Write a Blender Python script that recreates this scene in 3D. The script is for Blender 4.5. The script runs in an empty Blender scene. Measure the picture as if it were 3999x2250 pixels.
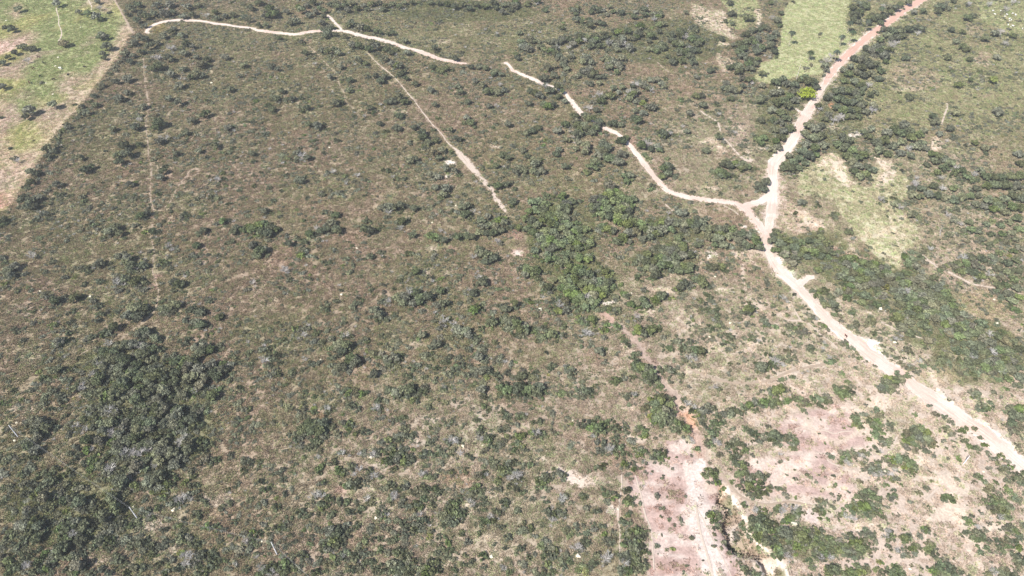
import bpy, math, random
import numpy as np
from mathutils import Vector, Matrix

R = math.radians
SC = bpy.context.scene
COL = SC.collection

# ------------------------------------------------------------------ camera
CAM_H, PITCH, FPX = 260.0, 44.0, 2825.0        # metres, degrees below horizontal, focal length in photo pixels
cam_d = bpy.data.cameras.new('camera')
cam_d.sensor_fit = 'HORIZONTAL'
cam_d.sensor_width = 36.0
cam_d.lens = 36.0 * FPX / 3999.0
cam_d.clip_start, cam_d.clip_end = 1.0, 8000.0
cam = bpy.data.objects.new('camera', cam_d)
cam.location = (0, 0, CAM_H)
cam.rotation_euler = (R(90 - PITCH), 0, 0)
COL.objects.link(cam)
SC.camera = cam

# ------------------------------------------------------------------ light
SUN_EL, SUN_AZ = 47.0, 223.0                    # the sun stands behind the camera, to its left
world = bpy.data.worlds.new('World')
SC.world = world
world.use_nodes = True
wn = world.node_tree.nodes
sky = wn.new('ShaderNodeTexSky')
sky.sky_type = 'NISHITA'
sky.sun_disc = False
sky.sun_elevation = R(SUN_EL)
sky.sun_rotation = R(SUN_AZ)
wn['Background'].inputs['Strength'].default_value = 0.085
world.node_tree.links.new(sky.outputs[0], wn['Background'].inputs['Color'])
sun_d = bpy.data.lights.new('sun', 'SUN')
sun_d.energy = 4.2
sun_d.angle = R(0.5)
sun_d.color = (1.0, 0.962, 0.91)
sun = bpy.data.objects.new('sun', sun_d)
az, el = R(SUN_AZ), R(SUN_EL)
to_sun = Vector((math.sin(az) * math.cos(el), math.cos(az) * math.cos(el), math.sin(el)))
sun.rotation_euler = to_sun.to_track_quat('Z', 'Y').to_euler()
COL.objects.link(sun)
vs = SC.view_settings
vs.view_transform = 'Standard'
vs.look = 'None'
vs.exposure = 0.88
vs.gamma = 1.0
SC.cycles.max_bounces = 4
SC.cycles.diffuse_bounces = 2
SC.cycles.transmission_bounces = 2
SC.cycles.transparent_max_bounces = 4

rng = np.random.default_rng(7)
random.seed(7)
# ---------------------------------------------------------------------------
# Survey notes: crowns, thickets and ground patches, read off in 12 sheets
# (sheet = column,row).  Crown entry: x,y,r,kind   kinds: d dark green, g grey green,
# l fresh green, o olive, b leafless grey, y yellow green
# ---------------------------------------------------------------------------
SH = 0.5176
CROWNS = {
(0,0): """65 215 50 d;140 65 33 g;432 30 32 g;595 90 28 g;665 105 33 l;725 125 38 g;750 60 25 b;760 140 25 d;735 10 25 g;830 95 20 d;765 270 52 o;800 345 45 d;770 400 28 g;785 435 25 d;480 320 40 o;545 345 20 d;15 650 35 g;310 620 20 g;215 830 52 g;195 880 35 d;400 795 38 g;130 1210 30 b;105 1195 25 o;75 1120 20 d;10 890 18 d;20 470 28 d;60 430 25 d;110 395 28 d;160 350 30 g;180 345 25 d;215 370 25 d;250 365 25 d;205 455 30 b;
985 60 60 d;1040 30 50 d;1090 110 80 d;1030 150 50 d;1160 100 55 d;1180 40 50 g;1280 30 55 g;1240 100 60 g;1300 90 50 d;1420 50 50 g;1380 120 45 g;1450 110 45 d;1490 40 40 g;1560 110 40 b;1620 90 40 d;1640 135 40 g;1700 120 40 g;1760 110 40 d;1840 130 45 d;1890 60 50 d;1880 150 40 g;960 110 35 d;1090 190 40 g;
1050 270 50 g;1010 320 55 g;1090 290 50 d;1130 345 55 d;1060 390 45 d;940 400 55 g;980 460 45 d;1000 420 40 g;1180 320 50 g;1230 270 50 g;1310 215 40 g;1290 240 45 d;1370 260 45 g;1290 360 60 b;1190 430 60 b;1270 440 60 g;1180 500 70 d;1130 520 40 d;1400 330 45 d;1390 400 50 g;1450 350 40 g;1520 480 70 o;1560 450 45 d;1480 430 40 g;1700 430 50 g;1840 490 45 g;1380 520 45 g;1290 560 55 g;1350 640 60 g;1440 580 45 d;
960 590 60 g;870 610 50 d;770 640 40 g;900 740 60 g;1080 800 45 g;960 700 45 g;1350 770 60 g;1270 740 50 g;720 790 45 g;650 850 45 g;850 970 50 g;1050 900 45 b;1060 870 40 g;1200 930 75 d;1170 960 50 d;1020 960 60 d;930 1100 70 d;960 1160 70 d;880 1170 50 g;900 1220 60 d;1200 1060 60 g;1250 1040 55 b;1050 1090 45 d;640 1280 60 d;690 1260 45 d;370 1180 45 d;350 1120 40 g;440 1050 40 d;500 940 35 d;560 890 30 d;460 1110 35 d;270 1310 50 d;230 1290 40 g;290 1260 40 g;190 1410 40 d;430 1390 55 g;600 1190 50 g;1230 1290 55 d;1210 1340 50 g;1240 1260 40 d;980 1390 50 g;1640 1350 50 b;1690 1350 45 d;1560 1190 35 d;1500 1140 45 g;1620 1100 55 g;1730 1150 40 d;1720 960 50 g;1550 860 60 d;1500 870 40 g;1900 1160 45 g;1920 1220 40 d;1910 920 35 d;1620 670 35 d;1740 670 50 d;1800 570 40 g;1920 1400 40 d;1440 910 60 g;1400 1000 50 g;1330 1160 45 d;800 1140 30 d;1160 1210 40 g;1480 560 60 o;1530 570 40 g""",
(1,0): """20 20 50 d;100 60 60 d;120 110 60 d;60 120 45 g;150 90 40 d;20 190 40 d;70 190 40 g;230 90 40 g;340 75 55 l;320 55 45 l;300 160 50 g;260 170 45 g;400 110 45 g;380 40 45 g;430 20 45 d;480 60 35 l;450 90 40 g;520 80 40 d;510 120 35 d;500 170 40 g;490 20 30 g;560 30 45 d;610 50 50 d;600 20 40 g;670 40 50 d;720 20 45 g;690 80 45 g;760 60 45 d;810 40 40 g;840 70 35 d;870 30 45 d;930 20 40 d;980 40 45 d;960 70 40 d;1030 30 45 d;1080 50 40 d;1120 20 40 g;1180 20 35 d;1230 15 30 d;1320 20 40 g;1380 25 40 d;1440 30 45 d;1500 50 50 d;1560 30 50 d;1610 60 50 d;1660 30 55 d;1730 45 50 d;1790 20 50 d;1810 60 45 d;1860 90 45 g;1900 30 50 d;1920 70 40 d;1870 40 40 d;
540 240 65 d;520 270 45 d;560 200 45 g;600 260 35 d;670 275 35 o;720 170 50 d;700 190 40 d;800 205 50 g;840 220 45 d;770 195 40 d;910 235 40 d;940 245 35 d;1030 250 40 d;1000 255 35 d;340 315 40 g;360 335 30 d;180 285 35 d;160 295 30 g;220 300 25 d;370 400 45 d;430 410 35 d;540 390 50 d;590 370 45 d;620 400 45 g;560 420 35 g;490 380 40 g;730 340 45 g;780 350 50 d;850 370 60 d;910 350 60 g;880 330 45 g;980 370 50 d;1020 395 45 d;1060 380 35 d;1140 400 45 g;1120 310 45 g;1350 360 45 d;1370 390 35 d;1500 440 45 d;1460 430 35 g;780 460 50 d;830 480 40 d;760 440 35 g;640 500 45 g;700 470 35 g;120 500 50 d;160 520 40 g;250 500 35 d;970 440 50 g;1030 480 55 o;1060 490 50 l;1090 500 50 g;1110 540 45 d;1080 560 40 d;1130 590 40 d;1200 630 45 d;940 610 50 d;970 580 45 d;900 570 40 g;710 600 45 d;560 580 45 g;700 680 45 g;1340 510 50 d;1390 530 50 d;1440 520 40 d;1480 530 35 d;1420 560 35 l;1560 505 35 g;1620 505 40 d;1690 500 45 g;1730 515 40 g;1800 540 50 g;1850 560 40 g;1790 560 40 d;
1080 740 60 g;1030 760 55 d;1120 770 50 d;990 770 45 d;1150 770 35 d;1320 680 45 g;1350 790 40 g;1600 770 40 d;1760 800 40 g;1750 690 60 d;1820 700 50 g;1870 680 45 g;1540 690 50 g;1700 640 50 g;1520 650 45 g;1650 610 40 g;1840 640 40 b;
190 690 45 d;150 740 50 g;120 820 50 d;90 800 40 d;270 740 50 d;340 740 35 d;390 810 45 d;350 840 40 d;210 760 35 g;600 780 55 g;640 770 40 d;860 810 45 d;880 850 40 d;810 780 35 g;820 885 35 b;740 880 40 d;930 930 45 d;980 900 25 d;1080 870 50 d;1110 870 40 d;1370 890 40 d;1620 920 50 d;1570 930 40 d;1590 880 45 g;1650 960 40 d;1470 980 45 g;1720 870 35 g;1790 960 35 d;1900 940 50 g;1820 810 40 b;
460 950 60 g;400 940 50 d;500 940 40 d;1060 960 55 d;980 990 40 d;1250 1000 60 d;1260 1030 60 d;1190 960 45 d;1340 980 40 d;1350 1060 50 d;1300 1070 50 g;1530 1050 45 d;1500 1040 30 d;1160 1080 40 g;1230 1130 20 d;1330 1150 70 o;1400 1130 55 g;1470 1150 40 d;1380 1190 50 g;1280 1120 45 d;1650 1190 40 d;1860 1170 60 d;1900 1190 50 d;1710 1280 35 d;1160 1210 60 g;1200 1200 45 d;1210 1280 35 d;860 1210 30 d;350 1170 60 b;390 1190 50 d;310 1150 45 g;1000 1290 45 d;960 1280 35 d;580 1290 50 b;540 1300 35 d;330 1360 60 g;360 1340 40 d;230 1320 40 d;670 1330 45 d;830 1360 35 d;680 1390 40 b;1060 1350 45 d;1120 1350 45 d;1320 1310 60 g;1370 1330 50 g;1430 1270 50 g;1500 1290 50 g;1530 1320 40 d;1250 1380 40 d;1350 1410 55 g;1430 1420 60 g;1830 1400 60 d;1880 1390 50 g;1850 1340 40 g;1770 1400 35 d;1810 1250 45 d;1900 1260 35 d;100 1420 35 d;190 1440 30 d;480 800 30 d;450 1120 30 g;60 1010 35 d;30 930 35 g;610 1060 40 d;440 1060 35 d""",
(2,0): """1430 38 22 d;1645 20 40 d;1660 100 42 d;1610 160 30 d;1665 180 30 d;1785 130 55 d;1580 290 40 d;1310 95 30 g;1160 600 30 d;910 650 35 d;790 545 35 l;830 660 35 g;760 930 50 d;820 940 40 g;940 970 35 d;1320 1110 35 g;1320 990 40 g;1460 1140 40 g;1730 1100 35 g;1560 1030 45 d;1640 920 30 d;1880 910 40 g;1720 760 30 d;1800 770 30 d;1650 740 40 d;1500 530 40 d;1540 520 30 d;1390 580 35 g;1380 620 30 g;830 1055 58 d;860 1040 40 d;590 25 18 d;1420 140 25 g;30 410 35 d;40 440 35 d;440 370 30 d;300 385 45 l;330 400 45 d;740 445 35 b;720 480 35 b;1150 590 25 d;650 580 35 d;1390 720 45 d;1430 720 40 d;1440 790 48 d;1280 760 35 l;1270 750 30 l;1330 760 30 d;1540 790 35 d;1050 800 35 g;990 850 40 g;930 830 45 g;1340 850 45 g;1250 830 35 g;270 800 50 l;240 790 45 l;310 790 45 d;130 780 40 d;180 700 50 d;140 690 45 d;250 640 50 b;290 680 55 d;340 660 50 d;380 690 35 d;400 760 40 g;210 720 50 g;350 730 40 d;1000 1170 35 l;1030 1200 35 d;1170 1200 35 l;1180 1310 50 d;1240 1330 40 d;1150 1320 40 g;400 1260 45 d;430 1350 40 g;620 1180 35 d;640 1230 40 d;670 1250 35 d;580 1300 35 g;780 1290 35 g;860 1310 40 d;890 1360 35 d;1060 1400 40 d;1040 1430 35 d;740 1400 60 o;770 1420 40 y;620 1370 35 g;260 1060 35 l;290 1070 35 d;160 1290 50 d;190 1300 40 d;100 1280 45 g;230 1290 45 g;60 1260 45 g;120 1180 40 d;80 1130 45 g;30 1300 40 g;200 960 40 d;150 990 45 d;100 1010 40 g;20 1430 30 d;330 1160 45 d;350 1130 40 d;480 1120 40 g;560 1300 40 d;1850 1050 45 d;1900 1040 45 l;1880 1080 40 d;1820 1020 35 g;1600 1240 50 d;1570 1290 55 d;1640 1250 50 d;1680 1240 45 l;1730 1270 45 d;1780 1260 40 d;1830 1265 35 d;1540 1310 40 d;1740 650 35 d;1600 660 40 d;1870 1400 60 d;1920 1370 50 g;1900 1430 45 d;1560 870 30 b;1680 1010 30 b""",
(3,0): """20 20 30 d;190 15 25 d;130 30 25 g;70 150 45 g;100 95 35 d;30 130 40 b;90 190 30 d;60 250 45 d;30 290 50 d;20 340 50 d;50 390 40 d;60 430 30 d;10 440 25 b;395 258 26 g;290 515 30 g;325 490 22 o;450 450 55 b;480 420 45 b;430 490 40 g;440 530 35 g;420 570 30 g;
660 110 55 d;640 60 50 d;700 30 45 d;740 40 50 d;690 90 45 d;640 150 40 d;790 130 65 d;840 130 55 d;760 170 45 d;850 170 35 d;880 110 40 d;680 160 35 g;870 40 35 b;920 50 40 g;970 60 45 d;1000 30 40 d;920 90 40 d;1060 20 40 d;
280 590 55 l;300 610 60 d;340 620 50 d;250 600 45 d;200 640 50 d;110 600 50 d;60 620 50 d;140 630 45 g;180 690 50 g;370 660 35 d;90 690 50 g;40 700 50 g;120 760 55 d;60 780 55 d;160 730 45 d;30 830 50 g;100 850 55 d;150 800 50 d;200 760 45 g;
1300 50 55 d;1280 85 40 d;1330 40 40 d;1510 130 50 d;1550 120 35 d;1520 30 35 b;1670 30 40 b;1800 60 40 b;1850 15 40 b;1400 10 30 d;1385 225 38 d;1470 240 35 d;1360 65 30 g;1640 290 45 d;1710 250 45 g;1760 240 40 b;1790 320 40 b;1850 270 40 d;1570 280 30 g;1420 310 40 g;1470 350 45 d;1500 370 40 d;1360 435 40 d;1340 420 30 g;1730 430 40 g;1520 450 35 d;1040 440 40 d;1050 410 30 g;1300 370 30 d;1240 170 25 d;1100 90 35 g;1170 80 40 l;1160 220 45 d;1130 250 40 b;1120 210 40 d;1060 220 45 d;1000 230 60 d;940 230 60 d;900 260 50 g;880 220 45 g;960 280 45 g;1010 270 45 d;930 340 60 b;970 320 40 b;920 370 45 d;880 420 55 g;850 390 50 d;890 460 40 d;820 350 50 g;780 380 45 g;740 360 40 d;850 300 45 l;730 420 50 g;700 450 45 g;650 440 45 d;760 480 60 d;700 510 50 d;820 480 50 d;850 530 45 d;780 560 55 g;720 570 50 d;840 590 45 d;670 540 45 g;620 500 45 g;570 530 40 g;610 560 45 d;650 620 50 g;700 640 50 d;760 640 45 b;720 660 40 d;580 610 40 l;560 680 55 d;610 690 55 d;660 700 55 d;510 690 50 d;470 720 45 g;440 740 40 d;530 750 55 d;590 770 55 d;640 770 50 d;680 740 45 g;520 810 50 d;570 830 55 l;620 830 50 d;670 830 45 d;700 800 45 g;380 800 40 d;390 830 35 b;540 890 60 b;500 900 50 b;450 870 45 g;590 880 40 d;630 880 40 g;430 900 40 d;680 880 40 d;700 700 40 d;770 720 40 d;810 700 35 g;790 800 50 g;740 840 50 g;720 780 45 d;
300 950 55 g;350 970 55 g;400 950 50 g;280 1010 55 d;340 1040 60 g;400 1020 55 g;290 1090 60 g;350 1120 60 d;420 1100 50 g;260 1140 55 d;310 1180 60 d;240 1200 55 d;190 1220 55 d;130 1240 50 d;170 1270 55 d;230 1260 50 d;280 1230 45 d;360 1170 40 d;110 1270 40 d;150 1180 45 g;100 1040 50 d;60 1060 45 l;120 990 50 g;50 980 45 g;160 970 50 d;90 920 50 g;140 890 50 d;40 900 45 d;80 1110 45 g;30 1130 45 g;
480 990 35 g;560 1040 55 g;610 1060 55 d;530 1090 50 d;580 1120 55 g;640 1130 60 d;600 1180 55 d;680 1190 60 d;640 1220 50 g;720 1170 50 d;650 1290 50 d;700 1330 50 g;740 1310 45 d;790 1280 50 d;750 1260 45 d;770 1350 40 d;690 1250 50 g;
1070 730 45 d;790 830 50 b;950 980 60 d;1010 1000 60 d;1070 990 60 d;1030 940 55 g;900 1000 55 g;1080 1040 55 l;1140 1010 50 d;1180 980 45 g;880 1060 60 d;950 1100 55 d;820 1080 55 d;840 1130 55 g;900 1160 50 d;1000 1070 50 g;1120 1100 55 g;1060 1120 50 b;1160 1080 50 d;1190 1120 45 g;1000 1150 50 g;1080 1180 45 d;760 1030 45 d;720 1000 45 g;780 970 45 g;1260 920 50 g;1290 1010 40 g;1240 880 40 d;1370 970 50 d;1420 850 50 g;1740 840 55 g;1640 1110 50 g;1560 1080 40 d;1490 1095 30 d;1400 1045 35 d;1890 1160 50 g;1900 1230 45 d;1640 1160 35 d;1470 990 20 y;1790 1015 25 y;1440 640 45 l;1530 600 35 d;1560 640 25 d;1600 540 25 d;1700 600 55 l;1240 1160 50 d;1300 1180 50 d;1260 1210 50 d;1340 1200 50 g;1380 1230 50 d;1330 1260 50 d;1420 1260 45 b;1460 1280 50 d;1410 1300 45 d;1500 1330 50 d;1560 1310 50 b;1540 1360 45 d;1600 1290 45 g;1640 1330 55 d;1700 1330 55 d;1760 1330 55 d;1830 1330 60 d;1900 1330 60 d;1720 1390 60 d;1800 1400 65 d;1880 1400 60 g;1650 1400 50 d;1570 1420 45 d;1450 1360 40 d;1280 1300 45 d;1300 1350 40 b;1200 1240 40 d;1110 1390 55 b;1160 1420 50 d;1080 1430 45 d;1250 1400 50 d;1320 1420 50 b;1400 1420 45 d;1010 1290 35 d;990 1240 30 d;950 1270 30 g""",
(0,1): """180 50 60 d;230 70 65 d;280 40 55 g;210 110 55 d;260 110 50 d;150 60 35 d;20 210 50 d;40 240 45 d;0 250 40 d;100 240 35 o;240 225 30 l;330 160 45 g;380 170 45 d;300 180 40 g;270 210 40 d;360 200 35 d;420 150 30 g;750 180 40 g;860 120 35 g;820 290 60 g;870 270 60 g;900 310 50 d;780 350 40 d;720 250 45 d;710 260 30 g;1060 180 55 d;1110 160 50 d;1090 200 40 g;1020 250 45 g;1150 290 45 d;1180 300 40 l;1210 250 40 g;1290 150 30 d;1390 170 45 d;1420 180 35 d;1370 190 35 g;1500 190 35 d;1530 290 50 d;1560 280 35 d;1500 310 40 g;1680 220 50 l;1730 215 35 d;1640 240 45 g;1780 270 50 d;1760 300 45 d;1880 270 65 l;1910 290 60 l;1840 290 50 d;1900 400 45 g;1920 390 40 d;1480 400 45 d;1740 380 40 g;1270 400 45 b;1340 450 35 g;1450 480 40 g;240 480 60 b;20 500 40 d;40 530 35 d;100 560 60 g;60 590 60 g;120 580 45 d;190 620 40 d;80 630 50 g;20 610 40 g;400 530 35 g;640 580 45 d;600 570 40 g;670 600 40 d;740 540 55 g;720 550 40 g;770 540 35 d;760 680 40 d;740 670 30 d;900 480 60 g;960 500 55 g;1000 560 60 g;1040 580 45 b;950 520 50 g;1080 550 50 d;1010 600 45 d;940 650 55 g;1020 670 55 d;1050 660 45 g;880 680 55 b;1090 680 45 g;980 680 40 d;900 740 45 g;1090 740 40 g;1230 530 40 d;1260 540 35 d;1310 680 55 d;1340 700 50 d;1370 690 50 d;1320 740 40 g;1220 690 30 g;500 640 40 g;630 700 40 d;410 820 55 d;380 790 45 g;430 830 35 d;560 800 55 d;590 800 45 d;610 790 40 d;480 790 45 g;720 820 45 g;750 860 40 d;770 920 45 d;740 970 45 d;1000 880 70 g;1040 870 60 g;1090 880 55 d;960 930 60 g;1050 940 60 d;1010 930 50 d;1120 890 45 d;1300 850 60 g;1340 850 50 d;1270 870 50 d;1220 880 45 g;1310 900 45 g;1250 910 40 g;1370 850 35 b;1460 890 60 d;1510 900 55 d;1550 910 45 d;1430 900 45 g;1650 940 50 d;1680 935 35 d;1480 980 60 g;1520 1000 55 d;1540 1020 45 d;1450 1010 50 d;1400 970 45 d;1590 820 45 d;1560 810 35 g;1910 690 45 b;1860 740 40 o;1650 480 30 d;1730 90 35 d;1640 50 45 g;1590 40 35 d;1480 60 40 g;1200 15 35 d;1300 100 35 g;1080 110 30 g;620 45 45 g;640 70 40 d;470 20 40 d;450 25 35 g;380 90 35 g;
530 980 38 d;520 990 30 d;400 1000 40 l;430 1010 30 d;250 990 35 g;100 1035 35 d;190 1025 25 d;125 1280 30 d;440 1130 55 g;470 1120 45 d;420 1150 50 g;520 1060 45 d;540 1110 30 d;170 1120 40 g;860 1020 55 d;830 1060 50 g;780 1080 45 d;800 1050 45 d;700 1090 50 g;650 1110 40 g;1090 1050 60 d;1050 1070 60 d;1120 1080 55 g;1140 1040 45 o;1170 1100 55 g;1080 1100 50 d;1200 1130 40 d;1000 1150 60 g;940 1150 50 g;1050 1160 55 b;1100 1170 60 g;1150 1180 55 d;1210 1190 50 d;1060 1220 60 g;820 1140 55 b;870 1160 45 g;780 1200 55 l;740 1190 45 o;820 1220 55 d;760 1240 40 d;850 1260 60 g;900 1250 60 d;950 1270 55 d;980 1280 50 d;800 1270 50 g;720 1270 40 g;760 1310 45 b;840 1320 50 g;900 1300 40 d;1420 1110 50 d;1400 1150 45 d;1480 1170 60 g;1540 1160 55 g;1520 1210 55 d;1580 1190 55 d;1620 1180 45 d;1660 1160 40 d;1770 1250 35 g;1780 1140 30 g;1300 1230 50 g;1330 1280 55 d;1280 1280 50 d;1240 1260 45 g;1370 1250 50 d;1180 1250 50 g;1130 1270 50 o;1420 1300 60 g;1360 1320 50 l;1470 1300 50 d;1500 1340 60 g;1560 1330 50 d;1600 1370 60 d;1640 1390 60 d;1550 1390 60 g;1470 1380 55 g;1400 1380 50 d;1320 1370 55 d;1260 1350 55 g;1200 1330 50 g;1230 1400 55 d;1140 1340 55 g;1170 1400 50 d;1090 1350 55 g;1050 1400 60 d;1000 1350 55 g;960 1400 55 g;1020 1310 45 d;910 1380 50 d;860 1400 50 g;810 1390 50 g;770 1370 45 d;700 1380 45 b;640 1420 45 g;560 1330 35 d;480 1340 45 d;420 1340 55 g;390 1340 45 g;520 1340 35 d;330 1400 50 d;360 1420 40 l;480 1410 45 g;530 1420 40 d;1680 1290 45 l;1750 1300 45 g;1800 1290 35 d;1890 1300 35 d;1720 1420 40 g;1400 1430 55 g;1310 1430 55 d;1120 1430 55 g""",
(1,1): """20 250 60 l;60 240 60 l;110 270 65 d;150 280 50 d;90 310 60 d;40 300 55 l;30 440 65 d;60 430 50 g;10 470 50 d;90 360 40 g;500 25 45 d;390 40 30 d;130 65 40 d;60 140 50 g;100 150 35 d;20 120 30 d;520 150 40 d;600 170 50 d;620 180 40 d;560 160 35 g;360 215 35 d;570 230 60 g;600 280 55 d;540 280 50 d;490 290 55 d;520 250 40 g;460 280 45 b;620 300 45 d;400 310 45 d;340 360 40 d;370 380 40 d;250 390 45 d;220 390 35 d;300 350 40 g;440 330 40 g;230 330 40 g;950 120 60 g;1000 110 65 g;1040 110 60 d;1090 100 55 d;1100 130 45 d;1190 120 50 d;1150 110 40 g;1000 150 50 b;980 190 45 d;1100 215 60 d;1130 220 45 d;1060 230 40 g;830 220 45 d;820 280 60 d;860 290 50 d;800 260 40 g;760 260 35 g;930 280 35 d;1180 320 45 g;1090 290 40 b;1410 20 55 g;1400 40 45 d;1570 20 35 d;1560 110 55 g;1600 100 50 g;1570 170 55 d;1600 160 50 d;1640 150 45 b;1530 150 45 g;1610 190 45 d;1340 340 60 l;1380 350 55 l;1310 330 45 l;1420 360 50 d;1390 300 40 b;1480 330 40 o;1520 340 50 d;1540 350 40 d;1590 330 50 l;1630 340 50 d;1680 300 50 g;1700 210 55 g;1750 180 50 g;1720 260 55 g;1760 250 55 g;1800 260 55 g;1830 210 50 l;1870 230 50 g;1820 170 40 o;1870 200 45 l;1890 270 45 d;1850 290 45 d;1680 230 45 g;1790 310 50 d;1740 310 45 d;1820 370 45 b;1840 390 40 o;1920 270 40 d;1910 80 30 l;
1700 460 60 g;1750 480 65 g;1790 500 55 d;1740 520 50 d;1690 430 45 d;1640 500 45 b;1820 490 40 g;1340 490 45 g;1150 465 45 d;1180 470 30 g;940 455 40 d;870 490 45 d;840 490 30 g;590 440 35 g;340 480 45 l;380 460 35 g;450 495 35 g;560 530 35 d;220 590 50 b;350 610 35 g;260 660 40 d;240 670 30 g;1210 600 50 d;1180 620 40 g;1080 670 35 d;1290 640 35 g;1330 650 35 d;700 600 40 g;640 740 30 d;870 740 40 d;960 700 35 g;1040 730 25 d;1160 750 60 b;1120 790 60 g;1200 760 50 d;1250 790 60 l;1300 790 60 d;1230 830 50 d;1180 840 50 g;1060 800 55 g;1100 830 50 g;950 830 45 g;1000 830 45 b;1390 745 50 d;1420 740 35 d;1640 760 50 d;1670 750 35 d;1610 750 35 b;1700 680 60 g;1720 690 50 d;1680 640 50 b;1660 870 50 l;1640 890 55 l;1690 880 35 d;1710 890 35 d;1420 840 55 g;1450 850 45 d;1370 850 50 g;900 900 60 g;930 930 55 g;960 950 45 d;880 940 45 g;980 970 40 d;1050 940 30 d;760 840 45 g;740 870 45 g;800 820 30 d;610 820 40 g;530 840 45 g;500 870 40 g;540 890 40 d;1420 960 60 b;1450 960 45 d;1390 1020 45 g;1350 970 40 g;1780 980 60 l;1740 990 45 l;1830 980 40 l;1890 880 50 d;1870 960 50 g;1910 980 60 d;1900 1030 50 g;1920 880 40 d;1520 1040 60 g;1570 1050 60 g;1600 1080 55 g;1630 1090 45 d;1540 1090 50 g;1490 1000 50 b;1700 1030 40 d;1470 1100 45 g;1420 1110 45 o;1360 1150 55 g;1330 1170 50 d;1250 1080 55 g;1270 1080 35 d;1220 1100 35 l;1290 1230 50 d;1260 1230 45 g;1320 1220 35 d;680 1090 50 b;710 1090 45 d;650 1090 40 g;620 1150 60 g;680 1160 60 d;650 1200 55 d;600 1190 50 g;700 1190 45 g;560 1180 50 l;590 1250 45 d;820 1120 45 g;840 1130 40 d;930 1150 30 d;660 990 40 g;300 1030 45 l;330 1040 40 g;370 1090 50 b;450 1070 45 d;470 1060 35 d;500 1130 40 g;530 1050 40 g;570 1110 40 g;430 1130 45 g;380 1030 45 g;190 1010 30 d;60 1180 50 g;90 1190 40 d;130 1165 30 d;70 1270 60 b;120 1260 50 g;170 1240 50 d;100 1310 50 d;180 1290 40 d;160 1380 50 d;120 1380 50 g;200 1120 40 d;720 1250 60 d;750 1280 60 d;690 1290 50 d;780 1290 45 d;640 1320 60 g;700 1340 50 g;600 1360 45 g;940 1230 50 o;920 1250 45 l;880 1220 50 g;1040 1250 60 g;1080 1270 50 d;1020 1290 50 d;980 1260 50 g;1000 1180 45 g;1100 1240 40 d;1420 1290 45 d;1450 1250 45 d;1360 1330 40 d;1580 1180 50 o;1610 1190 40 d;1650 1120 50 g;1560 1160 30 y;1520 1250 45 g;1550 1310 45 d;1700 1180 50 g;1720 1200 40 d;1800 1140 45 o;1680 1250 60 g;1720 1270 50 g;1730 1340 55 d;1690 1350 55 g;1640 1340 50 g;1760 1360 45 d;1820 1390 50 d;1500 1340 50 d;1210 1310 50 g;1180 1330 45 d;1140 1380 45 d;1270 1400 40 d;890 1370 55 d;870 1390 45 g;1070 1320 40 o;1350 1420 45 g;1440 1380 50 g;1580 1390 50 g;1740 1400 40 y;460 1290 45 g;420 1300 40 d;560 1250 35 d;1150 1170 40 g;1840 1240 40 g;1900 1360 45 d;1860 860 45 d""",
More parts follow.
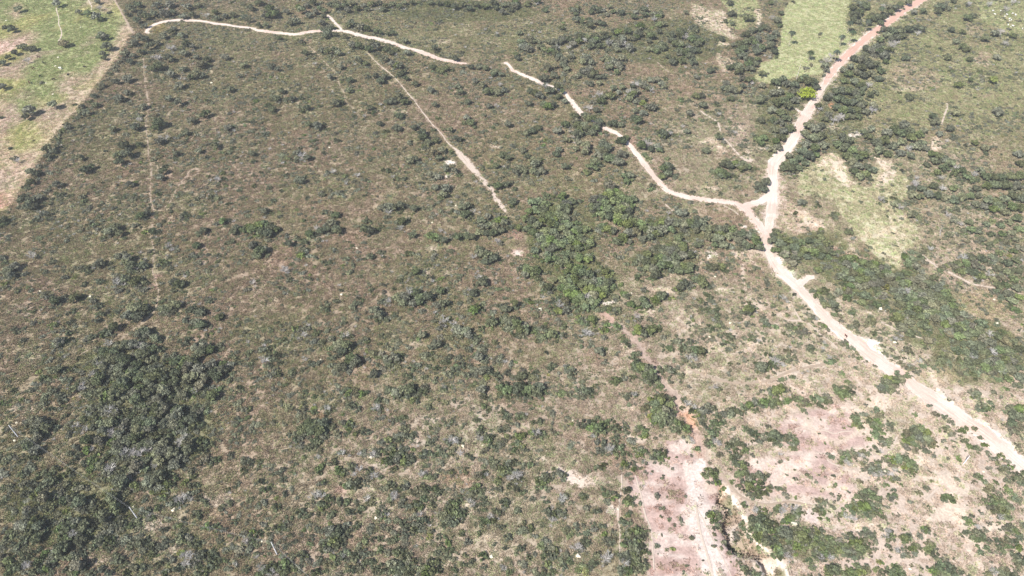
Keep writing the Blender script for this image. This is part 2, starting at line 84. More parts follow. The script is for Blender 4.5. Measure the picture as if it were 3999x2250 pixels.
(2,1): """150 80 55 g;200 70 55 g;250 90 55 g;180 130 60 d;240 140 60 d;310 130 60 d;350 130 60 d;390 120 55 d;350 180 60 d;400 190 55 d;400 230 50 d;330 200 50 b;280 170 55 g;130 150 50 g;100 200 50 l;150 220 55 d;190 250 60 d;110 280 50 d;160 310 55 d;230 210 50 l;290 240 55 g;330 240 50 l;250 290 55 d;310 300 55 d;380 280 50 l;430 260 55 d;500 280 60 d;550 280 55 d;470 300 50 l;420 320 55 g;360 350 60 g;290 360 60 d;220 350 60 d;450 360 55 g;510 350 50 d;550 370 50 d;370 410 60 l;310 420 55 d;440 420 55 d;250 400 50 g;500 420 50 d;400 470 60 d;350 490 55 g;460 480 55 d;410 530 55 d;500 480 45 g;440 580 70 l;480 590 60 l;500 570 50 d;420 600 45 g;540 570 35 d;
620 60 55 g;650 110 60 d;600 110 45 g;680 50 60 d;740 20 60 l;700 90 60 d;730 130 65 d;780 80 65 d;830 50 60 d;880 60 55 d;850 110 60 g;900 110 50 d;880 150 50 d;800 140 60 g;740 180 65 d;680 170 55 d;790 190 60 l;840 190 50 g;880 190 40 d;700 20 50 l;920 50 45 d;10 70 45 d;0 100 30 d;510 70 35 d;530 70 25 d;50 270 45 l;20 260 40 g;
690 260 55 l;660 270 40 o;720 280 60 d;760 290 50 d;650 290 40 g;600 350 35 g;860 250 60 l;920 230 55 l;970 240 60 l;880 310 60 g;940 310 60 o;1000 270 60 l;1040 280 60 g;1090 310 55 l;1040 340 50 d;1140 280 55 g;1140 220 55 l;1190 230 60 g;1240 230 60 d;1290 240 60 g;1340 230 60 d;1390 250 60 d;1430 230 50 g;1450 270 50 d;1400 200 50 d;1260 160 50 g;1300 160 45 g;1240 130 40 g;1180 170 40 b;1470 200 40 d;1390 290 45 g;1300 290 40 g;1200 290 50 l;840 350 60 l;790 370 50 d;880 370 45 g;980 350 45 g;
1110 420 55 d;1150 440 60 d;1190 450 60 g;1230 430 60 d;1280 430 55 d;1290 400 45 d;1070 430 40 g;1020 470 50 d;970 500 55 g;1010 530 60 d;1060 520 60 d;1110 500 60 d;1170 510 60 g;1230 490 60 d;1290 480 60 g;1350 470 55 d;1180 550 60 d;1120 560 55 d;1240 550 60 g;1290 560 60 l;1340 560 60 l;1330 590 50 d;1060 580 60 g;1020 570 50 d;970 580 45 d;1080 620 55 d;1060 650 45 d;1000 620 40 g;950 640 45 d;1400 400 50 g;1380 480 40 g;930 550 40 g;
1480 340 55 g;1530 350 55 d;1570 290 55 d;1620 270 55 d;1660 290 55 d;1700 310 55 g;1740 320 55 d;1780 330 55 g;1820 340 55 d;1850 380 55 d;1870 420 50 d;1640 340 55 g;1700 370 55 g;1760 390 55 g;1800 410 50 d;1570 350 50 g;1600 400 50 g;1530 400 45 l;1550 260 40 d;1500 300 40 g;1650 410 45 g;1720 430 40 g;
1500 560 45 d;1530 570 50 g;1580 560 50 d;1620 550 45 g;1600 590 40 d;1480 580 40 g;1650 470 30 d;1830 575 35 d;1860 575 25 d;1610 700 30 d;1470 780 40 d;1490 800 40 d;1510 830 35 g;1340 690 40 g;1390 660 55 l;1420 660 55 d;1440 690 55 d;1470 700 45 d;1300 690 55 d;1270 720 50 d;1320 710 45 g;1280 670 35 d;1360 700 45 g;1250 740 40 l;1110 790 55 l;1080 810 50 l;1130 780 50 d;1150 780 40 d;1090 840 40 l;1200 800 40 l;1000 740 40 g;1010 750 30 d;990 820 60 l;940 830 60 o;1010 850 55 l;900 850 50 d;950 870 45 l;870 850 40 d;1050 860 40 d;
700 600 50 d;680 590 45 g;740 600 40 d;640 600 45 g;720 640 35 d;590 600 45 l;650 540 25 d;860 550 35 g;820 500 35 g;780 480 35 g;110 580 60 d;150 600 60 d;180 590 55 d;100 620 50 g;170 640 45 d;200 660 40 d;60 570 45 d;280 610 30 d;200 470 45 l;240 500 45 l;180 490 35 g;
400 690 60 l;430 680 60 l;380 720 55 l;450 720 60 l;420 760 60 l;480 770 60 l;520 800 60 l;530 690 60 g;580 680 60 g;620 680 60 g;660 680 60 d;700 690 55 d;730 680 50 d;600 730 60 g;650 740 60 d;700 740 55 d;740 740 40 d;560 740 55 g;680 780 50 d;620 780 60 g;560 790 60 b;590 820 60 d;540 840 60 l;490 830 55 l;550 870 50 l;600 870 45 l;510 890 35 y;500 900 35 d;430 640 45 l;480 680 45 d;310 660 50 o;270 710 50 d;300 740 45 d;250 740 40 g;220 690 40 g;340 790 30 d;300 830 40 d;320 880 45 d;360 850 60 b;400 890 50 g;350 900 50 d;420 850 40 g;640 890 45 l;690 880 45 l;730 880 40 l;800 890 40 d;770 890 35 g;860 790 45 g;840 770 40 d;780 790 40 g;880 780 25 d;820 700 35 g;
20 840 50 d;30 870 40 d;10 960 55 d;30 990 55 d;0 1020 50 d;60 1040 55 d;100 1030 55 d;140 1040 50 d;90 1080 50 g;40 1070 40 d;170 1060 35 d;110 820 45 d;150 830 40 d;180 830 30 d;220 1100 50 g;260 1090 50 d;300 1070 55 d;330 1080 45 d;400 1080 40 d;390 1020 45 d;240 1020 35 d;600 960 55 l;620 960 40 d;560 970 45 g;520 960 40 d;510 980 40 d;500 950 35 g;560 1060 60 b;580 1080 45 b;690 1040 50 g;710 1040 35 d;790 1020 50 l;800 1030 40 d;770 1000 40 d;720 1010 40 g;690 1100 35 g;660 1200 55 g;680 1200 45 d;650 1190 40 d;830 1100 35 d;860 1130 40 d;880 1160 35 d;790 1225 30 d;800 1210 25 g;530 1170 30 l;700 1280 35 g;580 1170 25 g;300 1310 45 d;290 1330 35 d;440 1350 50 g;460 1360 50 d;440 1330 35 d;260 1215 30 d;920 1230 50 d;950 1220 40 g;940 1300 55 d;980 1320 60 d;1020 1330 60 g;1050 1360 60 d;1010 1380 55 d;1060 1400 60 d;1100 1420 50 g;1040 1430 45 d;960 1340 45 d;940 950 45 b;920 960 35 g;1040 960 35 d;1120 890 35 d;950 1040 60 l;980 1060 60 d;940 1060 45 l;1020 1060 50 g;1050 1040 55 d;1080 1030 50 d;1100 1020 35 d;1010 1030 45 g;1130 1100 40 g;1220 1130 30 d;1190 1180 45 l;1280 1180 50 d;1290 1170 40 d;1340 1130 40 d;1250 1130 50 g;1350 1190 50 g;1390 1190 55 l;1420 1200 55 d;1440 1220 50 d;1370 1230 50 g;1330 1260 50 b;1380 1270 40 b;1300 1270 40 g;1040 1200 25 d;1190 1340 50 g;1160 1330 40 g;1220 1350 40 d;1280 1390 40 g;1780 890 60 l;1800 880 50 d;1770 910 50 d;1820 870 35 d;1550 940 45 d;1560 950 35 d;1490 1030 50 d;1460 1040 45 g;1480 890 40 d;1640 1090 50 d;1620 1080 40 g;1660 1100 35 d;1560 1010 40 l;1340 1045 25 o;1770 1000 40 g;1860 1130 30 b;1890 1310 60 d;1870 1330 60 g;1910 1330 50 d;1850 1300 40 d;1410 1310 30 o;800 1410 50 d;770 1430 50 d;850 1420 40 g;900 1400 35 d;70 1390 55 d;100 1380 45 d;180 1360 40 d;150 1400 50 g;40 1400 40 g;60 1200 30 g;520 1130 30 g;1900 960 50 g;1920 1000 45 d;1430 890 30 d;1450 760 25 d;1740 750 25 d""",
(3,1): """250 75 45 g;260 80 35 d;380 100 35 d;365 75 22 g;505 180 42 d;500 165 35 d;615 295 46 d;615 285 40 o;645 345 35 g;700 75 26 g;850 50 45 b;880 70 30 d;900 185 20 d;970 405 25 g;
60 290 45 d;50 330 55 d;30 370 50 d;90 380 60 d;80 330 50 g;130 420 55 d;150 360 55 d;60 430 50 d;110 450 40 d;200 350 55 g;200 410 60 d;250 370 55 l;270 430 60 l;240 460 50 d;320 360 55 d;310 420 60 g;370 370 55 d;400 420 60 d;350 450 60 l;440 380 45 g;440 430 55 d;300 480 50 d;400 470 50 d;480 450 50 d;510 470 45 g;460 490 45 l;190 530 50 d;220 530 40 d;150 500 45 d;340 500 35 g;400 310 35 g;380 580 50 d;360 600 40 g;260 600 40 g;420 610 35 d;
570 500 50 d;620 490 50 d;660 490 50 l;600 540 55 d;660 550 60 l;720 520 55 d;760 540 55 d;810 540 50 l;700 590 55 l;640 600 55 d;590 590 50 l;560 540 45 g;750 590 60 d;810 590 60 g;850 560 50 d;900 600 60 l;860 620 55 d;800 640 60 d;740 650 55 l;690 650 55 d;630 650 50 d;580 640 45 l;570 690 45 d;620 700 50 l;680 700 50 o;740 700 55 d;790 690 50 o;850 680 60 o;910 660 60 d;960 630 50 g;1000 620 55 d;1050 600 50 d;960 690 60 g;900 710 55 y;1010 680 55 g;950 730 55 d;1000 740 60 g;1060 680 55 l;1110 660 55 d;1160 640 50 g;1060 740 60 b;1110 720 60 g;1170 700 60 o;1220 680 55 g;1260 640 50 g;1100 780 60 d;1160 770 60 g;1220 750 60 d;1280 720 55 g;1310 690 45 g;1050 800 60 d;990 790 55 d;1000 840 60 g;1060 850 55 d;1110 830 60 d;1170 820 60 g;1230 800 60 g;1290 780 60 d;1350 750 55 d;1370 800 55 g;1310 830 60 d;1250 850 60 o;1190 870 60 o;1130 880 60 d;1080 900 55 d;1040 890 45 l;1220 900 60 y;1280 900 60 l;1340 870 60 d;1400 850 55 d;1420 900 60 d;1460 850 45 g;1370 920 60 d;1310 940 60 d;1250 940 50 d;1160 930 50 l;1110 940 45 d;1480 910 55 g;1460 960 60 d;1520 940 45 g;1400 970 60 g;1340 990 60 l;1290 1000 50 d;1420 1020 60 d;1480 1010 60 g;1540 1000 55 g;1600 1030 55 d;1560 1060 60 d;1500 1070 60 d;1440 1080 60 l;1380 1060 55 d;1330 1050 50 d;1620 1090 60 g;1680 1060 55 b;1740 1080 60 d;1680 1130 60 d;1600 1150 60 d;1540 1140 60 g;1480 1140 55 l;1420 1140 50 d;1800 1120 60 d;1860 1130 60 g;1900 1180 60 d;1820 1190 60 g;1760 1180 60 d;1700 1200 60 b;1640 1210 60 d;1570 1210 60 d;1500 1200 55 l;1440 1200 45 l;1880 1250 60 d;1800 1260 60 d;1730 1270 60 g;1660 1280 60 d;1590 1280 60 d;1520 1270 55 d;1450 1260 50 d;1900 1320 60 d;1840 1330 60 d;1770 1340 60 g;1690 1350 55 d;1620 1340 50 g;1550 1330 50 g;1480 1310 45 d;1900 1390 55 g;1820 1400 55 g;1740 1410 45 g;1370 1240 45 o;1330 1240 40 d;1290 1290 45 d;1220 1280 45 g;1260 1330 40 d;1170 1310 40 g;1120 1350 45 d;1070 1330 45 o;1050 1380 45 d;
420 740 50 d;440 740 35 d;400 750 40 l;340 750 40 d;360 780 40 g;540 740 50 g;580 730 40 l;610 740 50 o;600 790 50 g;520 770 45 d;470 790 45 g;420 820 45 d;440 850 50 g;490 840 50 d;520 880 45 d;540 930 35 d;500 920 40 g;560 970 30 g;860 800 45 b;880 820 45 g;900 870 35 d;820 830 30 g;640 890 42 d;630 905 40 l;650 910 35 d;780 980 50 g;800 970 45 d;630 1010 50 o;640 1020 40 d;800 1070 42 d;790 1065 35 g;960 950 50 d;990 960 35 g;1190 990 50 y;1200 1030 40 g;1180 1020 40 l;960 1110 45 b;970 1090 35 d;1060 1200 50 g;1050 1190 40 d;960 1240 40 g;1140 1280 40 b;920 1400 60 l;960 1410 65 g;1010 1400 55 d;900 1430 55 g;980 1370 45 l;330 940 45 d;350 950 40 g;310 955 30 d;400 1000 40 d;420 1010 35 l;110 800 45 b;90 790 35 g;140 830 35 b;80 690 35 d;50 1020 45 l;160 1010 45 g;190 1020 40 d;240 1060 40 g;240 1140 30 d;420 1140 35 b;440 1150 30 d;410 1180 30 b;580 1130 35 d;590 1150 30 l;640 1180 35 g;470 1280 50 l;490 1270 40 d;460 1250 40 b;60 1260 60 b;90 1250 45 d;40 1280 50 d;110 1310 40 b;20 1310 45 d;60 1320 35 d;560 1370 35 d;540 1360 25 d;180 1390 40 g;100 1410 40 d;690 1250 35 l;600 1430 40 g;660 1330 25 d;810 1310 30 d;240 870 25 d;1100 160 50 d;1080 170 45 g;1130 190 40 d;960 90 45 g;1000 110 50 b;1040 90 40 g;980 70 35 d;1080 70 35 d;
1090 20 50 g;1150 30 50 d;1210 20 50 g;1280 30 50 d;1340 40 50 g;1400 60 50 d;1460 40 55 g;1520 30 50 d;1590 20 50 g;1660 60 55 d;1720 70 60 d;1740 110 60 d;1700 130 55 l;1640 110 50 g;1790 50 55 g;1850 30 60 d;1910 50 55 d;1900 120 55 d;1840 110 55 d;1790 150 50 g;1570 90 45 g;1500 110 40 d;1420 130 40 g;1350 180 40 b;1400 210 45 g;1460 230 45 b;1520 220 45 g;1540 280 55 l;1590 290 50 d;1480 290 40 g;1380 310 50 d;1360 320 40 l;1430 320 40 g;1650 240 45 g;1700 220 40 d;1760 240 50 d;1820 220 50 g;1880 200 50 d;1900 270 50 d;1840 300 45 g;1770 310 45 d;1690 310 45 g;1620 350 45 d;1680 390 45 d;1730 370 40 g;1800 370 45 d;1870 350 45 g;1580 370 40 g;1500 370 35 d;1190 420 45 d;1220 430 45 b;1180 450 40 g;1240 400 35 d;1080 450 45 d;1040 480 50 l;1090 500 55 d;1140 490 45 d;1060 530 55 l;1120 550 55 g;1180 530 45 d;1150 580 40 d;1070 570 40 d;1320 570 45 d;1300 590 40 g;1340 560 35 d;1440 690 30 d;1430 700 25 g;
1440 530 55 l;1420 560 55 d;1460 590 55 l;1480 480 55 b;1500 530 55 l;1540 480 55 g;1560 540 55 g;1520 590 55 l;1570 600 50 d;1610 560 50 g;1620 500 55 d;1680 520 45 d;1650 540 45 g;1700 480 50 d;1750 450 50 g;1760 510 45 g;1820 480 28 y;1860 440 50 d;1910 420 50 g;1880 510 55 d;1810 530 55 g;1740 570 55 d;1680 610 55 b;1620 630 50 d;1700 650 50 g;1760 640 55 g;1820 600 55 d;1880 580 55 g;1860 650 55 d;1800 690 55 g;1750 700 50 d;1720 740 45 d;1880 720 55 g;1820 760 55 g;1770 800 45 d;1850 820 55 l;1900 790 50 l;1880 880 50 l;1830 870 45 d;1910 940 40 g;1720 960 30 d;1730 970 25 g;1840 940 25 d;1640 780 30 g""",
(0,2): """100 50 40 d;400 50 50 g;440 80 50 d;470 120 50 d;380 60 40 g;660 80 45 d;640 60 40 g;350 140 40 d;320 160 45 g;200 130 40 g;390 190 40 d;480 130 40 d;250 280 65 g;300 290 65 g;340 320 60 d;380 300 50 d;270 350 60 d;230 300 45 d;290 400 60 g;320 380 50 d;430 330 50 d;250 430 50 d;170 370 25 d;210 470 60 d;260 500 60 g;230 540 50 d;290 540 50 d;190 430 40 g;20 430 25 d;60 560 45 g;40 590 40 d;160 580 35 d;
560 30 55 g;620 20 60 b;700 60 55 g;680 20 45 g;760 60 60 g;820 90 65 l;780 120 55 l;860 120 55 d;910 140 40 d;760 170 50 d;820 190 60 b;860 210 60 b;790 220 50 g;700 180 50 g;720 240 50 d;660 220 45 g;640 260 45 l;960 30 50 l;1010 60 60 g;960 90 55 g;1030 110 60 l;1070 100 55 l;1050 140 45 d;920 190 55 g;960 210 50 d;1000 240 50 d;1020 200 45 d;900 250 50 d;940 280 50 g;930 330 60 o;1000 310 55 o;1020 330 40 d;860 300 55 l;800 320 40 d;740 300 50 l;580 320 45 b;650 350 50 b;700 330 50 d;1100 60 50 d;1150 30 55 g;1130 100 55 g;1200 110 60 g;1170 70 50 d;1240 60 60 g;1280 100 55 d;1230 150 50 g;1300 50 50 d;1340 30 50 d;1350 100 45 g;1290 20 50 d;1420 30 50 g;1450 60 50 d;1480 30 50 d;1550 40 50 g;1600 70 50 d;1610 110 40 d;1540 80 50 g;1650 40 45 l;1810 30 45 d;1400 100 40 o;1510 210 45 o;1560 210 40 l;1490 170 40 d;1400 180 45 d;
1100 210 60 g;1160 230 60 d;1220 240 55 d;1250 230 45 d;1080 270 60 g;1140 280 55 d;1120 330 60 g;1180 310 55 g;1240 300 60 g;1290 260 60 g;1340 240 60 g;1390 250 55 d;1310 310 60 g;1360 300 60 d;1430 280 55 d;1450 320 55 d;1480 300 45 d;1520 310 40 d;1380 350 55 g;1300 360 55 d;1240 360 50 g;1060 370 55 g;1010 370 55 d;960 390 55 d;900 380 60 g;850 380 55 b;1100 400 55 g;1150 380 50 d;1210 410 55 d;1270 400 50 d;1360 440 65 b;1420 450 65 g;1470 440 55 g;1510 430 50 d;1550 450 50 d;1590 460 40 d;1480 500 55 d;1530 500 50 d;1310 450 40 y;1080 450 60 d;1140 450 60 g;1200 470 60 g;1030 460 55 g;970 450 55 g;900 440 50 g;840 440 55 l;1240 500 55 d;1180 520 60 g;1120 500 55 b;1060 520 60 b;1000 520 60 b;940 510 60 b;880 510 60 g;820 520 45 d;1250 550 50 l;1200 580 60 g;1180 620 55 b;1220 640 50 d;1140 570 55 g;1080 580 60 g;1020 590 60 g;960 580 55 g;900 560 55 d;850 590 50 g;800 560 50 d;1100 640 55 l;1040 640 60 g;980 650 50 d;940 640 45 d;900 660 50 d;840 640 60 b;800 680 60 g;850 710 50 d;780 620 60 g;720 560 55 l;680 580 55 l;740 620 55 d;690 640 50 l;640 600 55 d;600 540 50 g;640 500 50 l;580 480 50 g;540 520 45 g;560 580 50 d;520 660 50 d;540 680 40 d;1170 690 45 d;1280 690 45 l;1330 710 45 d;1290 750 50 d;1250 760 55 l;1200 790 55 g;1170 810 45 l;1240 830 45 y;1220 860 40 l;1380 590 30 d;1400 560 50 g;1310 620 40 l;1540 570 50 o;1600 580 45 d;1640 570 40 d;1500 600 40 o;1740 560 35 g;1740 530 35 d;1840 580 50 g;1890 600 45 d;1840 650 45 l;1840 200 45 g;1880 190 40 d;1870 245 35 l;1900 330 40 g;1790 260 35 d;1810 350 35 g;1430 660 45 g;1460 700 45 d;1400 740 50 l;1450 770 45 d;1480 820 45 d;1500 760 35 d;1380 860 60 b;1420 850 50 g;1350 880 55 b;1310 870 45 d;1320 900 45 d;1500 860 40 d;1540 890 40 d;1560 900 40 d;1440 880 45 b;1280 900 45 g;1120 740 50 d;1080 760 50 g;1000 770 55 l;950 830 50 g;900 850 50 d;840 840 55 l;920 800 50 g;
400 640 50 g;430 650 45 d;370 700 50 d;320 660 50 g;280 700 50 d;230 640 50 g;190 680 45 d;180 740 50 g;240 760 50 d;300 770 55 l;360 770 50 g;420 740 50 d;460 690 50 l;500 760 50 g;560 770 45 d;600 790 50 g;200 830 50 d;260 840 50 l;330 860 60 d;390 860 60 d;440 840 50 g;480 880 55 l;420 910 50 d;360 930 50 g;540 850 50 d;590 860 45 d;640 880 50 d;690 900 50 g;660 940 50 d;600 930 50 g;720 950 50 d;760 890 50 d;790 900 40 d;40 880 40 d;20 890 40 d;80 780 40 g;30 780 40 d;110 960 40 g;250 960 50 d;200 980 45 g;
150 1060 65 g;200 1040 65 d;250 1050 65 d;290 1080 65 d;230 1110 65 d;170 1110 60 g;310 1040 55 d;350 1100 50 d;300 1130 50 d;120 1100 50 g;380 1050 50 d;440 1090 50 l;460 1050 50 g;510 1000 35 y;490 960 35 y;540 1090 60 g;590 1080 60 d;640 1070 60 g;680 1090 55 d;560 1140 60 b;620 1140 60 d;660 1140 55 d;710 1060 50 d;520 1160 50 d;470 1140 45 l;780 1080 60 g;820 1050 60 g;770 1130 50 g;830 1110 55 g;880 1060 50 d;920 1050 50 d;940 1080 40 d;990 1070 45 d;1000 1040 35 d;920 1010 45 g;840 1000 45 b;790 1000 50 b;740 1000 45 d;
1110 960 45 d;1100 980 40 g;1190 940 45 d;1210 930 35 d;1490 980 45 d;1470 970 40 g;1500 1000 40 d;1350 900 40 d;1390 1020 35 d;1120 1020 35 g;1150 1010 35 d;1240 1100 40 d;1220 1090 30 g;1590 1080 45 d;1570 1070 40 l;1640 1080 40 d;1530 1090 30 l;1400 1100 35 d;1770 1040 35 d;1860 1040 35 g;1780 770 30 d;1900 1120 35 l;1890 1140 35 d;1910 1160 40 d;1340 1160 60 g;1380 1180 50 d;1430 1160 50 g;1450 1200 50 d;1490 1210 40 d;1660 1190 35 d;1250 1180 35 d;720 1210 45 l;760 1200 50 g;800 1190 55 d;860 1180 50 d;880 1210 45 d;830 1230 45 d;1000 1200 55 g;1050 1210 55 g;1100 1190 50 d;1150 1220 50 d;1080 1260 50 g;1150 1280 45 d;1180 1250 40 d;980 1240 40 d;
40 1310 55 o;20 1350 55 o;80 1330 60 l;120 1380 60 d;60 1410 60 d;180 1320 50 g;240 1280 50 d;280 1340 55 d;210 1380 65 b;260 1400 65 g;320 1400 60 d;360 1390 50 l;300 1310 50 d;340 1280 45 l;400 1280 50 g;420 1330 50 l;380 1330 50 g;450 1290 50 d;510 1310 60 g;560 1290 55 d;580 1250 45 o;620 1240 50 d;640 1290 50 d;690 1240 45 g;520 1240 50 d;500 1210 50 g;560 1360 50 o;590 1410 60 l;540 1420 55 d;640 1380 50 d;690 1430 50 d;760 1400 45 g;820 1430 50 d;890 1330 60 d;880 1290 45 d;930 1330 45 d;1010 1390 55 g;1080 1390 50 d;950 1430 50 d;160 1280 40 d;100 1210 30 d;120 1250 45 g;1400 1300 60 b;1440 1310 60 b;1480 1300 50 g;1520 1290 60 d;1570 1300 60 d;1610 1310 50 d;1410 1360 55 b;1460 1360 55 g;1500 1380 50 d;1640 1340 40 d;1700 1330 35 d;1590 1380 45 d;1550 1420 50 d;1300 1330 45 g;1330 1390 50 d;1250 1330 40 g;1200 1360 40 d;1740 1390 35 g;1860 1400 40 d;1820 1300 30 d;1250 1430 45 d""",
(1,2): """180 660 50 d;40 740 45 d;70 790 45 d;220 830 40 d;20 590 35 d;1850 30 60 l;1890 40 60 l;1910 80 55 d;1840 70 45 l;1880 10 50 d;1700 40 55 g;1720 90 50 d;1720 170 45 d;1890 240 50 d;1870 210 45 d;1060 60 60 g;1110 50 60 g;1160 40 60 d;1200 60 55 d;1260 60 50 d;1290 50 40 d;1080 90 55 g;1030 80 45 l;1150 90 45 d;1010 40 45 d;690 50 50 d;740 50 40 o;780 70 45 l;830 70 40 d;700 70 45 l;650 60 35 g;440 95 30 d;350 100 25 d;930 120 45 d;920 125 35 d;1190 130 40 l;1220 130 35 d;720 160 45 d;700 170 40 g;770 190 40 d;910 190 52 b;940 185 35 d;350 175 40 y;360 190 40 o;320 220 40 g;440 210 40 d;540 190 50 b;550 210 40 d;400 300 70 d;450 310 65 d;500 290 60 d;420 360 60 d;480 350 65 d;350 340 60 d;310 370 55 d;350 400 50 g;530 350 55 d;510 400 45 g;440 420 50 d;300 420 45 d;470 450 50 d;400 480 45 d;340 460 45 g;690 300 55 l;720 310 45 d;700 320 50 l;670 290 40 g;610 370 45 o;570 320 45 g;750 380 35 l;830 360 45 d;860 370 35 d;800 350 35 d;1110 310 30 o;1030 280 35 d;1110 250 40 d;1300 180 40 g;1130 250 25 d;1420 35 40 d;1420 30 30 b;1470 290 40 d;1460 300 35 g;1670 275 35 d;1650 265 30 g;1170 400 50 d;1140 390 45 g;1190 380 35 d;990 430 50 l;1030 430 50 d;1070 420 40 d;950 430 45 g;1340 420 45 g;1310 440 45 d;1480 420 60 b;1500 440 55 b;1450 440 45 d;1530 430 40 g;1690 340 50 d;1680 370 45 g;1690 420 50 b;1740 410 50 l;1770 400 50 d;1750 430 45 l;1830 340 45 o;1850 350 45 d;1890 400 40 y;1890 410 45 o;1780 470 45 d;1720 500 50 o;1850 460 40 g;1860 430 35 d;920 520 55 g;950 500 50 d;900 510 45 g;880 540 50 b;1000 490 50 g;1040 510 55 d;1020 540 50 d;1080 520 55 d;1110 500 40 d;1130 540 50 l;1160 550 45 d;1060 560 50 g;1000 580 55 d;970 570 45 l;1010 600 45 d;1060 590 45 g;1110 590 50 l;1150 590 45 d;1190 570 40 g;1260 530 55 d;1290 520 45 d;1240 540 40 d;1330 530 45 d;1370 530 40 d;1410 540 45 g;1480 500 45 g;1540 530 45 b;1600 540 40 d;1630 560 35 d;1470 530 35 g;650 530 50 b;640 520 40 g;780 530 35 b;590 590 45 d;560 600 35 g;530 570 25 d;480 630 50 l;470 650 45 d;490 660 35 d;630 650 50 l;620 650 45 y;660 660 40 d;650 680 45 l;730 610 45 d;720 640 40 g;780 650 50 b;850 650 45 d;860 660 35 d;1050 640 40 d;1250 690 50 b;1260 680 40 b;1300 700 45 l;1330 710 35 d;1440 670 35 o;1470 670 30 y;1580 670 35 d;1690 690 50 o;1720 680 45 d;1780 570 55 d;1800 610 50 g;1850 660 45 y;1870 680 45 d;1860 630 50 d;1910 650 50 d;1840 720 40 l;1820 740 35 l;1920 720 50 b;1740 690 35 b;1900 600 45 g;1910 770 40 d;
750 740 60 d;770 760 50 d;700 760 60 g;720 770 40 d;840 720 45 o;900 700 50 b;940 705 35 d;500 750 45 g;510 740 35 d;460 840 55 b;500 850 50 b;540 850 45 d;560 870 45 d;500 900 55 l;530 910 50 d;490 930 45 l;640 890 50 g;690 890 45 d;680 900 35 d;840 870 45 b;860 890 45 o;760 900 40 g;800 940 45 d;1040 860 55 b;1050 840 50 b;1010 870 50 l;1020 760 50 g;960 790 50 g;1080 800 50 d;1130 790 55 g;1180 820 50 g;1220 800 50 o;1260 780 45 d;1310 800 50 d;1360 790 50 d;1390 820 45 d;1190 910 60 d;1220 910 50 d;1150 930 50 g;1100 900 50 g;1180 950 50 o;1240 930 40 l;1270 870 45 l;1330 850 45 o;1540 860 40 d;1470 900 50 l;1500 910 55 l;1460 960 60 d;1500 980 60 l;1530 970 50 d;1550 980 50 d;1440 1010 55 g;1490 1040 55 d;1540 1030 40 d;1410 990 50 g;1420 1060 50 d;1630 800 45 l;1660 780 50 l;1690 810 45 d;1640 830 50 g;1610 890 45 b;1640 910 40 b;1650 920 30 d;1710 900 40 d;1740 900 35 g;1840 800 40 d;1860 900 40 d;1890 890 45 d;1720 950 35 d;1820 960 50 d;1770 1010 50 b;1740 1040 55 d;1790 1030 45 d;1700 1060 40 g;
340 970 50 d;320 960 40 d;380 990 45 l;400 990 35 d;470 980 30 d;720 970 45 d;690 960 40 d;780 970 35 d;560 980 50 g;590 970 40 d;1240 990 45 b;1250 1030 55 d;1280 1040 50 d;1220 1050 55 g;1180 1010 55 g;970 1000 45 l;980 960 40 d;920 970 40 d;990 990 35 b;1110 1050 50 d;1060 1030 40 g;1150 1070 50 d;1200 1100 50 d;1240 1090 45 g;760 1070 45 d;770 1075 30 d;210 1080 45 d;180 1080 40 l;150 1080 45 d;30 1130 45 d;50 1060 40 g;100 1130 30 d;250 1140 30 d;560 1110 65 g;610 1120 65 d;640 1100 60 d;590 1170 65 l;640 1170 60 d;680 1150 50 d;560 1160 60 g;610 1220 55 d;650 1210 50 d;680 1080 50 g;700 1110 40 d;540 1210 50 l;510 1110 45 g;420 1160 35 d;460 1100 40 g;1130 1130 50 d;960 1080 40 g;1010 1100 45 o;860 1110 45 g;890 1170 40 d;940 1170 40 d;880 1060 35 g;1060 1160 45 d;1330 1110 30 d;1310 1150 35 y;1380 1150 35 d;1560 1130 35 d;1600 1190 45 g;1480 1150 30 d;1860 1080 40 d;1680 1130 35 d;1900 1160 40 d;
510 1230 50 d;540 1250 50 g;350 1290 50 d;330 1280 45 g;370 1310 40 l;210 1360 60 l;250 1370 55 d;270 1360 45 d;190 1400 50 g;110 1390 60 d;160 1370 55 d;70 1400 60 d;40 1390 60 b;30 1430 55 d;120 1430 55 b;210 1420 50 d;290 1400 40 d;480 1330 45 d;540 1360 45 o;580 1310 45 l;640 1300 50 d;680 1280 45 l;660 1300 35 b;620 1340 45 d;750 1300 50 d;770 1260 45 o;740 1330 45 g;820 1280 50 d;820 1190 45 l;940 1250 50 d;930 1240 40 l;880 1280 45 g;990 1270 45 g;1060 1280 55 d;1090 1250 50 d;1020 1190 50 g;1120 1310 50 d;1160 1290 45 o;1200 1330 40 d;1260 1370 65 g;1310 1360 65 d;1350 1350 60 d;1280 1410 65 l;1330 1410 60 d;1380 1400 50 d;1370 1350 40 d;1020 1370 65 g;1070 1380 65 d;1100 1410 60 d;1040 1420 60 d;980 1400 60 d;940 1380 50 d;900 1400 45 d;1140 1400 50 d;1160 1430 55 d;860 1340 45 d;820 1360 40 d;780 1390 45 g;720 1400 45 d;450 1420 45 d;1410 1250 40 d;1380 1280 40 g;1490 1250 35 d;1440 1200 45 l;1480 1320 40 g;1710 1300 50 d;1740 1310 35 d;1630 1340 40 d;1570 1360 40 d;1500 1410 35 d;1780 1350 25 d;1910 1420 40 l;1860 1380 30 d;1720 1380 35 d;1800 1210 30 d;1880 1240 30 d;1580 1290 35 d""",
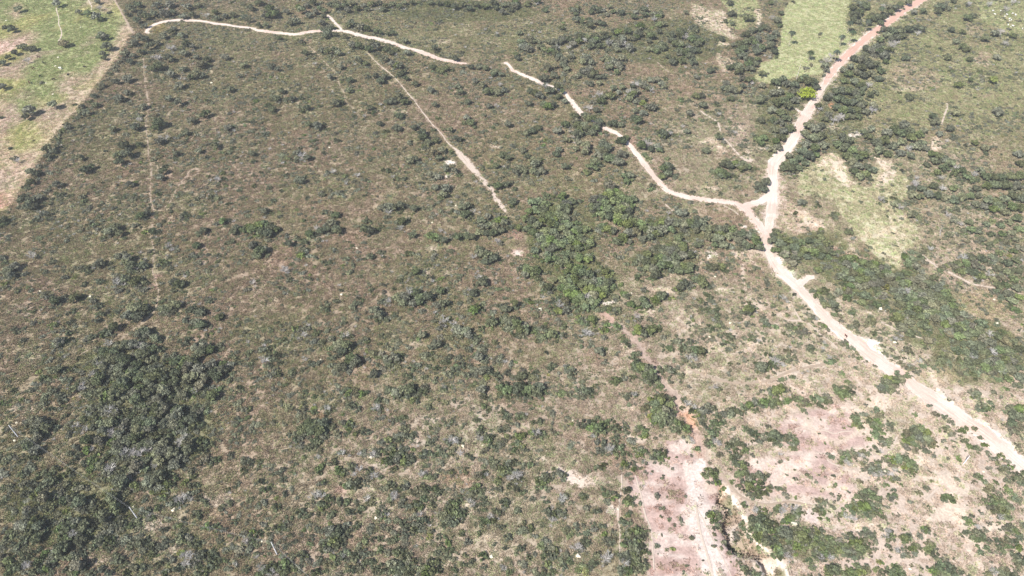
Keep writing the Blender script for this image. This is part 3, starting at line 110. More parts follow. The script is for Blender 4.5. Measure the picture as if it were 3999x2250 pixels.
(2,2): """30 30 60 d;60 20 60 d;120 40 65 l;160 40 60 l;190 60 60 d;140 90 55 l;90 80 55 d;200 20 60 d;230 60 40 d;60 90 40 d;380 70 45 l;360 80 40 d;420 90 40 g;520 60 50 g;560 50 55 d;590 60 45 d;500 40 45 d;630 10 35 d;540 90 45 g;480 100 35 d;920 90 45 b;930 85 35 d;880 155 30 d;1060 120 50 l;1080 150 60 l;1120 130 60 l;1160 110 55 d;1190 150 55 d;1110 190 60 l;1160 200 60 g;1200 220 55 d;1070 210 50 l;1140 250 60 g;1090 260 60 l;1040 240 32 y;1180 280 55 d;1120 300 50 d;1060 290 45 l;1220 270 45 d;1240 300 50 l;1290 300 45 d;1260 340 55 d;1310 340 50 d;1330 350 40 d;1220 340 45 l;1120 20 45 d;1130 90 40 d;1210 110 40 d;
1300 120 35 d;1320 160 50 b;1290 180 40 d;1350 200 50 d;1400 220 50 l;1450 200 55 g;1490 170 55 g;1510 180 40 d;1430 230 45 g;1370 180 40 b;1530 30 45 b;1560 40 35 g;1600 125 25 d;1560 240 45 d;1600 230 45 g;1640 220 50 g;1680 200 50 d;1720 220 45 g;1520 290 50 d;1560 300 45 d;1600 290 40 g;1750 170 50 d;1790 160 50 l;1830 140 50 g;1850 130 45 d;1900 130 55 l;1920 150 50 l;1880 160 40 d;1830 190 40 d;1500 380 55 d;1520 370 45 g;1540 350 40 d;1470 330 40 d;1440 290 45 d;1530 440 45 b;1500 450 40 d;1560 460 40 b;1640 460 45 d;1680 440 50 g;1720 460 50 d;1760 500 45 d;1690 500 40 d;1660 560 50 d;1700 550 50 d;1690 600 55 d;1740 610 55 l;1770 600 35 d;1720 660 55 l;1700 690 40 l;1760 680 50 d;1790 720 55 g;1830 700 55 g;1870 690 50 d;1910 700 40 d;1780 770 55 d;1830 770 60 l;1880 760 55 d;1840 820 55 d;1890 810 50 d;1920 830 40 d;1810 830 45 g;1750 740 45 d;1660 740 30 d;1780 350 50 d;1810 370 45 d;1840 380 45 d;1900 400 40 g;1760 340 40 d;1630 490 35 g;
240 700 60 g;220 740 55 d;210 770 45 l;270 730 40 d;240 780 40 l;290 720 30 d;360 680 50 g;390 690 40 g;310 640 30 d;130 610 40 d;30 700 60 b;60 690 50 b;20 740 50 g;40 800 50 d;80 820 40 d;20 660 45 l;10 590 50 d;40 600 35 d;180 360 60 b;200 370 55 g;230 380 50 d;150 370 45 l;310 360 45 o;330 370 35 d;70 380 50 l;40 400 50 l;30 440 40 l;70 470 40 y;20 500 40 d;100 500 35 d;60 250 40 d;30 310 35 g;90 240 35 d;160 290 35 d;200 280 40 g;510 310 50 d;560 300 55 d;600 280 45 d;640 260 40 d;590 330 50 l;650 330 60 d;700 310 50 l;720 290 45 l;680 360 50 l;760 340 45 d;800 320 45 d;850 350 45 g;620 370 45 g;970 330 45 d;940 340 40 g;1010 370 48 d;1000 380 40 l;1120 390 22 g;1080 410 25 g;740 490 55 b;730 500 50 b;770 500 45 d;790 470 45 g;710 490 45 g;780 540 45 d;820 480 45 d;830 520 40 d;780 420 40 d;660 500 45 g;690 450 45 d;640 440 40 g;870 530 40 d;940 520 45 o;960 530 45 l;990 510 45 d;930 500 35 d;970 490 35 g;850 600 48 l;880 610 40 d;1090 530 55 d;1110 540 55 l;1140 520 50 d;1070 560 45 g;1120 570 40 l;1150 540 35 d;915 640 35 l;930 630 30 d;1010 600 25 d;1400 490 35 l;1420 510 35 d;1350 430 35 b;1360 450 30 b;1340 400 25 g;1240 550 16 d;1210 640 20 g;1130 710 22 g;1140 690 18 d;1045 680 20 b;1060 660 15 g;990 770 20 b;680 620 50 d;660 630 40 g;580 660 28 d;690 790 35 d;760 820 40 g;770 860 40 l;800 850 35 d;870 800 45 d;850 810 35 g;890 790 30 d;700 830 35 d;740 830 40 d;380 870 60 b;370 880 45 g;400 850 40 d;440 900 35 g;530 850 45 d;540 860 35 d;720 890 40 g;880 870 50 d;900 880 45 d;870 900 45 l;920 870 35 d;960 900 30 g;880 980 40 g;890 970 35 d;870 990 35 l;640 960 45 d;560 940 40 g;
100 1100 55 d;60 1110 50 g;140 1090 45 d;270 970 55 d;310 990 50 d;340 960 40 g;300 1030 45 b;400 980 45 d;250 1190 50 g;220 1230 50 d;290 1240 50 g;260 1260 50 d;330 1260 45 d;300 1300 50 d;240 1300 40 d;330 1300 35 l;270 1360 45 d;550 1190 50 d;570 1200 40 l;500 1230 55 b;480 1240 50 b;520 1250 45 g;410 1290 45 g;720 1190 50 g;760 1170 40 o;760 1200 40 d;700 1330 60 b;730 1300 55 b;640 1300 50 g;620 1350 45 d;540 1370 45 l;560 1400 40 y;550 1420 40 y;590 1380 40 d;500 1400 40 d;300 1420 35 d;70 1240 45 d;30 1270 40 g;130 1300 40 d;170 1150 40 g;90 1050 35 d;180 1420 45 g;440 1330 45 d;390 1380 40 d;440 1150 40 d;490 1080 45 g;400 1100 45 g;560 1120 45 d;620 1090 40 g;680 1070 40 d;700 1140 40 l;
840 1040 45 d;860 1050 40 l;890 1050 35 d;830 1020 30 d;900 1110 55 l;940 1110 55 d;970 1140 50 d;990 1120 40 d;860 1150 55 l;910 1160 60 g;960 1180 50 d;870 1190 55 d;920 1210 60 d;960 1220 55 d;980 1215 40 d;850 1210 45 l;900 1240 50 d;940 1260 45 g;990 1270 45 d;1030 1265 35 d;830 1300 50 g;880 1310 60 g;920 1320 55 d;850 1360 60 b;900 1360 55 d;950 1350 55 l;990 1350 45 d;830 1400 55 g;880 1410 60 d;940 1400 55 o;980 1390 45 y;1010 1380 30 d;920 1290 50 d;1095 1220 30 g;1100 1225 20 d;1190 1025 25 d;1125 1000 22 d;1150 940 25 g;1120 940 22 g;1230 1070 18 g;1310 850 20 g;1320 1375 22 d;1290 1420 22 d;1410 1240 18 b;1440 1330 14 d;
1480 660 50 l;1520 670 50 d;1460 690 40 d;1540 700 45 d;1540 650 35 d;1555 745 42 l;1540 730 35 d;1600 790 30 l;1570 800 30 l;1590 820 30 o;1750 905 40 d;1760 920 30 d;1490 980 40 l;1510 1000 50 l;1550 1000 50 d;1520 1030 40 d;1540 1090 40 d;1550 1060 35 g;1620 1170 30 g;1700 1180 35 d;1680 1170 30 b;1640 1280 28 d;1620 930 25 o;1650 980 35 o;1640 940 28 d;1740 1050 35 l;1750 1090 35 d;1780 1150 35 l;1800 1180 30 d;1730 1070 30 l;
1760 1400 45 d;1740 1380 35 l;1790 1430 45 d;1830 1430 40 d;1850 1440 40 l;1730 1290 25 d;1720 1350 25 g;1860 1235 25 l;
1800 1010 40 d;1830 960 50 b;1860 950 45 d;1870 1000 55 d;1820 1020 50 d;1850 1050 60 d;1800 1060 45 g;1900 1030 55 d;1860 1100 60 l;1900 1090 60 d;1820 1100 50 d;1840 1150 50 l;1880 1150 55 l;1920 1160 50 d;1900 1200 40 d;1910 960 45 l""",
(3,2): """20 60 50 d;60 40 60 l;90 30 60 l;100 60 45 d;40 130 50 l;80 140 45 d;20 150 45 d;120 20 40 d;150 120 45 l;190 110 45 d;230 120 50 g;280 130 50 d;250 160 45 d;300 150 40 d;350 110 50 l;390 110 55 l;430 120 50 l;390 150 45 d;470 130 40 d;440 90 45 d;530 50 50 l;570 60 60 l;600 80 55 l;620 60 50 d;560 90 45 d;640 20 45 d;600 20 45 g;520 20 45 d;860 20 55 g;900 20 60 l;930 30 55 g;880 50 45 d;960 10 45 d;840 20 40 d;
20 370 55 d;50 380 60 d;80 400 55 d;30 420 50 d;100 390 35 d;160 390 45 g;190 410 50 d;200 440 45 d;170 450 40 g;130 400 45 d;220 420 30 d;190 480 40 g;60 450 40 d;90 530 35 b;90 580 35 d;660 260 50 l;680 290 50 d;650 300 40 d;700 310 40 d;660 230 35 d;760 270 45 d;830 200 45 l;840 240 45 d;830 280 50 l;790 290 50 d;810 330 55 d;850 350 50 l;800 370 55 l;840 400 45 d;870 420 45 d;900 430 45 d;930 420 35 d;890 450 40 g;920 310 40 g;930 290 35 g;940 350 40 o;850 310 35 d;430 445 18 l;560 230 15 d;300 260 12 d;
560 520 50 d;590 530 50 d;630 510 50 d;640 540 45 d;600 560 50 l;660 530 40 d;720 520 50 g;750 520 40 g;700 540 45 b;570 560 40 d;480 545 35 g;590 590 45 b;610 610 40 b;810 490 40 g;830 500 35 g;850 510 35 b;
1050 370 50 g;1060 400 55 d;1090 430 45 d;1050 430 45 l;1110 400 50 l;1120 350 60 l;1160 340 60 l;1200 370 60 l;1150 390 60 g;1200 410 60 l;1230 420 50 o;1180 440 45 d;1100 340 45 d;1240 440 30 d;1120 470 40 g;1150 320 45 l;
900 560 50 l;940 570 55 l;990 560 60 l;1040 560 60 d;1080 590 60 d;1100 620 55 l;1050 620 60 l;1000 600 55 g;1090 660 45 d;950 610 45 g;1060 680 40 g;890 580 35 d;1120 640 35 d;830 600 45 l;800 620 55 o;830 650 55 g;780 650 50 g;850 680 50 b;800 690 45 b;760 640 45 g;890 660 40 g;920 680 45 b;950 650 45 b;960 700 45 g;940 720 35 d;870 760 35 g;900 760 30 l;1010 760 25 g;760 780 22 d;750 800 18 d;820 790 30 d;
720 830 60 g;760 820 60 g;800 840 60 g;840 870 45 d;690 860 50 d;750 880 60 g;680 920 60 l;730 920 65 l;790 920 60 d;830 910 45 d;740 960 60 l;700 950 55 l;800 970 50 d;650 910 45 d;620 930 45 l;780 990 40 g;850 880 30 d;660 940 40 l;640 970 40 l;560 980 45 l;580 1000 45 b;620 1010 45 b;530 1000 35 g;650 1020 40 b;
390 870 45 d;410 890 45 d;430 880 35 d;390 930 40 d;380 960 45 g;410 970 40 l;360 950 35 d;420 950 30 d;530 870 30 g;490 930 35 g;210 855 25 l;510 755 22 l;500 760 15 o;400 810 12 d;295 685 28 g;435 700 20 d;200 645 16 d;140 685 20 g;20 780 35 d;10 800 35 d;80 780 35 d;70 790 30 g;80 940 45 g;110 950 45 b;60 950 40 d;130 920 35 b;190 940 50 b;220 950 50 g;240 980 40 d;200 980 50 g;180 1010 50 l;150 1030 50 l;220 1000 35 d;190 1040 45 d;130 1040 40 d;390 1010 25 d;460 1020 30 l;480 830 25 g;540 840 25 d;940 830 45 g;940 860 45 g;950 800 35 d;870 1000 30 g;850 990 30 d;
20 1060 60 d;60 1080 60 d;100 1100 50 d;40 1130 60 l;90 1150 60 d;20 1170 55 d;70 1190 55 l;110 1190 45 d;150 1110 45 o;190 1110 45 l;230 1110 60 g;280 1110 60 l;330 1120 60 g;380 1110 55 d;410 1100 40 d;200 1160 60 g;250 1170 60 b;310 1170 60 g;360 1170 60 d;400 1150 45 d;170 1190 50 d;220 1220 55 l;280 1220 60 d;340 1220 60 g;390 1210 45 d;430 1200 50 d;460 1170 50 l;480 1190 45 d;440 1240 50 g;490 1230 50 l;540 1210 50 d;580 1220 55 l;630 1190 55 l;680 1190 60 l;720 1180 55 d;740 1210 50 d;690 1240 60 l;640 1250 55 g;590 1270 50 d;540 1260 50 l;730 1260 50 d;690 1290 50 d;640 1300 45 g;580 1300 40 d;480 1280 50 d;430 1280 45 d;380 1270 45 g;760 1240 35 d;60 1250 60 l;90 1260 60 l;50 1290 50 l;90 1300 45 l;120 1240 50 d;160 1250 50 g;140 1300 55 b;310 1330 45 g;330 1380 45 g;400 1310 40 b;470 1310 45 b;30 1230 45 d;
740 1130 45 d;770 1120 50 g;780 1150 45 d;720 1100 45 g;850 1080 30 o;900 1110 50 b;930 1120 45 d;890 1150 45 b;940 1140 35 g;800 1250 25 o;1030 1160 50 l;1050 1160 45 l;1060 1150 45 d;1040 1190 40 l;1070 1140 30 d;1190 1100 50 g;1180 1090 45 l;1200 1110 40 d;1110 1220 50 y;1090 1240 45 l;1130 1230 45 d;1050 1240 30 o;970 1260 40 b;1050 1290 35 g;1210 1200 50 g;1230 1240 55 g;1250 1280 50 d;1200 1250 45 g;1340 850 50 l;1370 850 50 l;1390 870 45 d;1330 870 40 d;1200 790 40 d;1190 780 30 d;1430 720 35 g;1430 715 25 d;1220 660 25 g;1310 615 25 d;1140 820 40 g;1230 730 25 g;
500 1400 70 g;460 1420 65 g;540 1410 65 g;580 1430 50 d;510 1380 50 d;640 1400 65 l;680 1390 60 d;700 1420 60 l;740 1400 50 d;640 1430 60 l;840 1340 35 y;860 1350 30 l;740 1380 40 d;880 1420 55 d;920 1410 60 d;960 1400 60 d;1000 1420 50 d;940 1440 50 l;820 1400 40 d;1250 1410 60 l;1310 1390 65 l;1360 1380 65 d;1390 1400 55 d;1330 1430 65 l;1280 1440 55 d;1400 1430 50 d;1230 1390 45 g;1340 1330 35 o;1700 1420 65 b;1740 1420 65 g;1790 1410 60 d;1820 1430 55 d;1670 1440 50 d;
1700 900 55 g;1740 880 60 g;1780 900 55 d;1720 950 60 g;1770 960 60 g;1820 920 50 g;1690 930 50 g;1750 1010 50 b;1800 1000 50 g;1680 870 45 d;1760 840 45 g;1640 880 40 l;1840 1090 55 g;1870 1110 50 d;1800 1080 45 g;1900 1150 55 g;1850 1180 50 d;1780 1200 55 g;1740 1190 45 d;1760 1240 50 g;1820 1230 50 g;1880 1220 50 l;1910 1300 55 d;1880 1320 55 d;1900 1360 55 g;1850 1280 45 g;1580 1120 55 g;1620 1140 50 l;1600 1180 50 g;1560 1160 45 d;1640 1100 40 g;1580 1080 45 b;1660 1240 45 g;1600 1270 40 l;1500 1120 45 g;1530 1050 45 g;1490 1010 40 l;1660 770 45 g;1650 800 40 d;1700 790 40 g;1580 700 45 l;1600 710 40 d;1570 690 30 g;1640 740 35 g;1730 740 35 l;1800 790 45 l;1830 820 45 g;1880 860 50 g;1870 700 50 d;1900 710 50 d;1910 740 45 g;1890 680 40 d;1920 660 40 l;1850 720 35 d;1700 560 45 g;1760 540 45 l;1800 580 40 g;1740 600 40 d;1660 520 35 g;1830 620 40 l;1480 430 45 g;1520 470 40 l;1580 490 45 g;1440 560 35 l;1400 380 45 d;1380 360 40 g;1470 350 45 l;1490 330 35 l;1390 290 40 g;1330 340 40 g;1560 340 40 d;1600 400 35 g;1640 450 40 l;1340 250 40 g;1380 230 35 d;1270 230 40 g;1220 160 35 g;1110 230 35 g;
1540 60 50 g;1580 70 50 g;1610 160 50 g;1650 170 55 l;1640 200 50 l;1590 180 45 g;1680 150 45 g;1580 90 45 l;1850 180 60 g;1900 180 60 l;1860 230 65 g;1910 240 60 g;1850 290 60 l;1900 310 60 g;1830 330 55 g;1890 360 55 g;1840 270 55 g;1880 10 45 g;1800 30 35 g;1700 60 35 g;1760 100 30 g""",
}
# number of low shrubs, 0 (none) to 9, on an 8 x 6 mesh per sheet
LOW = {
(0,0): "00002665 00004664 00036555 00166664 01655554 04655554", (1,0): "76675567 33454444 33343345 44344345 33334544 34445534",
(2,0): "66765314 67778846 55665446 55655554 55444334 55435333", (3,0): "30334332 31564443 54653443 64764434 64666544 34455666",
(0,1): "45555445 65565444 55565433 35565532 23566554 23577664", (1,1): "34454455 44333454 44334344 34444545 45555555 55666666",
(2,1): "55445411 35445556 55335542 46544534 55444444 55553433", (3,1): "11014666 53113456 45544456 44456635 43434554 33233456",
(0,2): "55678754 46778744 66777654 77765654 77765555 78765555", (1,2): "45455456 45455556 44555445 45565545 56666655 66667654",
(2,2): "44455555 55542454 55541134 66531013 66541133 66541123", (3,2): "44333333 12343333 12343444 12343445 44444455 44444455",
}

# ------------------------------------------------------------------ noise and terrain
def _hash(ix, iy, s):
    h = (ix.astype(np.int64) * 374761393 + iy.astype(np.int64) * 668265263 + s * 1442695041) & 0xffffffff
    h = ((h ^ (h >> 13)) * 1274126177) & 0xffffffff
    return ((h ^ (h >> 16)) & 0xffff) / 65535.0
def vnoise(x, y, s=0):
    ix, iy = np.floor(x), np.floor(y)
    fx, fy = x - ix, y - iy
    fx, fy = fx * fx * (3 - 2 * fx), fy * fy * (3 - 2 * fy)
    a, b = _hash(ix, iy, s), _hash(ix + 1, iy, s)
    c, d = _hash(ix, iy + 1, s), _hash(ix + 1, iy + 1, s)
    return (a * (1 - fx) + b * fx) * (1 - fy) + (c * (1 - fx) + d * fx) * fy
def fbm(x, y, size, octv=4, s=0, gain=0.5):
    t, amp, tot = 0.0, 1.0, 0.0
    x, y = np.asarray(x, float) / size, np.asarray(y, float) / size
    for o in range(octv):
        t = t + amp * vnoise(x * 2 ** o + 17.3 * o, y * 2 ** o - 9.1 * o, s + o)
        tot += amp
        amp *= gain
    return t / tot
def sstep(a, b, x):
    t = np.clip((x - a) / (b - a), 0, 1)
    return t * t * (3 - 2 * t)

CP, SP = math.cos(R(PITCH)), math.sin(R(PITCH))
def ray(px, py):
    x, y = (np.asarray(px, float) - 2000) / FPX, (1125 - np.asarray(py, float)) / FPX
    return x, CP + y * SP, -SP + y * CP
def flat(px, py, z=0.0):
    dx, dy, dz = ray(px, py)
    t = (z - CAM_H) / dz
    return np.stack([dx * t, dy * t], -1)
def relief(x, y):
    h = 7.0 * (fbm(x, y, 210, 2, 3) - 0.5) + 2.4 * (fbm(x, y, 60, 3, 11) - 0.5) + 0.5 * (fbm(x, y, 11, 2, 23) - 0.5)
    return h
def dist_line(P, pts):
    """distance of points P (n,2) to a polyline, and the parameter 0..1 along it"""
    best = np.full(len(P), 1e9)
    par = np.zeros(len(P))
    n = len(pts) - 1
    for i in range(n):
        a, b = pts[i], pts[i + 1]
        ab = b - a
        t = np.clip(((P - a) @ ab) / max(ab @ ab, 1e-9), 0, 1)
        d = np.hypot(*(P - a - t[:, None] * ab).T)
        m = d < best
        best[m] = d[m]
        par[m] = (i + t[m]) / n
    return best, par
def inside(P, poly):
    x, y = P[:, 0], P[:, 1]
    c = np.zeros(len(P), bool)
    n = len(poly)
    for i in range(n):
        x1, y1 = poly[i]
        x2, y2 = poly[(i + 1) % n]
        if y1 == y2: continue
        c ^= ((y1 > y) != (y2 > y)) & (x < (x2 - x1) * (y - y1) / (y2 - y1) + x1)
    return c
def soft_poly(P, poly, soft):
    """1 inside, 0 outside, soft edge of SOFT metres"""
    lo, hi = poly.min(0) - soft, poly.max(0) + soft
    out = np.zeros(len(P))
    m = np.all((P >= lo) & (P <= hi), 1)
    Q = P[m]
    if not len(Q): return out
    d, _ = dist_line(Q, np.vstack([poly, poly[:1]]))
    sd = np.where(inside(Q, poly), d, -d)
    out[m] = sstep(-soft, soft, sd)
    return out
def pts(txt, sheet=None):
    """'x,y x,y ...' on a sheet (or on the whole picture) to an array of picture positions"""
    a = np.array([[float(v) for v in t.split(',')[:2]] for t in txt.split()])
    return a if sheet is None else a * SH + np.array([1000 * sheet[0], 750 * sheet[1]])
def gpts(txt, sheet=None):
    a = pts(txt, sheet)
    return flat(a[:, 0], a[:, 1])
def smooth_line(p, step):
    """Catmull-Rom through p (n,k), resampled every STEP in the first two coordinates"""
    p = np.asarray(p, float)
    q = np.vstack([2 * p[0] - p[1], p, 2 * p[-1] - p[-2]])
    out = []
    for i in range(1, len(q) - 2):
        a, b, c, d = q[i - 1], q[i], q[i + 1], q[i + 2]
        n = max(2, int(np.hypot(*(c - b)[:2]) / step))
        t = np.linspace(0, 1, n, endpoint=False)[:, None]
        out.append(0.5 * (2 * b + (c - a) * t + (2 * a - 5 * b + 4 * c - d) * t ** 2 + (3 * b - a - 3 * c + d) * t ** 3))
    out.append(p[-1:])
    return np.vstack(out)

# the gully: an undercut bank and the washed out floor beyond it
SCARP = smooth_line(gpts('1590,765 1550,830 1542,895 1580,935 1610,960 1600,1000 1560,1050 1585,1110 1605,1160 1610,1210 1650,1262 1700,1298 1745,1318 1800,1312 1850,1335 1880,1380 1895,1440 1900,1500', (2, 2)), 0.8)
RILL = smooth_line(gpts('1592,752 1640,820 1690,890 1735,975 1775,1060 1782,1110 1830,1180 1900,1240 1975,1300 2060,1400 2100,1500', (2, 2)), 0.8)
GULLY = np.vstack([SCARP, RILL[::-1]])
def carve(P):
    z = np.zeros(len(P))
    lo, hi = GULLY.min(0) - 3, GULLY.max(0) + 3
    m = np.all((P >= lo) & (P <= hi), 1)
    Q = P[m]
    if len(Q):
        ds, _ = dist_line(Q, SCARP)
        dr, _ = dist_line(Q, RILL)
        t = ds / (ds + dr + 1e-6)
        ins = inside(Q, GULLY)
        d = 6.0 * (1 - .8 * sstep(0.1, .75, t)) * sstep(-0.2, .9, ds) * sstep(0, 2.5, dr)
        d = d * (0.75 + 0.5 * fbm(Q[:, 0], Q[:, 1], 6, 2, 71))
        z[m] = -np.where(ins, d, 0)
    wash, par = dist_line(P, gpts('1250,140 1290,200 1330,265 1375,330', (2, 2)))
    z -= 1.2 * (1 - sstep(0.6, 3.2, wash))
    return z

def axis(lo, hi, inner_lo, inner_hi, step, grow=1.25):
    a = list(np.arange(inner_lo, inner_hi + step * 0.5, step))
    s = step
    while a[-1] < hi:
        s *= grow
        a.append(a[-1] + s)
    s = step
    while a[0] > lo:
        s *= grow
        a.insert(0, a[0] - s)
    return np.array(a)
GX = axis(-5000, 5000, -470, 470, 1.0)
GY = axis(-2500, 7000, 84, 720, 1.0)
XX, YY = np.meshgrid(GX, GY)
PV = np.stack([XX.ravel(), YY.ravel()], -1)
GZ = (relief(PV[:, 0], PV[:, 1]) + carve(PV)).reshape(XX.shape)
def bil(arr, x, y):
    x, y = np.asarray(x, float), np.asarray(y, float)
    i = np.clip(np.searchsorted(GX, x) - 1, 0, len(GX) - 2)
    j = np.clip(np.searchsorted(GY, y) - 1, 0, len(GY) - 2)
    u = np.clip((x - GX[i]) / (GX[i + 1] - GX[i]), 0, 1)
    v = np.clip((y - GY[j]) / (GY[j + 1] - GY[j]), 0, 1)
    if arr.ndim == 3: u, v = u[..., None], v[..., None]
    return (arr[j, i] * (1 - u) + arr[j, i + 1] * u) * (1 - v) + (arr[j + 1, i] * (1 - u) + arr[j + 1, i + 1] * u) * v
def height(x, y): return bil(GZ, x, y)
def ground_at(px, py, above=0.0):
    """the place on the terrain (or ABOVE metres over it) seen at a picture position"""
    z = np.zeros_like(np.asarray(px, float))
    for _ in range(7):
        p = flat(px, py, z + above)
        z = height(p[..., 0], p[..., 1])
    return p[..., 0], p[..., 1], z
def mpp(x, y, z=0.0):
    """metres per picture pixel at a place"""
    return (y * CP + (CAM_H - z) * SP) / FPX

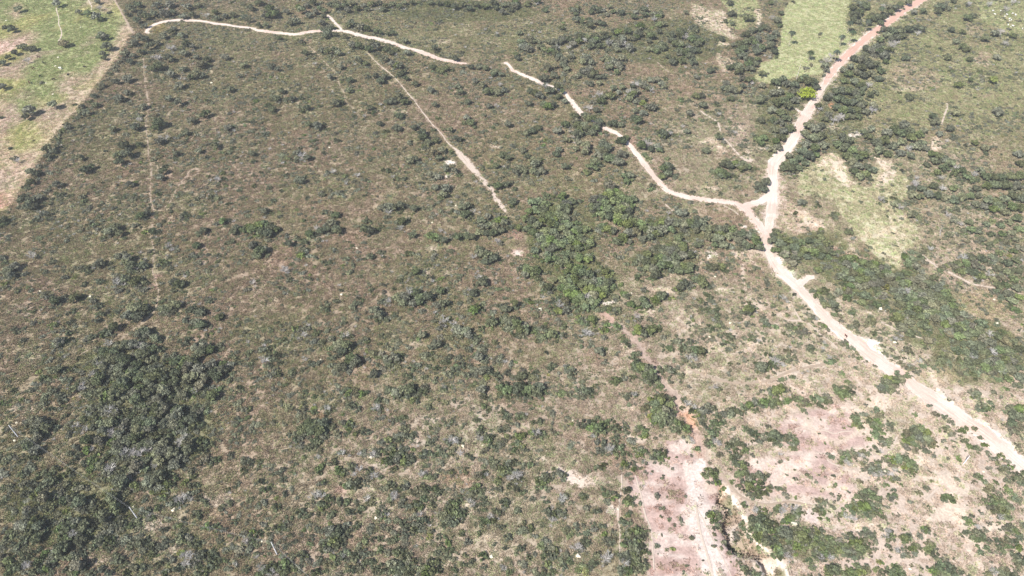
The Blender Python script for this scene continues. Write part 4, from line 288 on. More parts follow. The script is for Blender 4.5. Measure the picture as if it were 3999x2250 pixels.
# ------------------------------------------------------------------ roads and trails (picture position and width)
def route(parts):
    out = []
    for sheet, txt in parts:
        for t in txt.split():
            x, y, w = (float(v) for v in t.split(','))
            if sheet: x, y, w = x * SH + 1000 * sheet[0], y * SH + 750 * sheet[1], w * SH
            out.append((x, y, w))
    return np.array(out)
ROUTES = [  # name, tone (0 sand, 1 pink, 2 red, 3 brown), route
 ('dirt_road', 1, route([((3, 0), '1230,-45,52 1150,5,50 1050,62,50 960,127,50 880,188,54 800,243,52 720,308,54 650,372,58 580,432,60 512,510,52 462,575,48 424,640,42 388,705,38 345,770,52 300,850,78 255,920,70 215,990,62 185,1060,72 150,1120,84 85,1185,96 45,1240,84 32,1310,60 38,1380,70'),
   ((3, 1), '35,0,74 30,100,68 15,200,66 -2,300,62 -8,390,60 8,455,54 45,535,60 105,610,66 165,665,66 228,722,62 290,790,60 345,850,64 405,912,68 475,985,74 560,1062,80 640,1125,88 720,1190,92 800,1250,96 880,1310,96 960,1362,88 1050,1410,82'),
   ((3, 2), '1090,5,80 1150,48,84 1230,105,96 1310,160,100 1390,215,100 1465,270,104 1545,322,106 1625,378,108 1705,438,110 1785,500,112 1860,565,112 1935,630,110 2020,700,110')])),
 ('dirt_track', 1, route([((2, 1), '1905,330,70 1870,270,84 1820,205,82 1780,155,80 1740,115,74 1690,92,52 1620,76,42 1540,70,36 1450,58,38 1350,42,40 1270,25,36 1205,5,34'),
   ((2, 0), '1175,1440,38 1125,1392,42 1080,1345,40 1045,1295,42 1005,1245,44 965,1195,44 925,1145,40 885,1095,34 830,1040,30 775,1000,34 700,968,40 640,930,30 590,905,34 540,868,40 498,830,44 468,790,46 430,745,34 395,700,20 320,660,18 230,633,22 180,607,30 120,582,28 60,557,26 0,530,24'),
   ((1, 0), '1925,515,22 1895,480,20 1870,476,12')])),
 ('dirt_track', 1, route([((1, 0), '1590,480,8 1550,478,20 1500,470,26 1430,455,28 1380,445,30 1330,425,30 1260,400,32 1200,378,28 1150,366,18 1110,356,30 1060,337,34 980,312,34 900,291,32 840,280,32 780,266,34 720,247,30 660,235,20 560,232,22 480,236,26 420,240,24 360,250,24 290,260,24 230,255,22 140,245,22 60,235,20 0,228,18'),
   ((0, 0), '1930,222,16 1860,208,16 1780,200,15 1700,187,18 1620,178,18 1560,165,14 1500,158,15 1430,155,22 1350,153,20 1270,160,20 1200,175,20 1150,195,24 1115,225,28 1100,250,24')])),
 ('dirt_track', 1, route([((2, 1), '1735,112,44 1790,98,54 1850,82,56 1910,48,60'), ((3, 1), '25,15,60')])),
 ('dirt_track', 1, route([((3, 1), '225,705,60 262,675,66 300,648,50 350,640,30')])),
 ('dirt_track', 1, route([((3, 0), '290,855,30 255,850,26 230,838,20 208,820,10'),])),
 ('dirt_track', 1, route([((1, 0), '540,116,14 575,148,22 610,185,20 650,225,14')])),
 ('footpath', 0, route([((1, 0), '845,400,3 885,445,4 930,490,5 980,530,5 1020,562,5 1070,612,4 1110,660,5 1150,710,6 1190,755,6 1222,800,7 1260,850,7 1300,900,7 1340,950,7 1400,1010,6 1440,1070,7 1490,1115,12 1540,1150,20 1590,1200,26 1640,1270,34 1690,1335,42 1740,1392,46 1782,1440,46'), ((1, 1), '1820,70,42 1860,118,34 1888,150,14')])),
 ('footpath', 0, route([((1, 0), '1505,1125,20 1540,1180,26 1590,1240,20 1640,1300,16')])),
 ('footpath', 3, route([((1, 0), '388,340,6 450,395,5 530,480,5 600,560,4 640,660,4 665,700,6 680,770,5 742,822,4')])),
 ('footpath', 3, route([((0, 0), '1085,440,6 1090,560,8 1105,680,9 1120,800,7 1100,940,8 1115,1050,8 1122,1170,8 1140,1270,9 1140,1400,8'), ((0, 1), '1132,0,8 1140,70,8 1158,130,10 1160,200,6 1140,330,6 1155,400,8 1165,470,9 1150,570,8 1168,660,9 1195,720,9 1195,780,8 1175,880,6 1120,950,6 1050,1000,8 1000,1045,8 870,1130,6 700,1180,7 610,1222,6')])),
 ('footpath', 3, route([((0, 1), '1158,130,6 1210,138,6 1260,100,6 1310,40,6 1335,-30,6'), ((0, 0), '1400,1340,5 1440,1283,6 1490,1275,7 1500,1300,6 1450,1335,5')])),
 ('footpath', 0, route([((0, 0), '668,0,6 684,30,6 694,55,6 690,80,4'),])),
 ('footpath', 0, route([((0, 0), '425,60,9 432,95,6 446,140,6 444,180,6 458,215,6 466,250,9 456,290,9 440,310,7')])),
 ('footpath', 3, route([((0, 0), '862,-10,14 900,60,12 950,150,14 1005,250,14')])),
 ('footpath', 0, route([((2, 2), '822,590,6 825,680,9 828,780,9 812,870,10 803,960,14 800,1020,14 812,1090,10 815,1200,8 808,1370,6')])),
 ('footpath', 0, route([((2, 2), '930,690,8 955,770,9 980,860,10 990,920,14 1010,1000,12 1040,1080,18 1055,1150,12 1062,1250,10 1072,1400,9')])),
 ('footpath', 0, route([((2, 2), '1385,890,14 1395,960,14 1410,1060,16 1430,1150,15 1455,1230,16 1485,1330,17 1515,1460,18')])),
 ('footpath', 0, route([((2, 2), '1405,950,7 1450,1040,8 1500,1150,8 1560,1260,8 1620,1370,7 1655,1450,7')])),
 ('footpath', 3, route([((2, 0), '1095,470,8 1150,520,8 1180,545,7')])), ('footpath', 0, route([((2, 0), '1395,810,7 1450,860,8 1520,900,9 1560,940,10 1575,1000,8')])),
 ('footpath', 0, route([((2, 0), '1600,1045,8 1650,1100,9 1700,1155,10 1745,1200,14 1790,1215,18 1820,1200,12')])),
 ('footpath', 0, route([((3, 0), '1350,780,14 1345,830,16 1325,890,14 1310,940,8')])), ('footpath', 0, route([((3, 1), '1165,475,10 1220,525,10 1280,570,8 1345,595,12 1440,645,12 1530,690,10 1620,710,9 1710,722,8')])),
 ('footpath', 0, route([((3, 1), '85,935,6 160,970,7 250,975,9 330,1010,9 400,1080,8 470,1130,8 540,1190,7')])), ('footpath', 0, route([((3, 1), '175,840,6 205,900,7 250,975,7')])),
 ('footpath', 0, route([((3, 1), '850,985,6 920,1015,7 990,1050,7 1080,1080,7 1160,1105,7 1215,1128,6')])),
 ('footpath', 0, route([((3, 2), '795,10,18 825,60,20 870,110,14 880,180,14 880,260,12 890,320,8')])), ('footpath', 0, route([((3, 2), '820,65,12 880,75,14 930,85,10 965,50,10 1000,20,12')])),
 ('footpath', 0, route([((3, 2), '990,370,10 950,440,13 915,510,15 880,560,16 860,600,14')])), ('footpath', 0, route([((3, 2), '1245,350,9 1280,420,10 1300,490,11 1315,560,9')])),
 ('footpath', 0, route([((3, 2), '840,730,8 845,790,9 840,840,8')])), ('footpath', 0, route([((3, 2), '875,1090,10 855,1150,12 850,1220,12 830,1300,9 800,1400,8')])),
 ('footpath', 0, route([((3, 2), '1180,880,12 1240,825,16 1280,785,16 1340,750,10')])), ('footpath', 0, route([((3, 2), '1010,1150,8 985,1190,10 960,1240,8')])),
 ('footpath', 0, route([((3, 2), '200,340,7 260,325,9 340,350,10 420,350,9 500,375,9 560,360,8 630,355,7')])), ('footpath', 0, route([((3, 2), '360,520,8 430,530,10 445,570,9 500,605,8 570,625,8 640,670,6')])),
 ('footpath', 3, route([((1, 2), '430,720,6 520,670,7 600,610,8 680,575,9 730,545,7')])), ('footpath', 3, route([((1, 2), '740,570,8 800,595,11 860,615,13 910,640,14 960,665,14 1050,680,12 1150,670,8')])),
 ('footpath', 3, route([(None, '2687,1434,9 2770,1475,10 2880,1496,10 2990,1489,9 3100,1448,9 3236,1420,10 3319,1406,8')])),
 ('footpath', 3, route([(None, '2815,1845,8 2890,1935,9 2985,1970,10 3080,1960,8 3170,1975,7')])),
 ('footpath', 0, route([((2, 1), '1130,70,6 1170,105,8 1210,145,8')])), ('footpath', 0, route([((2, 1), '1590,100,5 1650,130,6 1720,180,6')])),
]

ROAD_LINE = flat(ROUTES[0][2][:, 0], ROUTES[0][2][:, 1])
WASH = smooth_line(gpts('700,925 760,980 830,1030 880,1080 950,1150 1010,1240 1060,1310 1110,1390 1160,1449 1215,1520 1255,1590 1290,1650 1330,1710 1375,1785 1410,1860 1445,1930 1455,2010', (2, 1)), 3)

# ------------------------------------------------------------------ ground colour (true colours of soil and grass, linear)
PASTURE = gpts('-80,-80 425,-80 448,0 520,127 466,222 362,352 217,523 150,631 78,750 50,800 0,832 -80,860')
C = lambda *v: np.array(v)
BROWN, OLIVE, STRAW = C(.282, .215, .155), C(.246, .210, .130), C(.445, .375, .30)
PGREEN, PPINK, MEADOW = C(.27, .282, .132), C(.385, .30, .225), C(.375, .368, .21)
PINK, LILAC, SAND, WHITE = C(.42, .29, .235), C(.39, .28, .24), C(.53, .44, .345), C(.66, .59, .52)
RED, ORANGE, UPLAND = C(.36, .215, .155), C(.46, .26, .15), C(.30, .28, .165)
def mixc(c, col, m): return c * (1 - m[:, None]) + col * m[:, None]
def paint(P):
    x, y = P[:, 0], P[:, 1]
    wob = 3.0 * (np.stack([fbm(x, y, 9, 3, 41), fbm(x, y, 9, 3, 47)], -1) - 0.5)
    Q = P + 2 * wob
    n1, n2, n3, n4 = fbm(x, y, 40, 4, 5), fbm(x, y, 14, 4, 6), fbm(x, y, 5, 3, 8), fbm(x, y, 2.4, 2, 9)
    c = mixc(np.tile(BROWN, (len(P), 1)), OLIVE, sstep(.35, .65, .6 * n1 + .4 * n2))
    def ell(sheet, cx, cy, rx, ry):
        cc = pts(f'{cx},{cy}', sheet)[0]
        a = np.linspace(0, 2 * math.pi, 20, endpoint=False)
        rx, ry = (rx, ry) if sheet is None else (rx * SH, ry * SH)
        return flat(cc[0] + rx * np.cos(a), cc[1] + ry * np.sin(a))
    def lay(c, poly, col, soft, amount=1.0, rough=0.0, n=n2):
        m = soft_poly(Q, poly, soft)
        if rough: m = sstep(.5 - .18, .5 + .18, m * (1 + rough) - rough * n - .0)
        return mixc(c, col, m * amount)
    # paler, sandier soil towards the lower right and the far right
    c = lay(c, ell(None, 3500, 2000, 850, 700), C(.455, .365, .30), 50, .85)
    c = lay(c, ell(None, 2750, 1350, 500, 330), STRAW, 40, .45)
    c = lay(c, ell(None, 2200, 2000, 650, 500), STRAW, 50, .30)
    c = lay(c, ell(None, 3650, 1150, 500, 600), STRAW, 60, .40)
    c = lay(c, ell(None, 2900, 620, 380, 260), STRAW, 40, .35)
    c = lay(c, ell(None, 3700, 120, 600, 420), UPLAND, 30, .9)
    c = lay(c, ell(None, 1500, 120, 900, 120), UPLAND, 30, .4)
    c = lay(c, ell(None, 1600, 1950, 600, 400), STRAW, 40, .22)
    c = lay(c, ell(None, 100, 1000, 500, 60), OLIVE, 14, .5)
    # patches of bleached or greener grass everywhere
    c = mixc(c, STRAW, .18 * sstep(.50, .78, n2))
    c = mixc(c, C(.18, .18, .09), .25 * sstep(.58, .75, fbm(x, y, 17, 3, 33)))
    c = mixc(c, C(.33, .22, .165), .28 * sstep(.60, .78, fbm(x, y, 22, 3, 37)))
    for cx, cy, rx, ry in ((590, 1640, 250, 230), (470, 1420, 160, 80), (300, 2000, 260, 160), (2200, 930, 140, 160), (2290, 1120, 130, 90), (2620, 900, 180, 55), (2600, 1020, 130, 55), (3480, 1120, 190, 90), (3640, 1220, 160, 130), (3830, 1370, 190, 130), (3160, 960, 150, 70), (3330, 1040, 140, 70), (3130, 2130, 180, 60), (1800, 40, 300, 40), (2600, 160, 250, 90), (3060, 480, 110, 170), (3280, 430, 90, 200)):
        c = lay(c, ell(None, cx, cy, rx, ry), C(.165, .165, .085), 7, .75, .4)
    # far right pasture
    for p, cl, am in (('1480,180 1640,210 1600,270 1500,260', PPINK, .7), ('1600,390 1700,420 1640,520 1540,470', PPINK, .8), ('940,470 1080,480 1220,520 1330,590 1280,680 1080,700 940,650 900,600', PPINK, .6),
                      ('1600,700 1760,690 1700,760 1580,750', PPINK, .7), ('1560,10 1940,10 1940,300 1750,230 1600,150', MEADOW, .6), ('1420,560 1940,640 1940,760 1500,700', UPLAND, .8), ('1250,560 1400,560 1420,640 1300,640', MEADOW, .4)):
        c = lay(c, gpts(p, (3, 0)), cl, 5, am, .7)
    # meadows
    c = lay(c, gpts('110,60 200,-30 610,-30 625,60 590,140 600,210 690,260 720,300 600,400 560,420 420,450 400,560 240,565 20,620 -110,605 -70,480 30,440 95,330 100,200', (3, 0)), MEADOW, 3, 1, .35)
    c = lay(c, gpts('1560,-20 1850,-20 1870,80 1830,160 1720,220 1620,180 1640,80', (2, 0)), MEADOW, 5, .9, .5)
    c = lay(c, gpts('1340,10 1400,20 1480,70 1620,80 1610,150 1700,260 1690,300 1560,260 1480,220 1370,180 1360,90', (2, 0)), SAND, 6, .75, 1.2, n3)
    c = lay(c, gpts('1820,60 1880,60 1880,200 1850,210 1840,140', (2, 0)), SAND, 2, 1, .3, n3)
    c = lay(c, gpts('1530,290 1640,330 1620,360 1530,340', (2, 0)), SAND, 3, .9, .7, n3)
    c = lay(c, gpts('230,1310 340,1250 470,1150 540,1180 610,1330 690,1390 770,1440 800,1180 950,1240 1060,1350 1050,1500 240,1470', (3, 0)), C(.395, .36, .235), 5, .95, .4)
    c = lay(c, gpts('230,-30 1060,-60 960,130 1130,260 1165,370 1040,440 1010,510 960,580 850,500 720,350 610,260 560,170 480,60', (3, 1)), C(.395, .36, .235), 5, .95, .4)
    c = lay(c, gpts('720,200 900,220 1150,360 1040,440 1000,560 880,520 740,360', (3, 1)), C(.43, .40, .265), 5, .8, .6)
    for p in ('330,1270 470,1150 560,1190 620,1350 700,1400 600,1420 450,1260', '770,1170 860,1180 950,1240 960,1300 900,1400 820,1410 870,1290'):
        c = lay(c, gpts(p, (3, 0)), SAND, 3, .9, .9, n3)
    c = lay(c, gpts('440,380 540,400 640,450 800,460 810,500 640,480 520,460', (3, 1)), PINK, 4, .7, .5)
    c = lay(c, gpts('70,40 150,60 250,120 400,190 440,260 330,290 100,310 60,280', (3, 1)), C(.44, .345, .27), 3, .9, .3)
    c = lay(c, gpts('90,30 200,100 330,180 420,200 430,260 350,260 220,160', (3, 1)), SAND, 2, .8, .6, n3)
    # cattle pasture beyond the fence
    pm = soft_poly(P + .3 * wob, PASTURE, 1.2)
    pc = mixc(np.tile(PPINK, (len(P), 1)), C(.36, .33, .15), sstep(.4, .6, n1))
    for e in ((560, 330, 380, 230), (330, 620, 170, 170), (520, 520, 260, 150), (300, 20, 420, 110), (760, 180, 180, 160), (180, 800, 150, 60), (30, 90, 120, 150), (360, 560, 150, 120)):
        g = soft_poly(Q, ell((0, 0), *e), 18)
        pc = mixc(pc, PGREEN, sstep(.32, .78, g * (.30 + 1.1 * n2)))
    for e in ((190, 300, 130, 55), (80, 560, 110, 60), (560, 610, 130, 60), (20, 900, 60, 140), (120, 90, 60, 60), (800, 60, 60, 60), (420, 950, 200, 60), (150, 1250, 200, 120), (20, 1050, 60, 200)):
        pc = mixc(pc, C(.44, .325, .25), .75 * sstep(.25, .8, soft_poly(Q, ell((0, 0), *e), 16) * (.5 + .9 * n3)))
    pc = mixc(pc, C(.50, .36, .29), soft_poly(Q, gpts('-40,330 90,330 150,300 210,290 200,340 90,400 -40,450', (0, 0)), 3))
    pc = mixc(pc, C(.50, .30, .23), .9 * soft_poly(Q, gpts('-40,0 100,0 80,90 0,150 -60,160', (0, 1)), 4))
    edge, _ = dist_line(P, gpts('520,127 466,222 362,352 217,523 150,631 78,750'))
    pc = mixc(pc, C(.48, .375, .265), .7 * (1 - sstep(2, 14, edge + 8 * (n3 - .5))))
    c = mixc(c, pc, pm)
    # bare fields, lower right
    c = lay(c, gpts('1130,420 1300,430 1400,545 1470,640 1560,700 1570,800 1500,950 1560,1100 1680,1300 1830,1500 1060,1500 1040,1200 1000,1050 930,900 870,760 940,640 1100,600 1150,500', (2, 2)), LILAC, 4, 1, .25)
    c = lay(c, gpts('60,290 250,210 500,140 640,150 650,300 760,370 790,430 560,500 450,520 640,680 700,800 560,850 300,850 0,830 -260,760 -260,660 0,560 230,500 60,380', (3, 2)), LILAC, 6, 1, .35)
    c = lay(c, gpts('-160,840 200,860 500,900 520,1060 300,1060 250,980 60,900', (3, 2)), C(.46, .38, .31), 5, .9, .5)
    band = fbm(x * .3 + .15 * y, y, 5.5, 4, 91)
    f1 = soft_poly(Q, gpts('900,640 1300,560 1580,720 1500,950 1560,1100 1830,1500 1060,1500 1000,1050', (2, 2)), 5)
    c = mixc(c, C(.51, .42, .365), f1 * .75 * sstep(.46, .58, band))
    c = mixc(c, C(.32, .215, .18), f1 * .7 * sstep(.50, .68, fbm(x * .5, y, 8, 3, 95)))
    f2 = soft_poly(Q, gpts('40,240 640,140 800,430 640,700 700,830 -200,830 -200,560', (3, 2)), 6)
    c = mixc(c, C(.57, .46, .385), f2 * .75 * sstep(.50, .66, fbm(x * .5, y, 5.5, 4, 97)))
    for p in ('300,610 520,690 700,760 720,800 500,780 280,700', '1160,460 1300,430 1420,440 1400,520 1180,520', '1290,600 1420,600 1440,720 1320,760'):
        c = lay(c, gpts(p, (2, 2)), C(.58, .48, .41), 3, .7, .7, n3)
    for p in ('1250,800 1500,900 1650,1100 1600,1250 1400,1000', '1350,660 1500,720 1550,800 1400,780', '600,1020 860,1020 980,1130 700,1110', '1230,930 1400,900 1560,1000 1450,1050', '930,540 1180,520 1240,580 1150,640', '1160,650 1300,680 1350,740 1180,720', '1640,1040 1760,1040 1780,1110 1680,1110'):
        c = lay(c, gpts(p, (3, 2)), SAND, 4, .75, .8, n3)
    # eroded red wash from the wood down to the fields
    wash = smooth_line(gpts('700,925 760,980 830,1030 880,1080 950,1150 1010,1240 1060,1310 1110,1390 1160,1449 1215,1520 1255,1590 1290,1650', (2, 1)), 2)
    d, _ = dist_line(Q, wash)
    c = mixc(c, C(.355, .265, .215), .85 * (1 - sstep(1.2, 3.8, d + 4.5 * (n3 - .5))))
    c = lay(c, gpts('640,930 720,920 800,970 790,1020 720,990', (2, 1)), C(.40, .27, .21), 2, .9)
    d, _ = dist_line(Q, smooth_line(gpts('1290,200 1330,260 1375,335 1410,410 1445,480 1455,560', (2, 2)), 2))
    c = mixc(c, C(.40, .285, .225), 1 - sstep(1.6, 4.2, d + 2 * (n3 - .5)))
    d, _ = dist_line(Q, gpts('1282,222 1320,215 1345,265 1335,300', (2, 2)))
    c = mixc(c, ORANGE, .6 * (1 - sstep(.6, 2.2, d + 1.8 * (n3 - .5))))
    d, par = dist_line(Q, smooth_line(gpts('1450,565 1415,625 1380,690 1375,780 1380,880 1400,1000 1425,1120 1455,1230 1490,1330 1525,1480', (2, 2)), 2))
    w = 2.0 + 4.0 * np.sin(np.clip(par * 3.1, 0, 3.14)) + 3 * par
    c = mixc(c, C(.56, .475, .42), (1 - sstep(.25 * w, 1.0 * w, d + 5 * (n3 - .5))) * .92)
    # worn verges of the main road
    d, _ = dist_line(Q, ROAD_LINE)
    c = mixc(c, C(.52, .42, .35), .8 * (1 - sstep(-.5, 3.0, d - 3.4 + 7 * (n3 - .5) + 4 * (n2 - .5))))
    # gully floor
    gm = soft_poly(P, GULLY, 1.0)
    c = mixc(c, C(.29, .215, .155), gm * .9)
    c = mixc(c, C(.20, .19, .11), gm * .8 * sstep(.5, .68, n3))
    d, _ = dist_line(P, smooth_line(gpts('1690,1040 1690,1100 1730,1180 1790,1230', (2, 2)), 2))
    c = mixc(c, C(.32, .245, .185), .7 * (1 - sstep(1.2, 3.2, d)))
    d, _ = dist_line(P, gpts('1660,1060 1680,1110 1690,1150', (2, 2)))
    c = mixc(c, C(.50, .43, .38), .8 * (1 - sstep(.8, 2.4, d + 2 * (n3 - .5))))
    d, par = dist_line(P + .25 * wob, RILL)
    rw = .8 + .9 * (n3 - .5) + .4 * np.sin(par * 40)
    c = mixc(c, C(.64, .56, .47), (1 - sstep(.6 * rw, 1.15 * rw, d)) * sstep(1.02, .98, par))
    d, _ = dist_line(P, gpts('1885,1350 1930,1370 1960,1380', (2, 2)))
    c = mixc(c, WHITE, .8 * (1 - sstep(.8, 3.0, d + 3 * (n3 - .5))))
    d, _ = dist_line(P, gpts('1590,770 1572,800 1580,830', (2, 2)))
    c = mixc(c, C(.40, .26, .17), .7 * (1 - sstep(.8, 2.0, d)))
    # sand and clay patches
    for sheet, e, cl, am in (((2, 1), (60, 455, 60, 42), PINK, .8), ((2, 1), (60, 465, 30, 26), WHITE, .55), ((2, 1), (740, 846, 85, 16), WHITE, .8), ((2, 1), (1500, 465, 32, 28), WHITE, .7), ((2, 1), (1010, 910, 90, 34), SAND, .7), ((2, 1), (1580, 735, 60, 20), SAND, .8),
            ((2, 1), (1730, 255, 34, 14), WHITE, .8), ((2, 1), (20, 325, 70, 40), PINK, .8), ((2, 1), (1130, 740, 110, 30), SAND, .55), ((2, 1), (1760, 470, 130, 50), SAND, .6), ((2, 1), (1530, 1170, 110, 50), SAND, .6), ((2, 1), (1860, 1110, 60, 34), SAND, .8), ((2, 1), (1620, 1230, 26, 60), SAND, .7), ((2, 1), (1640, 1060, 34, 100), SAND, .35), ((2, 1), (390, 600, 24, 40), PINK, .8), ((2, 1), (1300, 1000, 140, 60), SAND, .35), ((2, 1), (880, 1190, 60, 26), SAND, .6), ((2, 1), (1850, 830, 90, 60), SAND, .5),
            ((1, 1), (1470, 450, 55, 46), PINK, .8), ((1, 1), (1310, 620, 44, 34), SAND, .7), ((1, 1), (1450, 600, 60, 20), SAND, .4), ((1, 1), (420, 385, 60, 16), SAND, .6), ((1, 1), (490, 350, 34, 14), SAND, .6), ((1, 1), (1330, 415, 60, 24), SAND, .5), ((1, 1), (1210, 1160, 50, 26), SAND, .5),
            ((1, 0), (1455, 1212, 46, 20), WHITE, .9), ((1, 0), (1440, 1312, 26, 12), WHITE, .8), ((1, 0), (1120, 1240, 50, 40), PINK, .4), ((1, 0), (680, 490, 34, 16), PINK, .7), ((1, 0), (1380, 300, 100, 20), SAND, .45), ((1, 0), (370, 310, 50, 18), PINK, .5), ((1, 0), (1080, 825, 44, 10), SAND, .6), ((1, 0), (1820, 1082, 40, 10), SAND, .8), ((1, 0), (1700, 1380, 60, 40), PPINK, .5),
            ((0, 0), (1145, 255, 32, 18), WHITE, .9), ((0, 0), (1180, 225, 70, 40), C(.32, .25, .12), .8), ((0, 1), (1215, 640, 50, 24), PINK, .8), ((0, 1), (1160, 730, 30, 30), PINK, .6), ((0, 1), (205, 160, 18, 9), SAND, .8), ((0, 1), (1150, 190, 24, 14), PINK, .7), ((0, 1), (150, 900, 110, 60), STRAW, .25), ((0, 1), (230, 1260, 120, 70), STRAW, .25),
            ((0, 2), (190, 195, 110, 26), STRAW, .5), ((0, 2), (1150, 1060, 130, 50), STRAW, .6), ((0, 2), (950, 1190, 80, 30), STRAW, .6), ((0, 2), (790, 1390, 80, 20), SAND, .4), ((0, 2), (700, 1340, 50, 24), SAND, .4), ((0, 2), (1650, 900, 120, 60), STRAW, .6), ((0, 2), (1250, 1230, 110, 50), STRAW, .4), ((0, 2), (100, 1060, 60, 30), PPINK, .5),
            ((1, 2), (640, 800, 80, 30), PINK, .7), ((1, 2), (620, 850, 50, 30), PINK, .6), ((1, 2), (850, 820, 70, 24), SAND, .6), ((1, 2), (485, 250, 26, 24), ORANGE, .6), ((1, 2), (490, 235, 40, 20), SAND, .5), ((1, 2), (1230, 470, 90, 34), STRAW, .6), ((1, 2), (1370, 480, 30, 26), SAND, .6), ((1, 2), (1500, 730, 110, 60), C(.37, .27, .19), .7), ((1, 2), (1560, 570, 120, 40), STRAW, .4), ((1, 2), (1720, 240, 110, 50), STRAW, .5), ((1, 2), (1620, 960, 50, 70), SAND, .6), ((1, 2), (1810, 830, 40, 50), SAND, .6), ((1, 2), (1780, 1330, 90, 60), SAND, .5), ((1, 2), (1580, 1060, 30, 40), SAND, .6), ((1, 2), (1700, 1190, 60, 30), SAND, .5), ((1, 2), (1280, 300, 110, 40), STRAW, .4), ((1, 2), (700, 210, 110, 30), STRAW, .4), ((1, 2), (930, 650, 60, 26), STRAW, .6), ((1, 2), (1560, 150, 120, 60), STRAW, .3),
            ((2, 2), (200, 570, 70, 30), SAND, .5), ((2, 2), (560, 740, 110, 40), SAND, .4), ((2, 2), (770, 960, 34, 40), WHITE, .5), ((2, 2), (450, 590, 60, 24), SAND, .5), ((2, 2), (850, 180, 80, 14), SAND, .5), ((2, 2), (1000, 280, 60, 30), SAND, .6), ((2, 2), (930, 395, 90, 30), SAND, .6), ((2, 2), (1440, 580, 44, 30), WHITE, .8),
            ((2, 0), (1700, 1020, 90, 90), C(.42, .33, .27), .7), ((2, 0), (1710, 980, 50, 24), SAND, .7), ((2, 0), (1500, 1060, 100, 26), SAND, .7), ((2, 0), (1560, 1120, 80, 34), SAND, .6), ((2, 0), (1790, 1170, 26, 60), SAND, .8), ((2, 0), (1880, 1115, 60, 20), SAND, .8), ((2, 0), (1620, 490, 70, 60), SAND, .6), ((2, 0), (1560, 430, 24, 40), SAND, .7), ((2, 0), (720, 985, 90, 30), PINK, .6), ((2, 0), (900, 1080, 30, 60), PINK, .7), ((2, 0), (1000, 1210, 60, 30), SAND, .6), ((2, 0), (1430, 1400, 200, 40), C(.40, .33, .23), .4), ((2, 0), (1480, 1430, 110, 16), SAND, .6), ((2, 0), (500, 690, 110, 26), PINK, .4),
            ((3, 0), (1260, 1110, 44, 60), SAND, .8), ((3, 0), (1215, 1160, 20, 20), SAND, .7), ((3, 0), (1050, 680, 130, 24), SAND, .5), ((3, 0), (520, 970, 70, 20), SAND, .7), ((3, 0), (650, 1030, 60, 24), WHITE, .7), ((3, 0), (470, 800, 20, 26), C(.55, .3, .2), .7), ((3, 0), (505, 620, 26, 60), SAND, .5), ((3, 0), (1480, 1150, 150, 30), UPLAND, .6),
            ((3, 1), (790, 1130, 70, 26), WHITE, .95), ((3, 1), (720, 1110, 30, 14), WHITE, .8), ((3, 1), (850, 1190, 50, 44), WHITE, .8), ((3, 1), (920, 1270, 60, 40), SAND, .7), ((3, 1), (840, 865, 24, 20), WHITE, .6), ((3, 1), (120, 490, 24, 34), WHITE, .7), ((3, 1), (960, 980, 44, 16), SAND, .7), ((3, 1), (1650, 830, 220, 120), C(.36, .285, .19), .6), ((3, 1), (340, 1300, 110, 40), SAND, .7), ((3, 1), (700, 1290, 120, 40), C(.42, .33, .27), .5), ((3, 1), (1280, 1390, 160, 70), C(.40, .33, .23), .7), ((3, 1), (1010, 200, 40, 20), SAND, .6), ((3, 1), (1000, 1240, 50, 50), SAND, .5),
            ((3, 2), (1060, 40, 90, 40), C(.44, .36, .30), .8), ((3, 2), (830, 140, 110, 60), SAND, .7), ((3, 2), (640, 180, 100, 34), SAND, .6), ((3, 2), (350, 1000, 80, 50), C(.52, .42, .37), .9), ((3, 2), (480, 950, 40, 40), SAND, .4), ((3, 2), (190, 1063, 22, 12), WHITE, .9), ((3, 2), (20, 1350, 160, 40), SAND, .5), ((3, 2), (1260, 710, 130, 40), SAND, .4), ((3, 2), (1180, 710, 20, 12), ORANGE, .3), ((3, 2), (1550, 240, 40, 20), UPLAND, .4)):
        c = lay(c, ell(sheet, *e), cl, 2.5, am, .55, n3)
    # verge of the road: pale spoil on its far side
    for txt, sheet in (('700,1120 790,1160 860,1220 910,1280 980,1340', (3, 1)), ('1290,85 1370,140 1450,200 1560,260 1660,320 1760,390 1850,470', (3, 2)), ('60,500 110,570 180,630', (3, 1))):
        d, _ = dist_line(Q, gpts(txt, sheet))
        c = mixc(c, C(.74, .68, .60), .9 * (1 - sstep(1.0, 3.6, d + 4.5 * (n3 - .5))))
    trail = np.abs(fbm(x + 5 * n3, y + 5 * n2, 34, 2, 171) - .5) * 2
    trail2 = np.abs(fbm(x + 4 * n3, y + 4 * n2, 21, 2, 177) - .5) * 2
    se = sstep(2300, 2900, 2000 + FPX * x / (y * CP + CAM_H * SP)) * sstep(420, 250, y)
    c = mixc(c, C(.52, .42, .33), se * .75 * np.maximum(1 - sstep(.012, .04, trail), .7 * (1 - sstep(.012, .035, trail2))))
    c = c * (.88 + .24 * n4)[:, None] * (.93 + .14 * n3)[:, None]
    return np.clip(c, .01, .9)
near = (np.abs(PV[:, 0]) < 900) & (PV[:, 1] > 20) & (PV[:, 1] < 1100)
GC = np.tile(BROWN * .9, (len(PV), 1))
GC[near] = paint(PV[near])
GC3 = GC.reshape(XX.shape + (3,))

